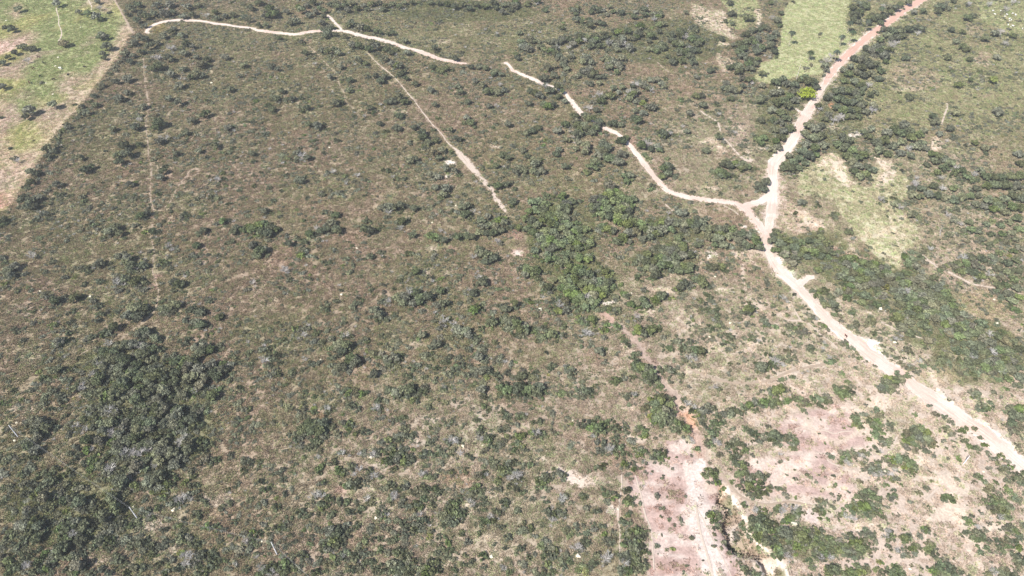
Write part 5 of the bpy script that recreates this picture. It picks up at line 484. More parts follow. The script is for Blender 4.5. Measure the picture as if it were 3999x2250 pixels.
# ------------------------------------------------------------------ materials
def new_mat(name):
    m = bpy.data.materials.new(name)
    m.use_nodes = True
    nt = m.node_tree
    nt.nodes.clear()
    return m, nt, (lambda t, **k: _node(nt, t, k)), nt.links.new
def _node(nt, t, k):
    n = nt.nodes.new(t)
    for a, v in k.items(): setattr(n, a, v)
    return n
def math_node(N, L, op, a, b):
    n = N('ShaderNodeMath', operation=op)
    for i, v in enumerate((a, b)):
        if hasattr(v, 'is_linked'): L(v, n.inputs[i])
        else: n.inputs[i].default_value = v
    return n.outputs[0]
def scaled(N, L, col, f):
    n = N('ShaderNodeVectorMath', operation='SCALE')
    if hasattr(col, 'is_linked'): L(col, n.inputs[0])
    else: n.inputs[0].default_value = col[:3]
    if hasattr(f, 'is_linked'): L(f, n.inputs['Scale'])
    else: n.inputs['Scale'].default_value = f
    return n.outputs[0]
def finish(N, L, col, rough=0.9, trans=0.0, spec=0.1):
    p = N('ShaderNodeBsdfPrincipled')
    p.inputs['Roughness'].default_value = rough
    p.inputs['Specular IOR Level'].default_value = spec
    if hasattr(col, 'is_linked'): L(col, p.inputs['Base Color'])
    else: p.inputs['Base Color'].default_value = (*col[:3], 1)
    out = N('ShaderNodeOutputMaterial')
    if trans:
        t = N('ShaderNodeBsdfTranslucent')
        if hasattr(col, 'is_linked'): L(col, t.inputs['Color'])
        else: t.inputs['Color'].default_value = (*col[:3], 1)
        mx = N('ShaderNodeMixShader')
        mx.inputs[0].default_value = trans
        L(p.outputs[0], mx.inputs[1])
        L(t.outputs[0], mx.inputs[2])
        L(mx.outputs[0], out.inputs[0])
    else: L(p.outputs[0], out.inputs[0])
    return p
def ground_mat():
    m, nt, N, L = new_mat('dry_ground')
    a = N('ShaderNodeAttribute', attribute_name='soil')
    tc = N('ShaderNodeTexCoord')
    def noise(scale, det=4, rough=.6):
        n = N('ShaderNodeTexNoise')
        n.inputs['Scale'].default_value, n.inputs['Detail'].default_value, n.inputs['Roughness'].default_value = scale, det, rough
        L(tc.outputs['Object'], n.inputs['Vector'])
        return n.outputs[0]
    f = math_node(N, L, 'MULTIPLY_ADD', noise(1.0, 5, .75), 1.5)
    f.node.inputs[2].default_value = .25
    g = math_node(N, L, 'MULTIPLY_ADD', noise(.25, 3), .36)
    g.node.inputs[2].default_value = .82
    c = scaled(N, L, a.outputs['Color'], math_node(N, L, 'MULTIPLY', f, g))
    p = finish(N, L, c, .95, 0, .05)
    b = N('ShaderNodeBump')
    b.inputs['Strength'].default_value, b.inputs['Distance'].default_value = .6, .25
    L(noise(1.3, 4), b.inputs['Height'])
    L(b.outputs[0], p.inputs['Normal'])
    return m
def leaf_mat(name, col, var=.5, trans=.22):
    m, nt, N, L = new_mat(name)
    a = N('ShaderNodeAttribute', attribute_name='tint')
    oi = N('ShaderNodeObjectInfo')
    f = math_node(N, L, 'MULTIPLY_ADD', a.outputs['Fac'], 1.1)
    f.node.inputs[2].default_value = .45
    g = math_node(N, L, 'MULTIPLY_ADD', oi.outputs['Random'], var)
    g.node.inputs[2].default_value = 1 - var / 2
    hs = N('ShaderNodeHueSaturation')
    hs.inputs['Color'].default_value = (*col, 1)
    r2 = math_node(N, L, 'FRACT', math_node(N, L, 'MULTIPLY', oi.outputs['Random'], 37.7), 0)
    h = math_node(N, L, 'MULTIPLY_ADD', r2, .05)
    h.node.inputs[2].default_value = .475
    s = math_node(N, L, 'MULTIPLY_ADD', math_node(N, L, 'FRACT', math_node(N, L, 'MULTIPLY', oi.outputs['Random'], 91.3), 0), .5)
    s.node.inputs[2].default_value = .65
    L(h, hs.inputs['Hue'])
    L(s, hs.inputs['Saturation'])
    finish(N, L, scaled(N, L, hs.outputs[0], math_node(N, L, 'MULTIPLY', f, g)), .7, trans, .15)
    return m
def grass_mat():
    m, nt, N, L = new_mat('dry_grass')
    a = N('ShaderNodeAttribute', attribute_name='soil', attribute_type='INSTANCER')
    t = N('ShaderNodeAttribute', attribute_name='tint')
    f = math_node(N, L, 'MULTIPLY_ADD', t.outputs['Fac'], .9)
    f.node.inputs[2].default_value = .6
    finish(N, L, scaled(N, L, a.outputs['Color'], f), .9, .25, .05)
    return m
def plain_mat(name, col, var=.25, scale=3.0, rough=.85, spec=.15):
    m, nt, N, L = new_mat(name)
    tc = N('ShaderNodeTexCoord')
    n = N('ShaderNodeTexNoise')
    n.inputs['Scale'].default_value, n.inputs['Detail'].default_value = scale, 4
    L(tc.outputs['Object'], n.inputs['Vector'])
    f = math_node(N, L, 'MULTIPLY_ADD', n.outputs[0], 2 * var)
    f.node.inputs[2].default_value = 1 - var
    finish(N, L, scaled(N, L, col, f), rough, 0, spec)
    return m
def road_mat(name, base, edge):
    """u runs -1..1 across, v along in metres"""
    m, nt, N, L = new_mat(name)
    uv = N('ShaderNodeAttribute', attribute_name='track')
    sep = N('ShaderNodeSeparateXYZ')
    L(uv.outputs['Vector'], sep.inputs[0])
    tc = N('ShaderNodeTexCoord')
    def noise(vec, scale, det=4):
        n = N('ShaderNodeTexNoise')
        n.inputs['Scale'].default_value, n.inputs['Detail'].default_value = scale, det
        L(vec, n.inputs['Vector'])
        return n.outputs[0]
    sv = N('ShaderNodeCombineXYZ')
    L(math_node(N, L, 'MULTIPLY', sep.outputs[0], 5.0), sv.inputs[0])
    L(math_node(N, L, 'MULTIPLY', sep.outputs[1], .035), sv.inputs[1])
    ruts = noise(sv.outputs[0], 1.6, 3)
    blot = noise(tc.outputs['Object'], .16, 5)
    fine = noise(tc.outputs['Object'], 1.4, 4)
    ab = math_node(N, L, 'ABSOLUTE', sep.outputs[0], 0)
    e = math_node(N, L, 'ADD', ab, math_node(N, L, 'MULTIPLY', math_node(N, L, 'SUBTRACT', blot, .5), 1.8))
    mr = N('ShaderNodeMapRange', interpolation_type='SMOOTHSTEP')
    mr.inputs['From Min'].default_value, mr.inputs['From Max'].default_value = .72, 1.1
    L(e, mr.inputs['Value'])
    mx = N('ShaderNodeMix', data_type='RGBA')
    at = N('ShaderNodeAttribute', attribute_name='soil')
    L(mr.outputs[0], mx.inputs[0])
    L(at.outputs['Color'], mx.inputs[6])
    mx.inputs[7].default_value = (*edge, 1)
    f = math_node(N, L, 'MULTIPLY_ADD', ruts, .9)
    f.node.inputs[2].default_value = .55
    g = math_node(N, L, 'MULTIPLY_ADD', fine, .4)
    g.node.inputs[2].default_value = .8
    finish(N, L, scaled(N, L, mx.outputs[2], math_node(N, L, 'MULTIPLY', f, g)), .95, 0, .05)
    return m
M_GROUND = ground_mat()
LEAF = {'m': leaf_mat('mid_green_leaves', (.140, .162, .078)), 'd': leaf_mat('dark_leaves', (.112, .127, .066)), 'g': leaf_mat('grey_green_leaves', (.176, .182, .112)), 'l': leaf_mat('fresh_leaves', (.150, .185, .072)),
        'o': leaf_mat('olive_leaves', (.175, .168, .100)), 'y': leaf_mat('yellow_green_leaves', (.205, .215, .075)), 'b': leaf_mat('grey_twigs', (.34, .32, .295), .3, 0)}
M_GRASS = grass_mat()
M_BARK = plain_mat('grey_bark', (.17, .145, .12), .35, 4)
M_PALEBARK = plain_mat('pale_bark', (.42, .39, .35), .3, 4)
M_CONC = plain_mat('weathered_concrete', (.62, .61, .62), .12, 2)
M_WIRE = plain_mat('wire', (.40, .40, .37), .05, 1, .4)
M_STONE = plain_mat('pale_stone', (.66, .60, .46), .25, 2)
M_ROAD = {1: road_mat('pink_dirt', (0, 0, 0), (.60, .52, .455)), 0: road_mat('pale_sand', (0, 0, 0), (.44, .36, .28)), 3: road_mat('trodden_earth', (0, 0, 0), (.33, .26, .19))}

# ------------------------------------------------------------------ mesh helpers
def mesh_np(name, V, F, mat=None, attrs=(), smooth=False):
    """F: (n,4) or (n,3) int array, attrs: (name, type, values per point)"""
    V, F = np.asarray(V, np.float32), np.asarray(F, np.int32)
    me = bpy.data.meshes.new(name)
    me.vertices.add(len(V))
    me.vertices.foreach_set('co', V.ravel())
    k = F.shape[1]
    me.loops.add(F.size)
    me.loops.foreach_set('vertex_index', F.ravel())
    me.polygons.add(len(F))
    me.polygons.foreach_set('loop_start', np.arange(0, F.size, k, dtype=np.int32))
    me.polygons.foreach_set('loop_total', np.full(len(F), k, np.int32))
    if smooth: me.polygons.foreach_set('use_smooth', np.ones(len(F), bool))
    for an, ty, val in attrs:
        at = me.attributes.new(an, ty, 'POINT')
        val = np.asarray(val, np.float32)
        if ty == 'FLOAT_COLOR':
            val = np.concatenate([val, np.ones((len(val), 1), np.float32)], 1)
            at.data.foreach_set('color', val.ravel())
        elif ty == 'FLOAT_VECTOR': at.data.foreach_set('vector', val.ravel())
        elif ty == 'INT': at.data.foreach_set('value', val.astype(np.int32).ravel())
        else: at.data.foreach_set('value', val.ravel())
    if mat: me.materials.append(mat)
    me.update(calc_edges=True)
    return me
def obj(name, me, parent=None, label=None, cat=None, group=None, kind=None, loc=(0, 0, 0), rot=(0, 0, 0), scl=(1, 1, 1)):
    o = bpy.data.objects.new(name, me)
    o.location, o.rotation_euler, o.scale = loc, rot, scl
    COL.objects.link(o)
    if parent: o.parent = parent
    if label: o['label'] = label
    if cat: o['category'] = cat
    if group: o['group'] = group
    if kind: o['kind'] = kind
    return o
def quads(cen, nor, size, r, aspect=1.0):
    """one leaf-clump quad per centre, facing NOR"""
    n = len(cen)
    nor = nor / np.linalg.norm(nor, axis=1, keepdims=True)
    t = r.normal(size=(n, 3))
    t -= nor * (t * nor).sum(1, keepdims=True)
    t /= np.linalg.norm(t, axis=1, keepdims=True)
    b = np.cross(nor, t)
    s = np.asarray(size).reshape(-1, 1)
    k = 1 + .35 * r.uniform(-1, 1, (4, n, 1))
    V = np.stack([cen + s * k[0] * (t * aspect + b), cen + s * k[1] * (-t * aspect + b), cen + s * k[2] * (-t * aspect - b), cen + s * k[3] * (t * aspect - b)], 1).reshape(-1, 3)
    return V, np.arange(4 * n).reshape(-1, 4)
def tubes(segs, sides=5):
    """segs: list of (p0, p1, r0, r1)"""
    V, F = [], []
    for p0, p1, r0, r1 in segs:
        p0, p1 = np.array(p0, float), np.array(p1, float)
        d = (p1 - p0) / max(np.linalg.norm(p1 - p0), 1e-6)
        a = np.cross(d, [0, 0, 1.0] if abs(d[2]) < .9 else [1.0, 0, 0])
        a /= np.linalg.norm(a)
        b = np.cross(d, a)
        k = len(V)
        for p, r_ in ((p0, r0), (p1, r1)):
            for i in range(sides):
                w = 2 * math.pi * i / sides
                V.append(p + r_ * (a * math.cos(w) + b * math.sin(w)))
        for i in range(sides):
            j = (i + 1) % sides
            F.append((k + i, k + j, k + sides + j, k + sides + i))
        c = len(V)
        V.append(p1 + d * r1 * .3)
        for i in range(sides): F.append((k + sides + i, k + sides + (i + 1) % sides, c, c))
    return np.array(V), F
def tube_mesh(name, segs, mat, sides=5):
    V, F = tubes(segs, sides)
    me = bpy.data.meshes.new(name)
    me.from_pydata([tuple(v) for v in V], [], [f[:3] if f[2] == f[3] else f for f in F])
    me.materials.append(mat)
    me.polygons.foreach_set('use_smooth', np.ones(len(me.polygons), bool))
    return me

# ------------------------------------------------------------------ ground
nx, ny = len(GX), len(GY)
ii, jj = np.meshgrid(np.arange(nx - 1), np.arange(ny - 1))
q0 = (jj * nx + ii).ravel()
ground_me = mesh_np('ground', np.column_stack([PV, GZ.ravel()]), np.stack([q0, q0 + 1, q0 + nx + 1, q0 + nx], 1), M_GROUND, [('soil', 'FLOAT_COLOR', GC)], True)
obj('ground', ground_me, kind='structure')

# ------------------------------------------------------------------ roads, tracks and footpaths laid on it
ROUTE_XY = []
def ribbon(name, tone, rt, k):
    a = rt[:, 2] * {'dirt_road': 1.0, 'dirt_track': .85, 'footpath': 1.05}[name]
    line = smooth_line(np.column_stack([flat(rt[:, 0], rt[:, 1]), rt[:, :2], a]), .8)
    px, py, w = line[:, 2], line[:, 3], line[:, 4]
    tx, ty = np.gradient(px), np.gradient(py)
    ln = np.hypot(tx, ty) + 1e-6
    nxp, nyp = -ty / ln, tx / ln
    cross = np.linspace(-1, 1, 7)
    x0, y0, _ = ground_at(px, py)
    s = np.concatenate([[0], np.cumsum(np.hypot(np.diff(x0), np.diff(y0)))])
    wl = w / 2 * (.50 + .66 * fbm(s, s * 0 + 3 * k, 4, 4, 101, .7) + .36 * fbm(s, s * 0 + 3 * k, 19, 2, 107))
    wr = w / 2 * (.50 + .66 * fbm(s, s * 0 + 3 * k + 50, 4, 4, 103, .7) + .36 * fbm(s, s * 0 + 3 * k, 19, 2, 109))
    rows, sx, sc = [], [], []
    for c in cross:
        ww = np.where(c < 0, wl, wr) * c
        X, Y, Z = ground_at(px + nxp * ww, py + nyp * ww)
        rows.append(np.stack([X, Y, Z], -1))
        sx.append(np.stack([np.full(len(X), c), s, s * 0], -1))
    wid = np.hypot(rows[0][:, 0] - rows[-1][:, 0], rows[0][:, 1] - rows[-1][:, 1])
    V = np.stack(rows, 1)
    # lie just over the ground: test points of the sheet against the terrain grid
    V[:, :, 2] = height(V[:, :, 0], V[:, :, 1]) + .07 + .012 * k - .04 * (np.abs(cross)[None, :] > .99)
    if tone == 1:
        P = V.reshape(-1, 3)
        far = sstep(400, 560, P[:, 1]) * sstep(60, 160, P[:, 0])
        n = fbm(P[:, 0], P[:, 1], 14, 3, 61)
        col = mixc(np.tile(C(.585, .465, .395), (len(P), 1)), C(.50, .32, .25), np.clip(far + .35 * (n > .58), 0, 1))
        col = mixc(col, C(.60, .505, .44), .7 * sstep(.45, .6, 1 - n) * (1 - far))
    else:
        col = np.tile(C(.48, .395, .325) if tone == 0 else C(.34, .265, .20), (V.shape[0] * 7, 1))
    m = len(px)
    i, j = np.meshgrid(np.arange(6), np.arange(m - 1))
    q = (j * 7 + i).ravel()
    me = mesh_np(name, V.reshape(-1, 3), np.stack([q, q + 1, q + 8, q + 7], 1), M_ROAD[tone], [('track', 'FLOAT_VECTOR', np.stack(sx, 1).reshape(-1, 3)), ('soil', 'FLOAT_COLOR', col)], True)
    if me.polygons[0].normal.z < 0: me.flip_normals()
    obj(name, me, kind='structure')
    ROUTE_XY.append((np.column_stack([x0, y0])[::2], wid.mean() if name != 'dirt_road' else wid.mean()))
for k, (nm, tone, rt) in enumerate(ROUTES): ribbon(nm, tone, rt, k % 9)
ROUTE_XY.append((WASH, 2.6))
def off_roads(P, margin=0.0, wide_only=False):
    ok = np.ones(len(P), bool)
    for line, w in ROUTE_XY:
        if wide_only and w < 2.0: continue
        lo, hi = line.min(0) - 8, line.max(0) + 8
        m = ok & np.all((P > lo) & (P < hi), 1)
        if m.any():
            d, _ = dist_line(P[m], line[::2] if len(line) > 60 else line)
            ok[np.flatnonzero(m)[d < w * .46 + margin]] = False
    return ok

# ------------------------------------------------------------------ plants: crowns, trunks, bushes, tufts (unit size)
def crown_mesh(name, seed, nq, lobes, size, flatness=.62, zc=.95, mat=None, rag=.16):
    r = np.random.default_rng(seed)
    L, W = [], []
    for i in range(lobes):
        a = 2.4 * i + r.uniform(0, .8)
        d = .80 * math.sqrt((i + .3) / lobes) * r.uniform(.85, 1.15)
        L.append([d * math.cos(a), d * math.sin(a), (.45 * (1 - d * 1.05) + r.uniform(-.26, .24)) * flatness * 1.5])
        W.append(r.uniform(.17, .36) * (1.1 - .25 * d))
    L, W = np.array(L), np.array(W)
    pick = r.choice(lobes, nq, p=W ** 2 / (W ** 2).sum())
    v = r.normal(size=(nq, 3))
    v[:, 2] = v[:, 2] * .9 + .25
    v /= np.linalg.norm(v, axis=1, keepdims=True)
    rad = W[pick] * (1 + rag * r.normal(size=nq))
    cen = L[pick] + v * rad[:, None] * np.array([1, 1, .8])
    nor = v + r.normal(size=(nq, 3)) * .55
    V, F = quads(cen, nor, size * r.uniform(.6, 1.3, nq), r)
    V[:, 2] = V[:, 2] + zc
    tint = np.clip(.5 + .25 * r.normal(size=lobes)[pick] + .25 * r.normal(size=nq), 0, 1)
    return mesh_np(name, V, F, mat, [('tint', 'FLOAT', np.repeat(tint, 4))])
def twig_mesh(name, seed, nb, mat, zc=.9, foliage=60):
    """a leafless crown: limbs that fork into thin pale twigs"""
    r = np.random.default_rng(seed)
    segs = [((0, 0, 0), (r.normal() * .06, r.normal() * .06, .45), .075, .06)]
    for i in range(nb):
        a = 2.4 * i + r.uniform(0, .9)
        sp = r.uniform(.35, .95)
        p1 = np.array([.4 * sp * math.cos(a), .4 * sp * math.sin(a), .8 + r.uniform(-.1, .25)])
        segs.append((segs[0][1], p1, .05, .032))
        for j in range(4):
            p2 = p1 + np.array([math.cos(a + r.normal() * .7) * .36, math.sin(a + r.normal() * .7) * .36, r.uniform(.05, .42)]) * r.uniform(.7, 1.2)
            segs.append((p1, p2, .03, .018))
            for q in range(3):
                segs.append((p2, p2 + r.normal(size=3) * .17 + np.array([.1 * math.cos(a), .1 * math.sin(a), .08]), .017, .008))
    V, F = tubes(segs, 3)
    F = np.array([f if f[2] != f[3] else (f[0], f[1], f[2], f[2]) for f in F])
    me = bpy.data.meshes.new(name)
    me.from_pydata([tuple(v) for v in V], [], [tuple(f[:3]) if f[2] == f[3] else tuple(f) for f in F])
    me.materials.append(mat)
    at = me.attributes.new('tint', 'FLOAT', 'POINT')
    at.data.foreach_set('value', np.full(len(me.vertices), .6, np.float32))
    return me
def trunk_mesh(name, seed, mat):
    r = np.random.default_rng(seed)
    lean = r.normal(size=2) * .07
    top = np.array([lean[0], lean[1], .55])
    segs = [((0, 0, -.08), tuple(top * .5 + r.normal(size=3) * .01), .085, .066), (tuple(top * .5), tuple(top), .066, .055)]
    for i in range(5):
        a = 1.26 * i + r.uniform(0, .6)
        p = top + np.array([.38 * math.cos(a), .38 * math.sin(a), r.uniform(.25, .5)])
        segs.append((tuple(top), tuple(p), .045, .025))
        segs.append((tuple(p), tuple(p + np.array([.22 * math.cos(a + .4), .22 * math.sin(a + .4), r.uniform(.05, .25)])), .024, .012))
    return tube_mesh(name, segs, mat)
def bush_mesh(name, seed, nq, size, mat):
    r = np.random.default_rng(seed)
    lob = 8
    L = np.column_stack([r.uniform(-.7, .7, lob), r.uniform(-.7, .7, lob), r.uniform(.15, .6, lob)])
    W = r.uniform(.18, .42, lob)
    pick = r.integers(0, lob, nq)
    v = r.normal(size=(nq, 3))
    v[:, 2] = np.abs(v[:, 2]) * .9 - .15
    v /= np.linalg.norm(v, axis=1, keepdims=True)
    cen = L[pick] + v * (W[pick] * (1 + .22 * r.normal(size=nq)))[:, None]
    cen[:, 2] = np.maximum(cen[:, 2], .05)
    V, F = quads(cen, v + r.normal(size=(nq, 3)) * .6, size * r.uniform(.6, 1.3, nq), r)
    tint = np.clip(.5 + .18 * r.normal(size=lob)[pick] + .2 * r.normal(size=nq), 0, 1)
    return mesh_np(name, V, F, mat, [('tint', 'FLOAT', np.repeat(tint, 4))])
def tuft_mesh(name, seed, mat):
    r = np.random.default_rng(seed)
    V, F, T = [], [], []
    for t in range(11):
        c = np.array([*r.uniform(-1.1, 1.1, 2), 0])
        hgt = r.uniform(.25, .62)
        tn = np.clip(.5 + .25 * r.normal(), 0, 1)
        for b in range(6):
            a = r.uniform(0, 6.28)
            d = np.array([math.cos(a), math.sin(a), 0])
            w = np.array([-d[1], d[0], 0]) * r.uniform(.06, .13)
            o = c + d * .05
            tip = o + d * r.uniform(.12, .42) + np.array([0, 0, hgt * r.uniform(.7, 1.1)])
            k = len(V)
            V += [o - w, o + w, tip + w * .6, tip - w * .6]
            F.append((k, k + 1, k + 2, k + 3))
            T += [tn] * 4
    return mesh_np(name, np.array(V), np.array(F), mat, [('tint', 'FLOAT', T)])
SHAPES = [(900, 15, .095, .62), (950, 19, .088, .55), (800, 12, .10, .75), (1000, 23, .085, .5), (850, 16, .095, .68), (800, 13, .10, .58)]
CROWN = {}
for kd in 'dgloym':
    CROWN[kd] = [crown_mesh('crown_leaves', 100 + i * 7 + ord(kd), nq, lb, sz, fl, .95, LEAF[kd], .2 if kd == 'g' else .15) for i, (nq, lb, sz, fl) in enumerate(SHAPES)]
CROWN['b'] = [twig_mesh('bare_twigs', 300 + i, 9 + i, LEAF['b']) for i in range(4)]
TRUNK = [trunk_mesh('trunk', 400 + i, M_BARK) for i in range(4)]
BUSH = {kd: [bush_mesh('bush_leaves', 500 + i * 5 + ord(kd), 190, .135, LEAF[kd]) for i in range(4)] for kd in 'dgloym'}
BUSH['b'] = [twig_mesh('bare_bush_twigs', 600 + i, 8, LEAF['b']) for i in range(3)]
TUFT = [tuft_mesh('grass_tuft', 700 + i, M_GRASS) for i in range(6)]

# ------------------------------------------------------------------ where the crowns stand
SHEET_FILL = """150 40 190 50 d;540 90 130 60 d;740 90 100 55 d;1020 115 130 60 d;1090 150 80 50 g;520 250 160 105 d;700 300 150 85 d;620 190 100 50 d;880 330 120 70 g;1100 300 170 90 d;1280 310 160 95 d;1390 360 135 85 d;1280 430 120 50 d;1350 240 100 55 d;1720 430 120 115 d;1850 330 105 125 d;1800 530 95 75 d;1840 640 65 45 g;1900 230 50 60 d;1780 300 80 60 g;400 360 170 90 g;700 470 190 65 g;580 590 120 55 d;500 540 110 45 g;330 520 90 60 g;330 600 110 40 g;
560 930 120 85 d;620 1010 100 75 d;750 1130 120 75 d;820 1180 70 45 g;640 1210 65 85 d;450 1050 95 55 g;380 960 80 50 d;120 1240 110 55 g;1000 1080 65 45 d;1130 1000 75 55 d;1090 1120 60 45 g;1180 1310 95 55 d;850 1340 60 50 g;840 700 120 50 g;1000 640 160 60 g;700 720 90 50 g;650 800 80 50 d;1000 770 100 60 g;560 1110 80 50 g;880 890 80 50 d;1600 1270 110 60 d;1750 1262 90 40 d;230 300 110 60 g;900 230 90 50 g;80 300 90 80 g;1860 780 60 60 g;1700 640 110 60 g"""
THICKETS = [(570, 1560, 150, 130, .7, 'd'), (640, 1680, 140, 120, .7, 'd'), (560, 1800, 150, 110, .6, 'g'), (430, 1720, 120, 120, .5, 'g'), (470, 1420, 150, 80, .5, 'd'), (780, 1480, 110, 90, .4, 'd'), (300, 1950, 170, 110, .35, 'g'), (220, 2120, 200, 110, .4, 'd'), (480, 2060, 90, 90, .3, 'g'),
            (2150, 860, 110, 110, .7, 'l'), (2200, 980, 110, 90, .7, 'l'), (2290, 1120, 120, 80, .7, 'l'), (2400, 810, 90, 70, .6, 'l'), (2620, 900, 170, 50, .4, 'm'), (2600, 1020, 120, 50, .4, 'm'), (2870, 930, 90, 50, .5, 'm'),
            (3480, 1120, 170, 80, .5, 'm'), (3640, 1220, 140, 110, .5, 'm'), (3820, 1360, 150, 110, .5, 'm'), (3160, 960, 130, 60, .5, 'm'), (3330, 1040, 120, 60, .5, 'm'), (3130, 2130, 170, 55, .45, 'm')]
def gather():
    out = []                                                    # px, py, r_m, kind
    for sheet, txt in CROWNS.items():
        for t in txt.replace('\n', '').split(';'):
            if not t.strip(): continue
            x, y, r_, kd = t.split()
            x, y = float(x) * SH + 1000 * sheet[0], float(y) * SH + 750 * sheet[1]
            gx, gy = flat(x, y)
            rm = float(r_) * SH * mpp(gx, gy) * (.95 if inside(np.array([[gx, gy]]), PASTURE)[0] else .62 if x < 2000 and y < 900 else .70)
            out.append((x, y, rm, kd))
    for t in SHEET_FILL.replace('\n', '').split(';'):
        cx, cy, rx, ry, kd = t.split()
        cx, cy, rx, ry = (float(v) * SH for v in (cx, cy, rx, ry))
        gx, gy = flat(2000 + cx, cy)
        k = mpp(gx, gy)
        n = int(.62 * rx * ry / (2.9 / k) ** 2 * 1.7)
        for _ in range(max(n, 3)):
            a, d = rng.uniform(0, 6.283), math.sqrt(rng.uniform(0, 1))
            out.append((2000 + cx + rx * d * math.cos(a), cy + ry * d * math.sin(a), rng.uniform(1.9, 3.7), kd if rng.uniform() < .6 else rng.choice(list('dggbol'))))
    for cx, cy, rx, ry, amount, kd in THICKETS:
        k = mpp(*flat(cx, cy))
        n = int(amount * rx * ry * math.pi / (math.pi * (2.1 / k) ** 2))
        for _ in range(n):
            a, d = rng.uniform(0, 6.283), math.sqrt(rng.uniform(0, 1))
            out.append((cx + rx * d * math.cos(a), cy + ry * d * math.sin(a), rng.uniform(1.3, 3.0), kd if rng.uniform() < .5 else rng.choice(list('dggom'))))
    ed = smooth_line(pts('520,135 468,228 366,358 222,530 158,640 92,745 62,800'), 14)
    for x, y in ed:
        out.append((x + rng.uniform(2, 26), y + rng.uniform(-8, 12), rng.uniform(1.2, 2.6), rng.choice(list('ddggo'))))
    res = []
    for x, y, rm, kd in out:
        if rm > 4.6 and kd not in 'y':                          # a wide clump is several crowns
            n = 3 if rm < 6 else 4
            k = mpp(*flat(x, y))
            for i in range(n):
                a = 6.283 * i / n + rng.uniform(0, 1.5)
                d = rm * .48 / k
                res.append((x + d * math.cos(a), y + d * math.sin(a) * .6, rm * rng.uniform(.5, .66), kd if rng.uniform() < .75 else rng.choice(list('dgg'))))
        else: res.append((x, y, rm, kd))
    extra = []
    for x, y, rm, kd in res:                                    # young growth round each crown
        if rm < 1.5 or inside(np.array([flat(x, y)]), PASTURE)[0]: continue
        k = mpp(*flat(x, y))
        for i in range(rng.integers(1, 5)):
            a, d = rng.uniform(0, 6.283), rm * rng.uniform(.75, 1.7) / k
            extra.append((x + d * math.cos(a), y + d * math.sin(a) * .7 + rm * .4 / k, rm * rng.uniform(.22, .55), kd if rng.uniform() < .45 else rng.choice(list('dggo'))))
    return res + extra
TREES = gather()
TREES = [(a, b, c, ('l' if kd in 'dg' and 2030 < a < 2480 and 720 < b < 1300 and rng.uniform() < .5 else kd)) for a, b, c, kd in TREES]
TREES = [(a, b, c, (('m' if rng.uniform() < .6 else 'o') if kd in 'dg' and a > 3020 and b > 860 and rng.uniform() < .65 else kd)) for a, b, c, kd in TREES]
TREES = [(a, b, c, ('m' if kd == 'd' and a > 2050 and b > 520 and rng.uniform() < .5 else kd)) for a, b, c, kd in TREES]
_xy = np.array([flat(a, b) for a, b, c, _ in TREES])
_ok = off_roads(_xy, .8, True) | (np.array([t[2] for t in TREES]) > 1.5)
TREES = [t for t, k in zip(TREES, _ok) if k]
tp = np.array([(a, b, c) for a, b, c, _ in TREES])
tk = np.array([t[3] for t in TREES])
is_tree = tp[:, 2] >= 2.3
cz = np.where(is_tree, .98, .42) * tp[:, 2]
tx, ty, tz = ground_at(tp[:, 0], tp[:, 1], cz)
shown = tp[:, 2] / mpp(tx, ty)                                  # size in the picture
in_frame = (tp[:, 0] > 20) & (tp[:, 0] < 3979) & (tp[:, 1] > 20) & (tp[:, 1] < 2230)

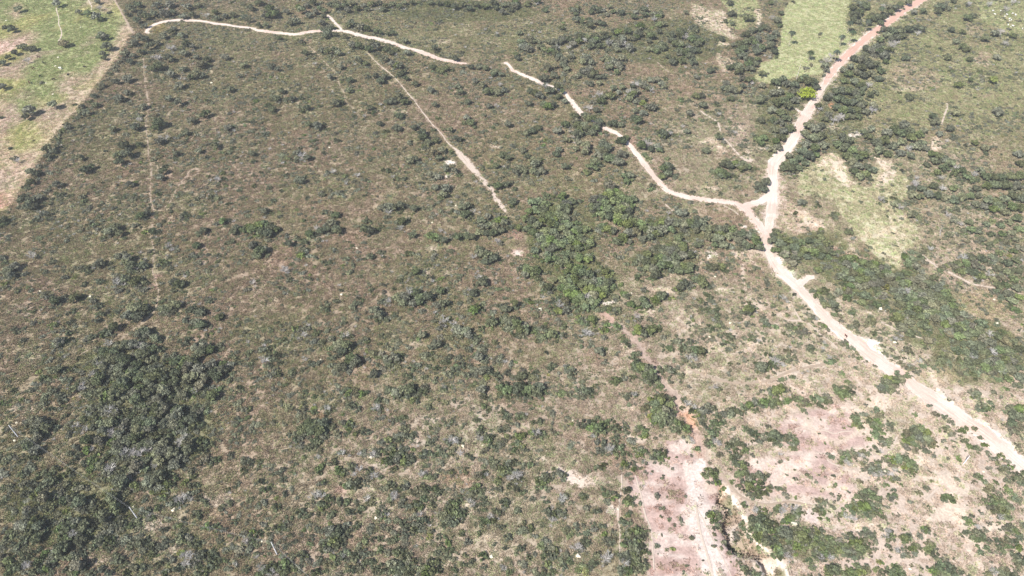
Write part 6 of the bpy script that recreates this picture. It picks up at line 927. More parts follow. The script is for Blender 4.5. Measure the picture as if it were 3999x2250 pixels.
# ------------------------------------------------------------------ words
PLACES = [(r.split('|')[0], *map(float, r.split('|')[1].split(','))) for r in """at the wooded corner of the pasture|560,170
in the scrub beside the upper pasture edge|480,330
in the scrub beside the lower pasture edge|230,620
beside the straight footpath's upper end|600,420
beside the straight footpath's loop|620,720
in the wood over the upper track bend|750,60
in the wood over the upper sandy track|1180,60
between the upper track and two trails|1450,210
in the far dark wood strip|1850,40
on the upper brown grassland slope|900,320
on the middle brown grassland slope|850,620
beside the thin diagonal trail|1480,400
beside the white end of the trail|1750,650
on the grassland left of the diagonal trail|1250,550
in the far wood below the bare sand|2550,160
in the far wood left of the sand|2280,140
under the far end of the sandy track|2120,360
in the thicket over the sandy track|2350,480
beside the broken sandy track|2450,650
on the slope between track and road|2780,480
on the rilled slope over the fork|2820,640
in the wood bordering the pale meadow|2960,280
in the grove by the palm trees|3400,90
in the hedge under the palm trees|3460,240
in the hedge below the bright bamboo|3290,420
in the wood along the narrow road|3080,450
on the far right scrub pasture|3780,200
in the right hand scrubland|3750,480
in the far right bushland|3850,820
in the thicket over the road fork|3130,600
in the thicket between two pale slopes|3320,640
on the pale green clearing|3350,850
in the thicket below the pale clearing|3250,1010
in the broad right hand thicket|3600,1200
in the far right lower thicket|3880,1380
in the left scrub by the pasture foot|130,850
on the left grassland slope|200,1200
in the left scrub along the footpath|500,1050
in the scrub right of the footpath|800,1200
in the head of the large left thicket|600,1450
in the heart of the large left thicket|580,1750
at the right rim of the left thicket|800,1600
in the scrub around the left pole|200,1720
in the bush between two poles|330,1950
in the lower left corner bush|200,2150
around the middle power pole|560,2050
around the right power pole|1020,2150
on the central brown grassland|1250,1050
in the bushes of the central slope|1350,1350
on the grassland near the white stone|1700,1250
in the round bright bush group|1750,930
in the central dark grove|2150,880
in the big round central grove|2400,830
in the lower central grove|2280,1150
in the bush belt over the fork|2600,900
in the bush patch below the belt|2620,1030
in the belt beside the road junction|2850,930
on the pale slope below the junction|2850,1150
beside the red eroded wash|2500,1400
in the grove at the orange washout|2600,1600
in the hedge beyond the orange washout|2850,1600
in the scrub right of center bottom|1900,1600
in the lower middle bushland|1400,1800
in the bottom middle bushland|1350,2150
in the bush over the bare field|2250,1850
beside the bare field's long trail|2450,2050
on the bare pink field|2680,1950
in the thicket by the gully head|2920,1830
along the dark gully bank|2830,2020
in the long thicket beyond the gully|3150,2120
in the hedge over the second bare field|3180,1570
on the second bare pink field|3200,1780
in the bushes near the road verge|3600,1620
on the pale stony slope|3550,1950
in the lower right corner bush|3850,2100
in the bush islands mid lower right|3380,1950
at the bottom edge right of the gully|3350,2230
beside the wide road's lower bend|3300,1330
on the sandy slope left of the road|3050,1300""".split('\n')]
PL = np.array([p[1:] for p in PLACES])
PNAME = [p[0] for p in PLACES]
ORD = 'first second third fourth fifth sixth seventh eighth ninth tenth eleventh twelfth thirteenth fourteenth fifteenth sixteenth seventeenth eighteenth nineteenth twentieth'.split()
LOOK = {'d': 'dark green', 'g': 'grey green', 'l': 'fresh green', 'm': 'mid green', 'o': 'olive', 'y': 'yellow green', 'b': 'leafless grey'}
def place_of(px, py):
    if inside(np.array([flat(px, py)]), PASTURE)[0]: return 'in the green cattle pasture'
    return PNAME[int(np.argmin(np.hypot(*(PL - (px, py)).T)))]
def unique_labels(items, noun):
    """items: (px, py, look, r) -> one label each; a repeated look at one place is told apart by its order from the left"""
    by = {}
    for i, (px, py, look, r_) in enumerate(items): by.setdefault((look, place_of(px, py)), []).append(i)
    out = [None] * len(items)
    for (look, pl), ids in by.items():
        ids.sort(key=lambda i: items[i][0])
        for n, i in enumerate(ids):
            if len(ids) == 1: out[i] = f'{look} {noun} {pl}'
            elif len(ids) == 2: out[i] = f'{look} {noun} {pl}, the {("left", "right")[n]} one'
            else: out[i] = f'{ORD[n] if n < 20 else "last"} {look} {noun} from left, {pl}'
    return out

# ------------------------------------------------------------------ scatter (for what nobody could count)
def scatter(name, P, Z, scl, rotz, idx, protos, col=None, kindlabel=None):
    n = len(P)
    store = bpy.data.collections.new(name + '_shapes')
    for i, me in enumerate(protos): store.objects.link(bpy.data.objects.new(f'{name}_shape_{i:03d}', me))
    me = bpy.data.meshes.new(name)
    me.vertices.add(n)
    me.vertices.foreach_set('co', np.column_stack([P, Z]).astype(np.float32).ravel())
    def att(an, ty, field, v):
        a = me.attributes.new(an, ty, 'POINT')
        a.data.foreach_set(field, np.ascontiguousarray(v).ravel())
    s = np.asarray(scl, np.float32)
    if s.ndim == 1: s = np.repeat(s[:, None], 3, 1)
    att('scl', 'FLOAT_VECTOR', 'vector', s.astype(np.float32))
    att('rot', 'FLOAT_VECTOR', 'vector', np.column_stack([np.zeros(n), np.zeros(n), rotz]).astype(np.float32))
    att('idx', 'INT', 'value', np.asarray(idx, np.int32))
    if col is not None: att('soil', 'FLOAT_COLOR', 'color', np.column_stack([col, np.ones(n)]).astype(np.float32))
    ng = bpy.data.node_groups.new(name, 'GeometryNodeTree')
    ng.interface.new_socket('Geometry', in_out='INPUT', socket_type='NodeSocketGeometry')
    ng.interface.new_socket('Geometry', in_out='OUTPUT', socket_type='NodeSocketGeometry')
    gi, go = ng.nodes.new('NodeGroupInput'), ng.nodes.new('NodeGroupOutput')
    ci = ng.nodes.new('GeometryNodeCollectionInfo')
    ci.inputs['Collection'].default_value = store
    ci.inputs['Separate Children'].default_value = True
    ip = ng.nodes.new('GeometryNodeInstanceOnPoints')
    ip.inputs['Pick Instance'].default_value = True
    def named(an, ty):
        q = ng.nodes.new('GeometryNodeInputNamedAttribute')
        q.data_type = ty
        q.inputs['Name'].default_value = an
        return q.outputs['Attribute']
    lk = ng.links.new
    mp = ng.nodes.new('GeometryNodeMeshToPoints')
    lk(gi.outputs[0], mp.inputs['Mesh'])
    lk(mp.outputs[0], ip.inputs['Points'])
    lk(ci.outputs[0], ip.inputs['Instance'])
    lk(named('idx', 'INT'), ip.inputs['Instance Index'])
    lk(named('rot', 'FLOAT_VECTOR'), ip.inputs['Rotation'])
    lk(named('scl', 'FLOAT_VECTOR'), ip.inputs['Scale'])
    lk(ip.outputs[0], go.inputs[0])
    o = obj(name, me, kind='stuff')
    if kindlabel: o['label'] = kindlabel
    md = o.modifiers.new('scatter', 'NODES')
    md.node_group = ng
    return o

# ------------------------------------------------------------------ trees and bushes that are things of their own
order = np.argsort(-shown)
def top(mask, n): return [int(i) for i in order if mask[i] and in_frame[i]][:n]
T_IDS = top(is_tree & (tk != 'b'), 290)
B_IDS = top(~is_tree & (tk != 'b'), 290)
D_IDS = top((tk == 'b'), 60)
taken = np.zeros(len(tp), bool)
spin = rng.uniform(0, 6.283, len(tp))
wobs = rng.uniform(.88, 1.12, (len(tp), 3))
wobs[:, 2] *= np.where((tp[:, 0] > 3020) & (tp[:, 1] > 860), .72, 1.0)
which = rng.integers(0, 1000, len(tp))
def size_word(r_): return 'large ' if r_ > 3.5 else ('small ' if r_ < 1.5 else '')
def plant(ids, noun, cat, group):
    labs = unique_labels([(tp[i, 0], tp[i, 1], (size_word(tp[i, 2]) + LOOK[tk[i]]).strip(), tp[i, 2]) for i in ids], noun)
    for i, lab in zip(ids, labs):
        taken[i] = True
        r_ = float(tp[i, 2])
        loc = (float(tx[i]), float(ty[i]), float(tz[i]) - .03 * r_)
        scl = tuple(float(v) * r_ for v in wobs[i])
        if cat == 'bush':
            obj('bush', BUSH[tk[i]][which[i] % 4], None, lab, cat, group, None, loc, (0, 0, spin[i]), scl)
        elif cat == 'bare tree':
            obj('bare_tree', CROWN['b'][which[i] % 4], None, lab, cat, group, None, loc, (0, 0, spin[i]), scl)
        else:
            root = obj('tree', None, None, lab, cat, group, None, loc, (0, 0, spin[i]), scl)
            root.empty_display_size = .3
            obj('trunk', TRUNK[which[i] % 4], root)
            obj('crown', CROWN[tk[i]][which[i] % 6], root)
plant(T_IDS, 'tree', 'tree', 'savanna trees with leafy crowns')
plant(B_IDS, 'bush', 'bush', 'savanna bushes')
plant(D_IDS, 'tree', 'bare tree', 'leafless grey trees')
rest = np.flatnonzero(~taken)
protos, pidx = [], {}
for kd in 'dgloymb':
    for j, me in enumerate(CROWN[kd]):
        pidx[('t', kd, j)] = len(protos)
        protos.append(me)
    for j, me in enumerate(BUSH[kd]):
        pidx[('s', kd, j)] = len(protos)
        protos.append(me)
ix = []
for i in rest:
    kd = tk[i]
    a = 't' if is_tree[i] else 's'
    n = len(CROWN[kd] if a == 't' else BUSH[kd])
    ix.append(pidx[(a, kd, which[i] % n)])
scatter('woodland', np.column_stack([tx[rest], ty[rest]]), tz[rest] - .03 * tp[rest, 2], wobs[rest] * tp[rest, 2:3], spin[rest], ix, protos)

# ------------------------------------------------------------------ low shrubs and grass
def in_view(P, pad=550):
    z = height(P[:, 0], P[:, 1])
    dep = P[:, 1] * CP + (CAM_H - z) * SP
    px = 2000 + FPX * P[:, 0] / dep
    py = 1125 - FPX * (P[:, 1] * SP - (CAM_H - z) * CP) / dep
    return px, py, (px > -pad) & (px < 4000 + pad) & (py > -pad * .6) & (py < 2250 + pad)
LOWMAP = np.zeros((18, 32))
for (sx, sy), txt in LOW.items():
    for j, row in enumerate(txt.split()):
        for i, ch in enumerate(row): LOWMAP[sy * 6 + j, sx * 8 + i] = int(ch)
def low_at(px, py):
    u, v = np.clip(px / 125 - .5, 0, 30.999), np.clip(py / 125 - .5, 0, 16.999)
    i, j = u.astype(int), v.astype(int)
    fu, fv = u - i, v - j
    return (LOWMAP[j, i] * (1 - fu) + LOWMAP[j, i + 1] * fu) * (1 - fv) + (LOWMAP[j + 1, i] * (1 - fu) + LOWMAP[j + 1, i + 1] * fu) * fv
def cast(n):
    P = np.column_stack([rng.uniform(-600, 600, n), rng.uniform(70, 860, n)])
    px, py, m = in_view(P)
    return P[m], px[m], py[m]
P, px, py = cast(245000)
dens = low_at(px, py) / 9 * np.where((px > 2900) & (py > 1500), .62, 1) * np.where((px < 2000) & (py < 950), 1.22, 1)
clump = fbm(P[:, 0], P[:, 1], 16, 3, 131)
keep = rng.uniform(0, 1, len(P)) < np.clip(3.0 * dens ** 1.4 * sstep(.34, .64, clump) + dens * .07, 0, .95)
bright = bil(GC3, P[:, 0], P[:, 1]).mean(1)
keep &= (bright < .42) | (rng.uniform(0, 1, len(P)) < .25)
MEADOW_POLY = gpts('110,60 200,-30 610,-30 625,60 590,140 600,210 690,260 720,300 600,400 560,420 420,450 400,560 240,565 20,620 -110,605 -70,480 30,440 95,330 100,200', (3, 0))
CLEARING = gpts('100,-30 300,-200 1060,-260 1000,130 1130,260 1165,370 1040,440 1010,510 960,580 850,500 720,350 610,260 560,170 480,60', (3, 1))
keep &= ~inside(P, CLEARING) | (rng.uniform(0, 1, len(P)) < .3)
keep &= ~inside(P, MEADOW_POLY) & (~inside(P, PASTURE) | (rng.uniform(0, 1, len(P)) < .12))
P, px, py = P[keep], px[keep], py[keep]
ok = off_roads(P, .8)
P, px, py = P[ok], px[ok], py[ok]
n = len(P)
rr = np.clip(rng.gamma(4.0, .18, n), .3, 2.1)
fresh = fbm(P[:, 0], P[:, 1], 45, 2, 141)
u = rng.uniform(0, 1, n)
kinds = np.where(u < .44, 'g', np.where(u < .66, 'd', np.where(u < .90, 'o', np.where(u < .96, 'l', 'b'))))
kinds = np.where((u > .955) & (u < .958) & (px < 2200), 'y', kinds)
sp_list, sidx = [], {}
for kd in 'dgloymb':
    for j, me in enumerate(BUSH[kd]):
        sidx[(kd, j)] = len(sp_list)
        sp_list.append(me)
w_ = rng.integers(0, 99, n)
scatter('undergrowth', P, height(P[:, 0], P[:, 1]) - .05, rr[:, None] * np.column_stack([rng.uniform(.8, 1.3, n), rng.uniform(.8, 1.3, n), rng.uniform(.55, 1.0, n)]),
        rng.uniform(0, 6.28, n), [sidx[(k, w % len(BUSH[k]))] for k, w in zip(kinds, w_)], sp_list)
N_LOW = n
P, px, py = cast(650000)
soil = bil(GC3, P[:, 0], P[:, 1])
bright = soil.mean(1)
red = soil[:, 0] - soil[:, 1]
g = fbm(P[:, 0], P[:, 1], 12, 3, 151)
pk = np.interp(bright, [.26, .36, .46], [.88, .60, .14]) * (.72 + .45 * g) * np.where((red > .085) & (bright > .28) & (P[:, 1] < 300) & (P[:, 0] > 20), .22, 1)
keep = rng.uniform(0, 1, len(P)) < pk
P, soil = P[keep], soil[keep]
ok = off_roads(P, .45)
P, soil = P[ok], soil[ok]
n = len(P)
soil = soil * rng.uniform(.7, 1.3, (n, 1)) * np.where(rng.uniform(0, 1, (n, 1)) < .35, np.array([.82, 1.0, .75]), np.array([1.03, 1.0, .97]))
short = np.where(inside(P, PASTURE) | inside(P, MEADOW_POLY), .45, 1.0)
scatter('grass', P, height(P[:, 0], P[:, 1]) - .02, np.column_stack([rng.uniform(.8, 1.4, n), rng.uniform(.8, 1.4, n), rng.uniform(.5, 1.15, n) * short]), rng.uniform(0, 6.28, n), rng.integers(0, 6, n), TUFT, soil)
print('crowns', len(tp), 'trees', int(is_tree.sum()), 'low', N_LOW, 'tufts', n)

# ------------------------------------------------------------------ palms
M_FROND = leaf_mat('palm_fronds', (.060, .085, .045), .3, .2)
M_DEADFROND = leaf_mat('dead_palm_fronds', (.25, .20, .13), .3, .1)
M_PALMBARK = plain_mat('palm_bark', (.26, .23, .19), .3, 3)
def frond_mesh(name, count, reach, droop, up, seed, mat, wid=.34):
    r = np.random.default_rng(seed)
    V, F, T = [], [], []
    for i in range(count):
        a = 2.4 * i + r.uniform(-.3, .3)
        d, s = np.array([math.cos(a), math.sin(a), 0]), np.array([-math.sin(a), math.cos(a), 0])
        rise = up * r.uniform(.5, 1.2)
        ln = reach * r.uniform(.8, 1.1)
        tn = np.clip(.5 + .25 * r.normal(), 0, 1)
        spine = [d * ln * t + np.array([0, 0, rise * t * 1.6 - (droop + rise) * t * t * 1.25]) for t in np.linspace(.02, 1, 9)]
        for j in range(8):
            p, q = spine[j], spine[j + 1]
            w0, w1 = (wid * math.sin(math.pi * (.12 + .86 * t)) for t in (j / 8, (j + 1) / 8))
            for sg in (-1, 1):
                k = len(V)
                gap = .82
                e0, e1 = p + sg * s * w0 - np.array([0, 0, w0 * .55]), p + (q - p) * gap + sg * s * w1 - np.array([0, 0, w1 * .55])
                V += [p, p + (q - p) * gap, e1 + (q - p) * .35, e0 + (q - p) * .35]
                F.append((k, k + 1, k + 2, k + 3))
                T += [tn] * 4
    return mesh_np(name, np.array(V), np.array(F), mat, [('tint', 'FLOAT', T)])
PALM_GREEN = [frond_mesh('palm_fronds', 22, 3.4, 1.9, 1.6, 800 + i, M_FROND, .62) for i in range(3)]
PALM_DEAD = [frond_mesh('dead_fronds', 12, 1.5, 3.0, .1, 820 + i, M_DEADFROND, .4) for i in range(3)]
def palm(base, top, k, label):
    bx, by, bz = (float(v) for v in ground_at(*[np.array(float(v)) for v in base]))
    # height from where its top is seen
    dx, dy, dz = ray(*top)
    t = (dx * bx + dy * by) / (dx * dx + dy * dy)
    h = max(3.0, CAM_H + dz * t - bz)
    root = obj('palm_tree', None, None, label, 'palm tree', 'palms near the red road', None, (bx, by, bz), (0, 0, k * 1.3))
    lean = .25 * math.sin(k * 2.1)
    n = 7
    p = [(lean * (i / n) ** 2, .1 * math.sin(i), h * i / n - .1) for i in range(n + 1)]
    obj('trunk', tube_mesh('palm_trunk', [(p[i], p[i + 1], .21 - .012 * i + (.06 if i == 0 else 0), .20 - .012 * i) for i in range(n)], M_PALMBARK, 8), root)
    obj('fronds', PALM_GREEN[k % 3], root, loc=p[-1])
    obj('dead_fronds', PALM_DEAD[k % 3], root, loc=(p[-1][0], p[-1][1], p[-1][2] - .25))
for k, (b, t, lab) in enumerate([((3080, 182), (3091, 123), 'slim palm standing alone on the pale meadow by the wood edge'), ((3279, 184), (3289, 139), 'full palm on the meadow in line with the roadside palm'),
        ((3316, 172), (3333, 120), 'tall palm closest to the red road, in front of the grove'), ((3308, 130), (3322, 84), 'leaning palm at the left tip of the dark grove'), ((3376, 128), (3386, 78), 'palm standing within the dark grove by the road'),
        ((3256, 250), (3262, 196), 'palm rising behind the grey roadside bush'), ((3158, 238), (3163, 200), 'short bushy palm on the lower meadow with hanging dead fronds'), ((3432, 74), (3438, 26), 'palm above the dark grove at the picture top')]):
    palm(b, t, k, lab)

# ------------------------------------------------------------------ bamboo clump
M_BAMBOO = leaf_mat('bamboo_leaves', (.36, .40, .06), .1, .35)
M_CANE = plain_mat('bamboo_cane', (.34, .34, .10), .2, 3)
def bamboo():
    bx, by, bz = (float(v) for v in ground_at(np.array(3148.), np.array(388.)))
    root = obj('bamboo_clump', None, None, 'bright yellow green bamboo clump beside the narrow red road', 'bamboo', None, None, (bx, by, bz))
    r = np.random.default_rng(31)
    segs, C_, N_, S_ = [], [], [], []
    for i in range(34):
        a = 2.4 * i
        rad = 6.2 * math.sqrt((i + .5) / 34)
        hh = 8.6 - .11 * rad ** 2 + r.uniform(-.8, .8)
        p = [np.array([math.cos(a) * rad * t ** 1.6, math.sin(a) * rad * t ** 1.6, hh * (1.25 * t - .3 * t ** 3)]) for t in np.linspace(0, 1, 7)]
        for j in range(6): segs.append((p[j] + (0, 0, -.1 if j == 0 else 0), p[j + 1], .07 - .008 * j, .06 - .008 * j))
        for t in np.linspace(.35, 1.08, 20):
            j = min(int(t * 6), 5)
            c = p[j] + (p[j + 1] - p[j]) * (t * 6 - j)
            for q in range(3):
                C_.append(c + r.normal(size=3) * .34)
                N_.append(np.array([math.cos(a) * .5, math.sin(a) * .5, .8]) + r.normal(size=3) * .4)
                S_.append(r.uniform(.16, .34))
    obj('cane', tube_mesh('bamboo_canes', segs, M_CANE, 4), root)
    V, F = quads(np.array(C_), np.array(N_), np.array(S_), r, 1.7)
    obj('foliage', mesh_np('bamboo_leaves', V, F, M_BAMBOO, [('tint', 'FLOAT', np.repeat(np.clip(.5 + .2 * r.normal(size=len(C_)), 0, 1), 4))]), root)
bamboo()

# ------------------------------------------------------------------ cattle
def cow_mesh(name, mat, lying=False):
    """one continuous body: rings along the spine, neck and head, legs grown from the trunk"""
    sk = bpy.data.meshes.new(name)
    lz = .42 if lying else 1.0
    J = [((-.62, 0, lz + .08), .23), ((-.25, 0, lz + .02), .31), ((.18, 0, lz), .30), ((.52, 0, lz + .06), .25), ((.80, 0, lz + .16), .15), ((1.02, 0, lz + (.22 if lying else .10)), .125), ((1.26, 0, lz - .06), .07)]
    E = [(i, i + 1) for i in range(6)]
    def chain(root, plist):
        k = root
        for p, r_ in plist:
            J.append((p, r_))
            E.append((k, len(J) - 1))
            k = len(J) - 1
    for s in (-1, 1):
        if lying:
            chain(0, [((-.55, s * .32, .22), .12), ((-.25, s * .42, .12), .07), ((-.55, s * .45, .08), .05)])
            chain(3, [((.58, s * .24, .2), .1), ((.85, s * .28, .1), .06), ((.62, s * .3, .07), .05)])
        else:
            chain(0, [((-.60, s * .19, .72), .13), ((-.68, s * .19, .42), .065), ((-.62, s * .19, .03), .05)])
            chain(3, [((.50, s * .17, .68), .10), ((.50, s * .17, .38), .06), ((.50, s * .17, .03), .05)])
        chain(5, [((.97, s * .15, lz + (.28 if lying else .17)), .04), ((.95, s * .26, lz + (.26 if lying else .14)), .03)])
    chain(0, [((-.80, 0, lz - .05), .04), ((-.83, 0, lz - .5 if not lying else .1), .03)])
    sk.from_pydata([j[0] for j in J], E, [])
    o = bpy.data.objects.new(name + '_skeleton', sk)
    COL.objects.link(o)
    o.modifiers.new('skin', 'SKIN')
    for v, j in zip(sk.skin_vertices[0].data, J):
        v.radius = (j[1], j[1])
        v.use_root = False
    sk.skin_vertices[0].data[1].use_root = True
    sub = o.modifiers.new('sub', 'SUBSURF')
    sub.levels = sub.render_levels = 1
    dg = bpy.context.evaluated_depsgraph_get()
    me = bpy.data.meshes.new_from_object(o.evaluated_get(dg))
    me.name = name
    bpy.data.objects.remove(o)
    me.materials.clear()
    me.materials.append(mat)
    return me
M_WHITEHIDE = plain_mat('white_hide', (.86, .84, .80), .06, 2)
M_BROWNHIDE = plain_mat('brown_hide', (.085, .04, .025), .2, 2)
M_BLACKHIDE = plain_mat('black_hide', (.022, .02, .02), .2, 2)
HIDES = {'white': M_WHITEHIDE, 'brown': M_BROWNHIDE, 'black': M_BLACKHIDE}
COWS = {(c, l): cow_mesh('cow_body', HIDES[c], l) for c, l in (('white', False), ('white', True), ('brown', False), ('black', False), ('black', True))}
herd = []
for x, y, s, l in ((1280, 325, 1, 0), (1335, 425, 1, 0), (1510, 315, 1, 1), (1597, 330, .9, 0), (1672, 430, .95, 0), (1632, 468, .8, 1), (1837, 405, 1, 0), (1915, 448, 1.15, 0), (1750, 552, 1.05, 0), (1807, 575, 1.05, 1), (1752, 602, .65, 0), (1708, 725, 1, 0), (1845, 755, 1.05, 0), (1795, 768, .75, 1), (2115, 830, .9, 0)):
    herd.append((3700 + x / 7.24, y / 7.24, s, 'white', bool(l)))
n_white = len(herd)
herd.sort(key=lambda c: c[0])
for i, (x, y, s, c, l) in enumerate(herd):
    px_, py_, pz_ = ground_at(np.array(x), np.array(y))
    act = 'lying' if l else 'standing'
    lab = f'{ORD[i]} white cow from the left, {act} in the far right herd'
    obj('cow', COWS[(c, l)], None, lab, 'cow', 'white cattle herd in the far right pasture', None, (float(px_), float(py_), float(pz_)), (0, 0, i * 2.3), (.95 * s,) * 3)
for k, (x, y, c, l, lab) in enumerate(((735, 132, 'brown', False, 'brown cow standing close to the grey leafless shrub in the green pasture'), (825, 235, 'black', False, 'largest black cow standing in the middle of the green pasture'), (640, 345, 'brown', False, 'dark brown cow standing between pink soil and green grass'),
        (1590, 300, 'black', True, 'black cow lying on bright green grass near the pasture edge'), (1285, 448, 'black', True, 'black cow lying on pinkish soil above the scrub edge'), (1020, 552, 'black', False, 'black cow standing right of the slim pasture tree'),
        (565, 612, 'brown', False, 'brown cow standing on pale soil left of the slim pasture tree'), (772, 490, 'black', False, 'black cow standing just above the slim pasture tree'), (1148, 340, 'white', False, 'white cow standing alone in the green pasture with dark cows'))):
    px_, py_, pz_ = ground_at(np.array(x / 4.83), np.array(200 + y / 4.83))
    obj('cow', COWS[(c, l)], None, lab, 'cow', 'cattle of the green pasture', None, (float(px_), float(py_), float(pz_)), (0, 0, k * 1.9 + .4), (1.3,) * 3)
px_, py_, pz_ = ground_at(np.array(3302.), np.array(1316.))
obj('cow', COWS[('brown', False)], None, 'brown calf standing on the near edge of the wide dirt road', 'cow', None, None, (float(px_), float(py_), float(pz_) + .1), (0, 0, 1.9), (.95,) * 3)

# ------------------------------------------------------------------ pale stones
def stone_mesh(seed):
    r = np.random.default_rng(seed)
    V, F = [], []
    nu, nv = 12, 7
    for j in range(nv):
        th = math.pi * (.02 + .96 * j / (nv - 1))
        for i in range(nu):
            a = 2 * math.pi * i / nu
            k = 1 + .22 * math.sin(3 * a + seed) * math.sin(th) + .10 * r.normal()
            V.append((k * math.sin(th) * math.cos(a), k * .8 * math.sin(th) * math.sin(a), .55 * k * math.cos(th) + .25))
    for j in range(nv - 1):
        for i in range(nu): F.append((j * nu + i, j * nu + (i + 1) % nu, (j + 1) * nu + (i + 1) % nu, (j + 1) * nu + i))
    F += [tuple(range(nu))[::-1], tuple((nv - 1) * nu + i for i in range(nu))]
    me = bpy.data.meshes.new('stone')
    me.from_pydata(V, [], [f[::-1] for f in F])
    me.materials.append(M_STONE)
    return me
STONES = [stone_mesh(900 + i) for i in range(5)]
sl = []
for sheet, txt in {(0, 0): '48,158,.9 440,435,.9 610,208,.7 400,712,.8 655,320,.5 695,560,.6 460,523,.7 348,628,.6 420,500,.8 370,882,.6 1358,752,.6 1597,628,1.0 1386,1084,.5 1705,272,.6 600,985,.7 740,887,.6 1142,1132,.5 1080,1105,.5', (1, 0): '275,772,.9 590,462,.6 555,1115,.8 1140,850,.7 1130,70,.5 1310,128,.5', (2, 0): '590,464,.7 952,885,.8 1486,590,.6 640,455,.4', (3, 0): '80,665,1.2 1432,1157,.6 1860,685,.6',
        (1, 1): '762,427,.8 1330,232,.7 1508,103,.6 488,1268,.7 645,775,.8 1130,68,.5 1880,190,.5', (2, 1): '215,887,1.1 1645,990,.8 590,1165,.6 575,1165,.5 1490,1095,.7 900,765,.6 1530,640,.7 200,580,.4', (0, 1): '305,750,.7 682,790,.8 345,770,.5 655,805,.5', (3, 1): '825,850,1.3 842,878,1.4 1607,886,.9 1705,812,.6 1725,995,1.1 955,1135,1.0 890,840,.5', (0, 2): '128,293,.7 1310,952,.9 112,428,.7 1010,925,.5', (1, 2): '870,553,.7 905,1012,.8 1775,1305,.9 1562,468,.8 1710,463,.5 60,1235,.5 45,1190,.5', (2, 2): '500,1298,1.0 458,277,.6 260,505,.5 800,945,.6 920,1080,.5', (3, 2): '1840,1840,.5 878,660,.8 1625,662,.6 1280,45,1.1 1385,140,1.2 195,1062,1.4 1430,655,.4 1070,1395,.6'}.items():
    for t in txt.split():
        x, y, s = (float(v) for v in t.split(','))
        if y < 1449: sl.append((x * SH + 1000 * sheet[0], y * SH + 750 * sheet[1], s))
labs = unique_labels([(x, y, 'pale', s) for x, y, s in sl], 'stone')
for i, ((x, y, s), lab) in enumerate(zip(sl, labs)):
    X, Y, Z = ground_at(np.array(x), np.array(y))
    obj('stone', STONES[i % 5], None, lab, 'stone', 'pale stones scattered over the savanna', None, (float(X), float(Y), float(Z) - .05), (0, 0, i * 1.7), (s * .95,) * 3)

# ------------------------------------------------------------------ power line
def spot(px, py): return [float(v) for v in ground_at(np.array(float(px)), np.array(float(py)))]
def pole(base, top, label, arm=None, mat=M_CONC, cat='utility pole', hmin=7.0):
    bx, by, bz = spot(*base)
    dx, dy, dz = ray(*top)
    t = (dx * bx + dy * by) / (dx * dx + dy * dy)
    h = max(hmin, CAM_H + dz * t - bz)
    root = obj('utility_pole', None, None, label, cat, 'concrete power poles', None, (bx, by, bz))
    obj('shaft', tube_mesh('pole_shaft', [((0, 0, -.3), (0, 0, h * .5), .20, .165), ((0, 0, h * .5), (0, 0, h), .165, .125)], mat, 10), root)
    a = arm if arm is not None else .9
    ca, sa = math.cos(a), math.sin(a)
    L = 1.1 if arm is not None else .2
    obj('crossarm', tube_mesh('pole_crossarm', [((-L * ca, -L * sa, h - .22), (L * ca, L * sa, h - .22), .085, .085)], M_BARK if arm is not None else mat, 6), root)
    for s in (-1, 1):
        obj('insulator', tube_mesh('pole_insulator', [((s * L * .9 * ca, s * L * .9 * sa, h - .16), (s * L * .9 * ca, s * L * .9 * sa, h + .02), .05, .035)], M_STONE, 6), root)
    return [np.array([bx + s * L * .9 * ca, by + s * L * .9 * sa, bz + h + .02]) for s in (-1, 1)]
w0 = pole((72, 1707), (28, 1665), 'grey power pole standing alone at the far left in dry grass', None)
w1 = pole((537, 2025), (500, 1985), 'pale power pole between dense bush and a bare straw patch', None)
w2 = pole((1083, 2166), (1057, 2119), 'white power pole in scrub near the bottom of the picture', None)
pole((3763, 1812), (3787, 1781), 'grey power pole with a dark crossarm below the wide dirt road', .55, hmin=5.5)
pole((3110, 312), (3117, 250), 'tall grey pole at the lower end of the pale meadow', None, M_PALEBARK)
e3 = [w2[i] + (w2[i] - np.array([*flat(930, 2035), 0])) * np.array([.0, 0, 0]) for i in (0, 1)]
ex, ey, ez = spot(1330, 2385)
e3 = [np.array([ex + s * .3, ey - s * .3, ez + 8.6]) for s in (-1, 1)]
pole((1330, 2385), (1308, 2340), 'white power pole at the lower end of the line', None, hmin=8.6)
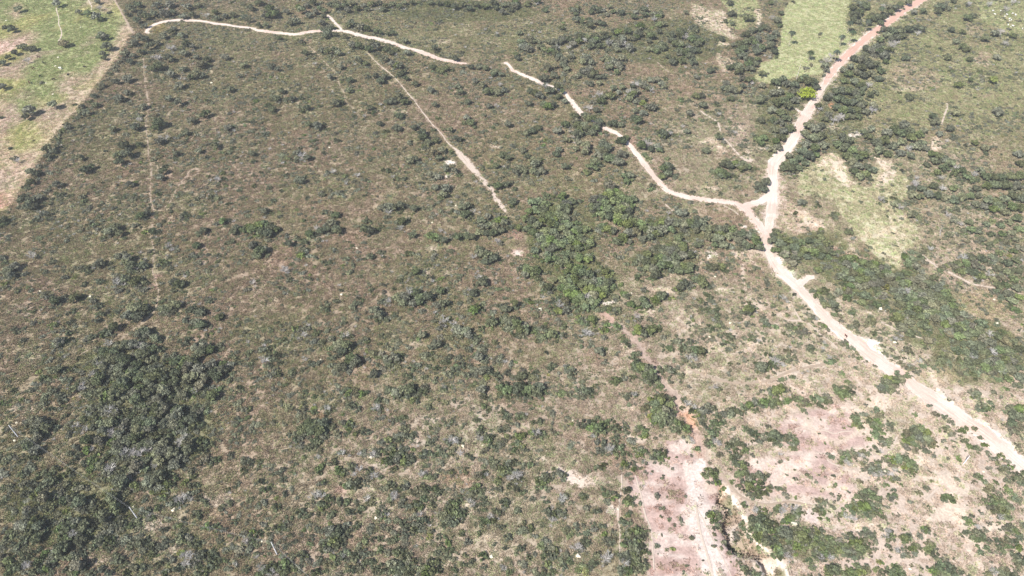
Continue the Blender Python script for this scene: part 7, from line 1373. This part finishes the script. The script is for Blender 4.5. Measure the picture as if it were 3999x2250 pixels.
def wire(a, b, label, sag=.9):
    n = 14
    p = [a + (b - a) * t - np.array([0, 0, sag * 4 * t * (1 - t)]) for t in np.linspace(0, 1, n + 1)]
    obj('power_wire', tube_mesh('power_wire', [(p[i], p[i + 1], .018, .018) for i in range(n)], M_WIRE, 4), None, label, 'wire', 'power line wires')
for a, b, nm in ((w0, w1, 'between the far left pole and the bush pole'), (w1, w2, 'between the bush pole and the white pole'), (w2, e3, 'from the white pole out of the picture')):
    for i, s in ((0, 'upper'), (1, 'lower')): wire(a[i], b[i], f'{s} thin wire strung {nm}')

# ------------------------------------------------------------------ fallen trunk
bx, by, bz = spot(3671, 922)
root = obj('fallen_trunk', None, None, 'pale dead trunk lying on the ground in the far right bushland', 'dead trunk', None, None, (bx, by, bz), (0, 0, R(62)))
obj('trunk', tube_mesh('dead_trunk', [((0, 0, .25), (3, .2, .4), .26, .22), ((3, .2, .4), (6.5, 0, .6), .22, .13), ((6.5, 0, .6), (9, .5, .9), .13, .05)], M_PALEBARK, 8), root)
obj('branch', tube_mesh('dead_branch', [((5, .1, .5), (6.6, 1.5, .9), .1, .05), ((6.6, 1.5, .9), (7.6, 2.0, 1.2), .05, .02), ((6.5, 0, .6), (8.2, -1.2, 1.1), .09, .03)], M_PALEBARK, 5), root)

# ------------------------------------------------------------------ the sunlit air between camera and ground
def haze():
    zlo, zhi = float(GZ.min()) - 6.0, CAM_H + 6.0
    x0, x1, y0, y1 = GX[0] - 5, GX[-1] + 5, GY[0] - 5, GY[-1] + 5
    V = [(x, y, z) for z in (zlo, zhi) for x, y in ((x0, y0), (x1, y0), (x1, y1), (x0, y1))]
    F = [(3, 2, 1, 0), (4, 5, 6, 7), (0, 1, 5, 4), (1, 2, 6, 5), (2, 3, 7, 6), (3, 0, 4, 7)]
    me = bpy.data.meshes.new('haze')
    me.from_pydata(V, [], F)
    m, nt, N, L = new_mat('haze_air')
    v = N('ShaderNodeVolumePrincipled')
    v.inputs['Color'].default_value = (.96, .97, 1.0, 1)
    v.inputs['Density'].default_value = HAZE
    v.inputs['Anisotropy'].default_value = 0.0
    out = N('ShaderNodeOutputMaterial')
    L(v.outputs[0], out.inputs['Volume'])
    me.materials.append(m)
    obj('haze', me, kind='stuff')
HAZE = .00012
haze()
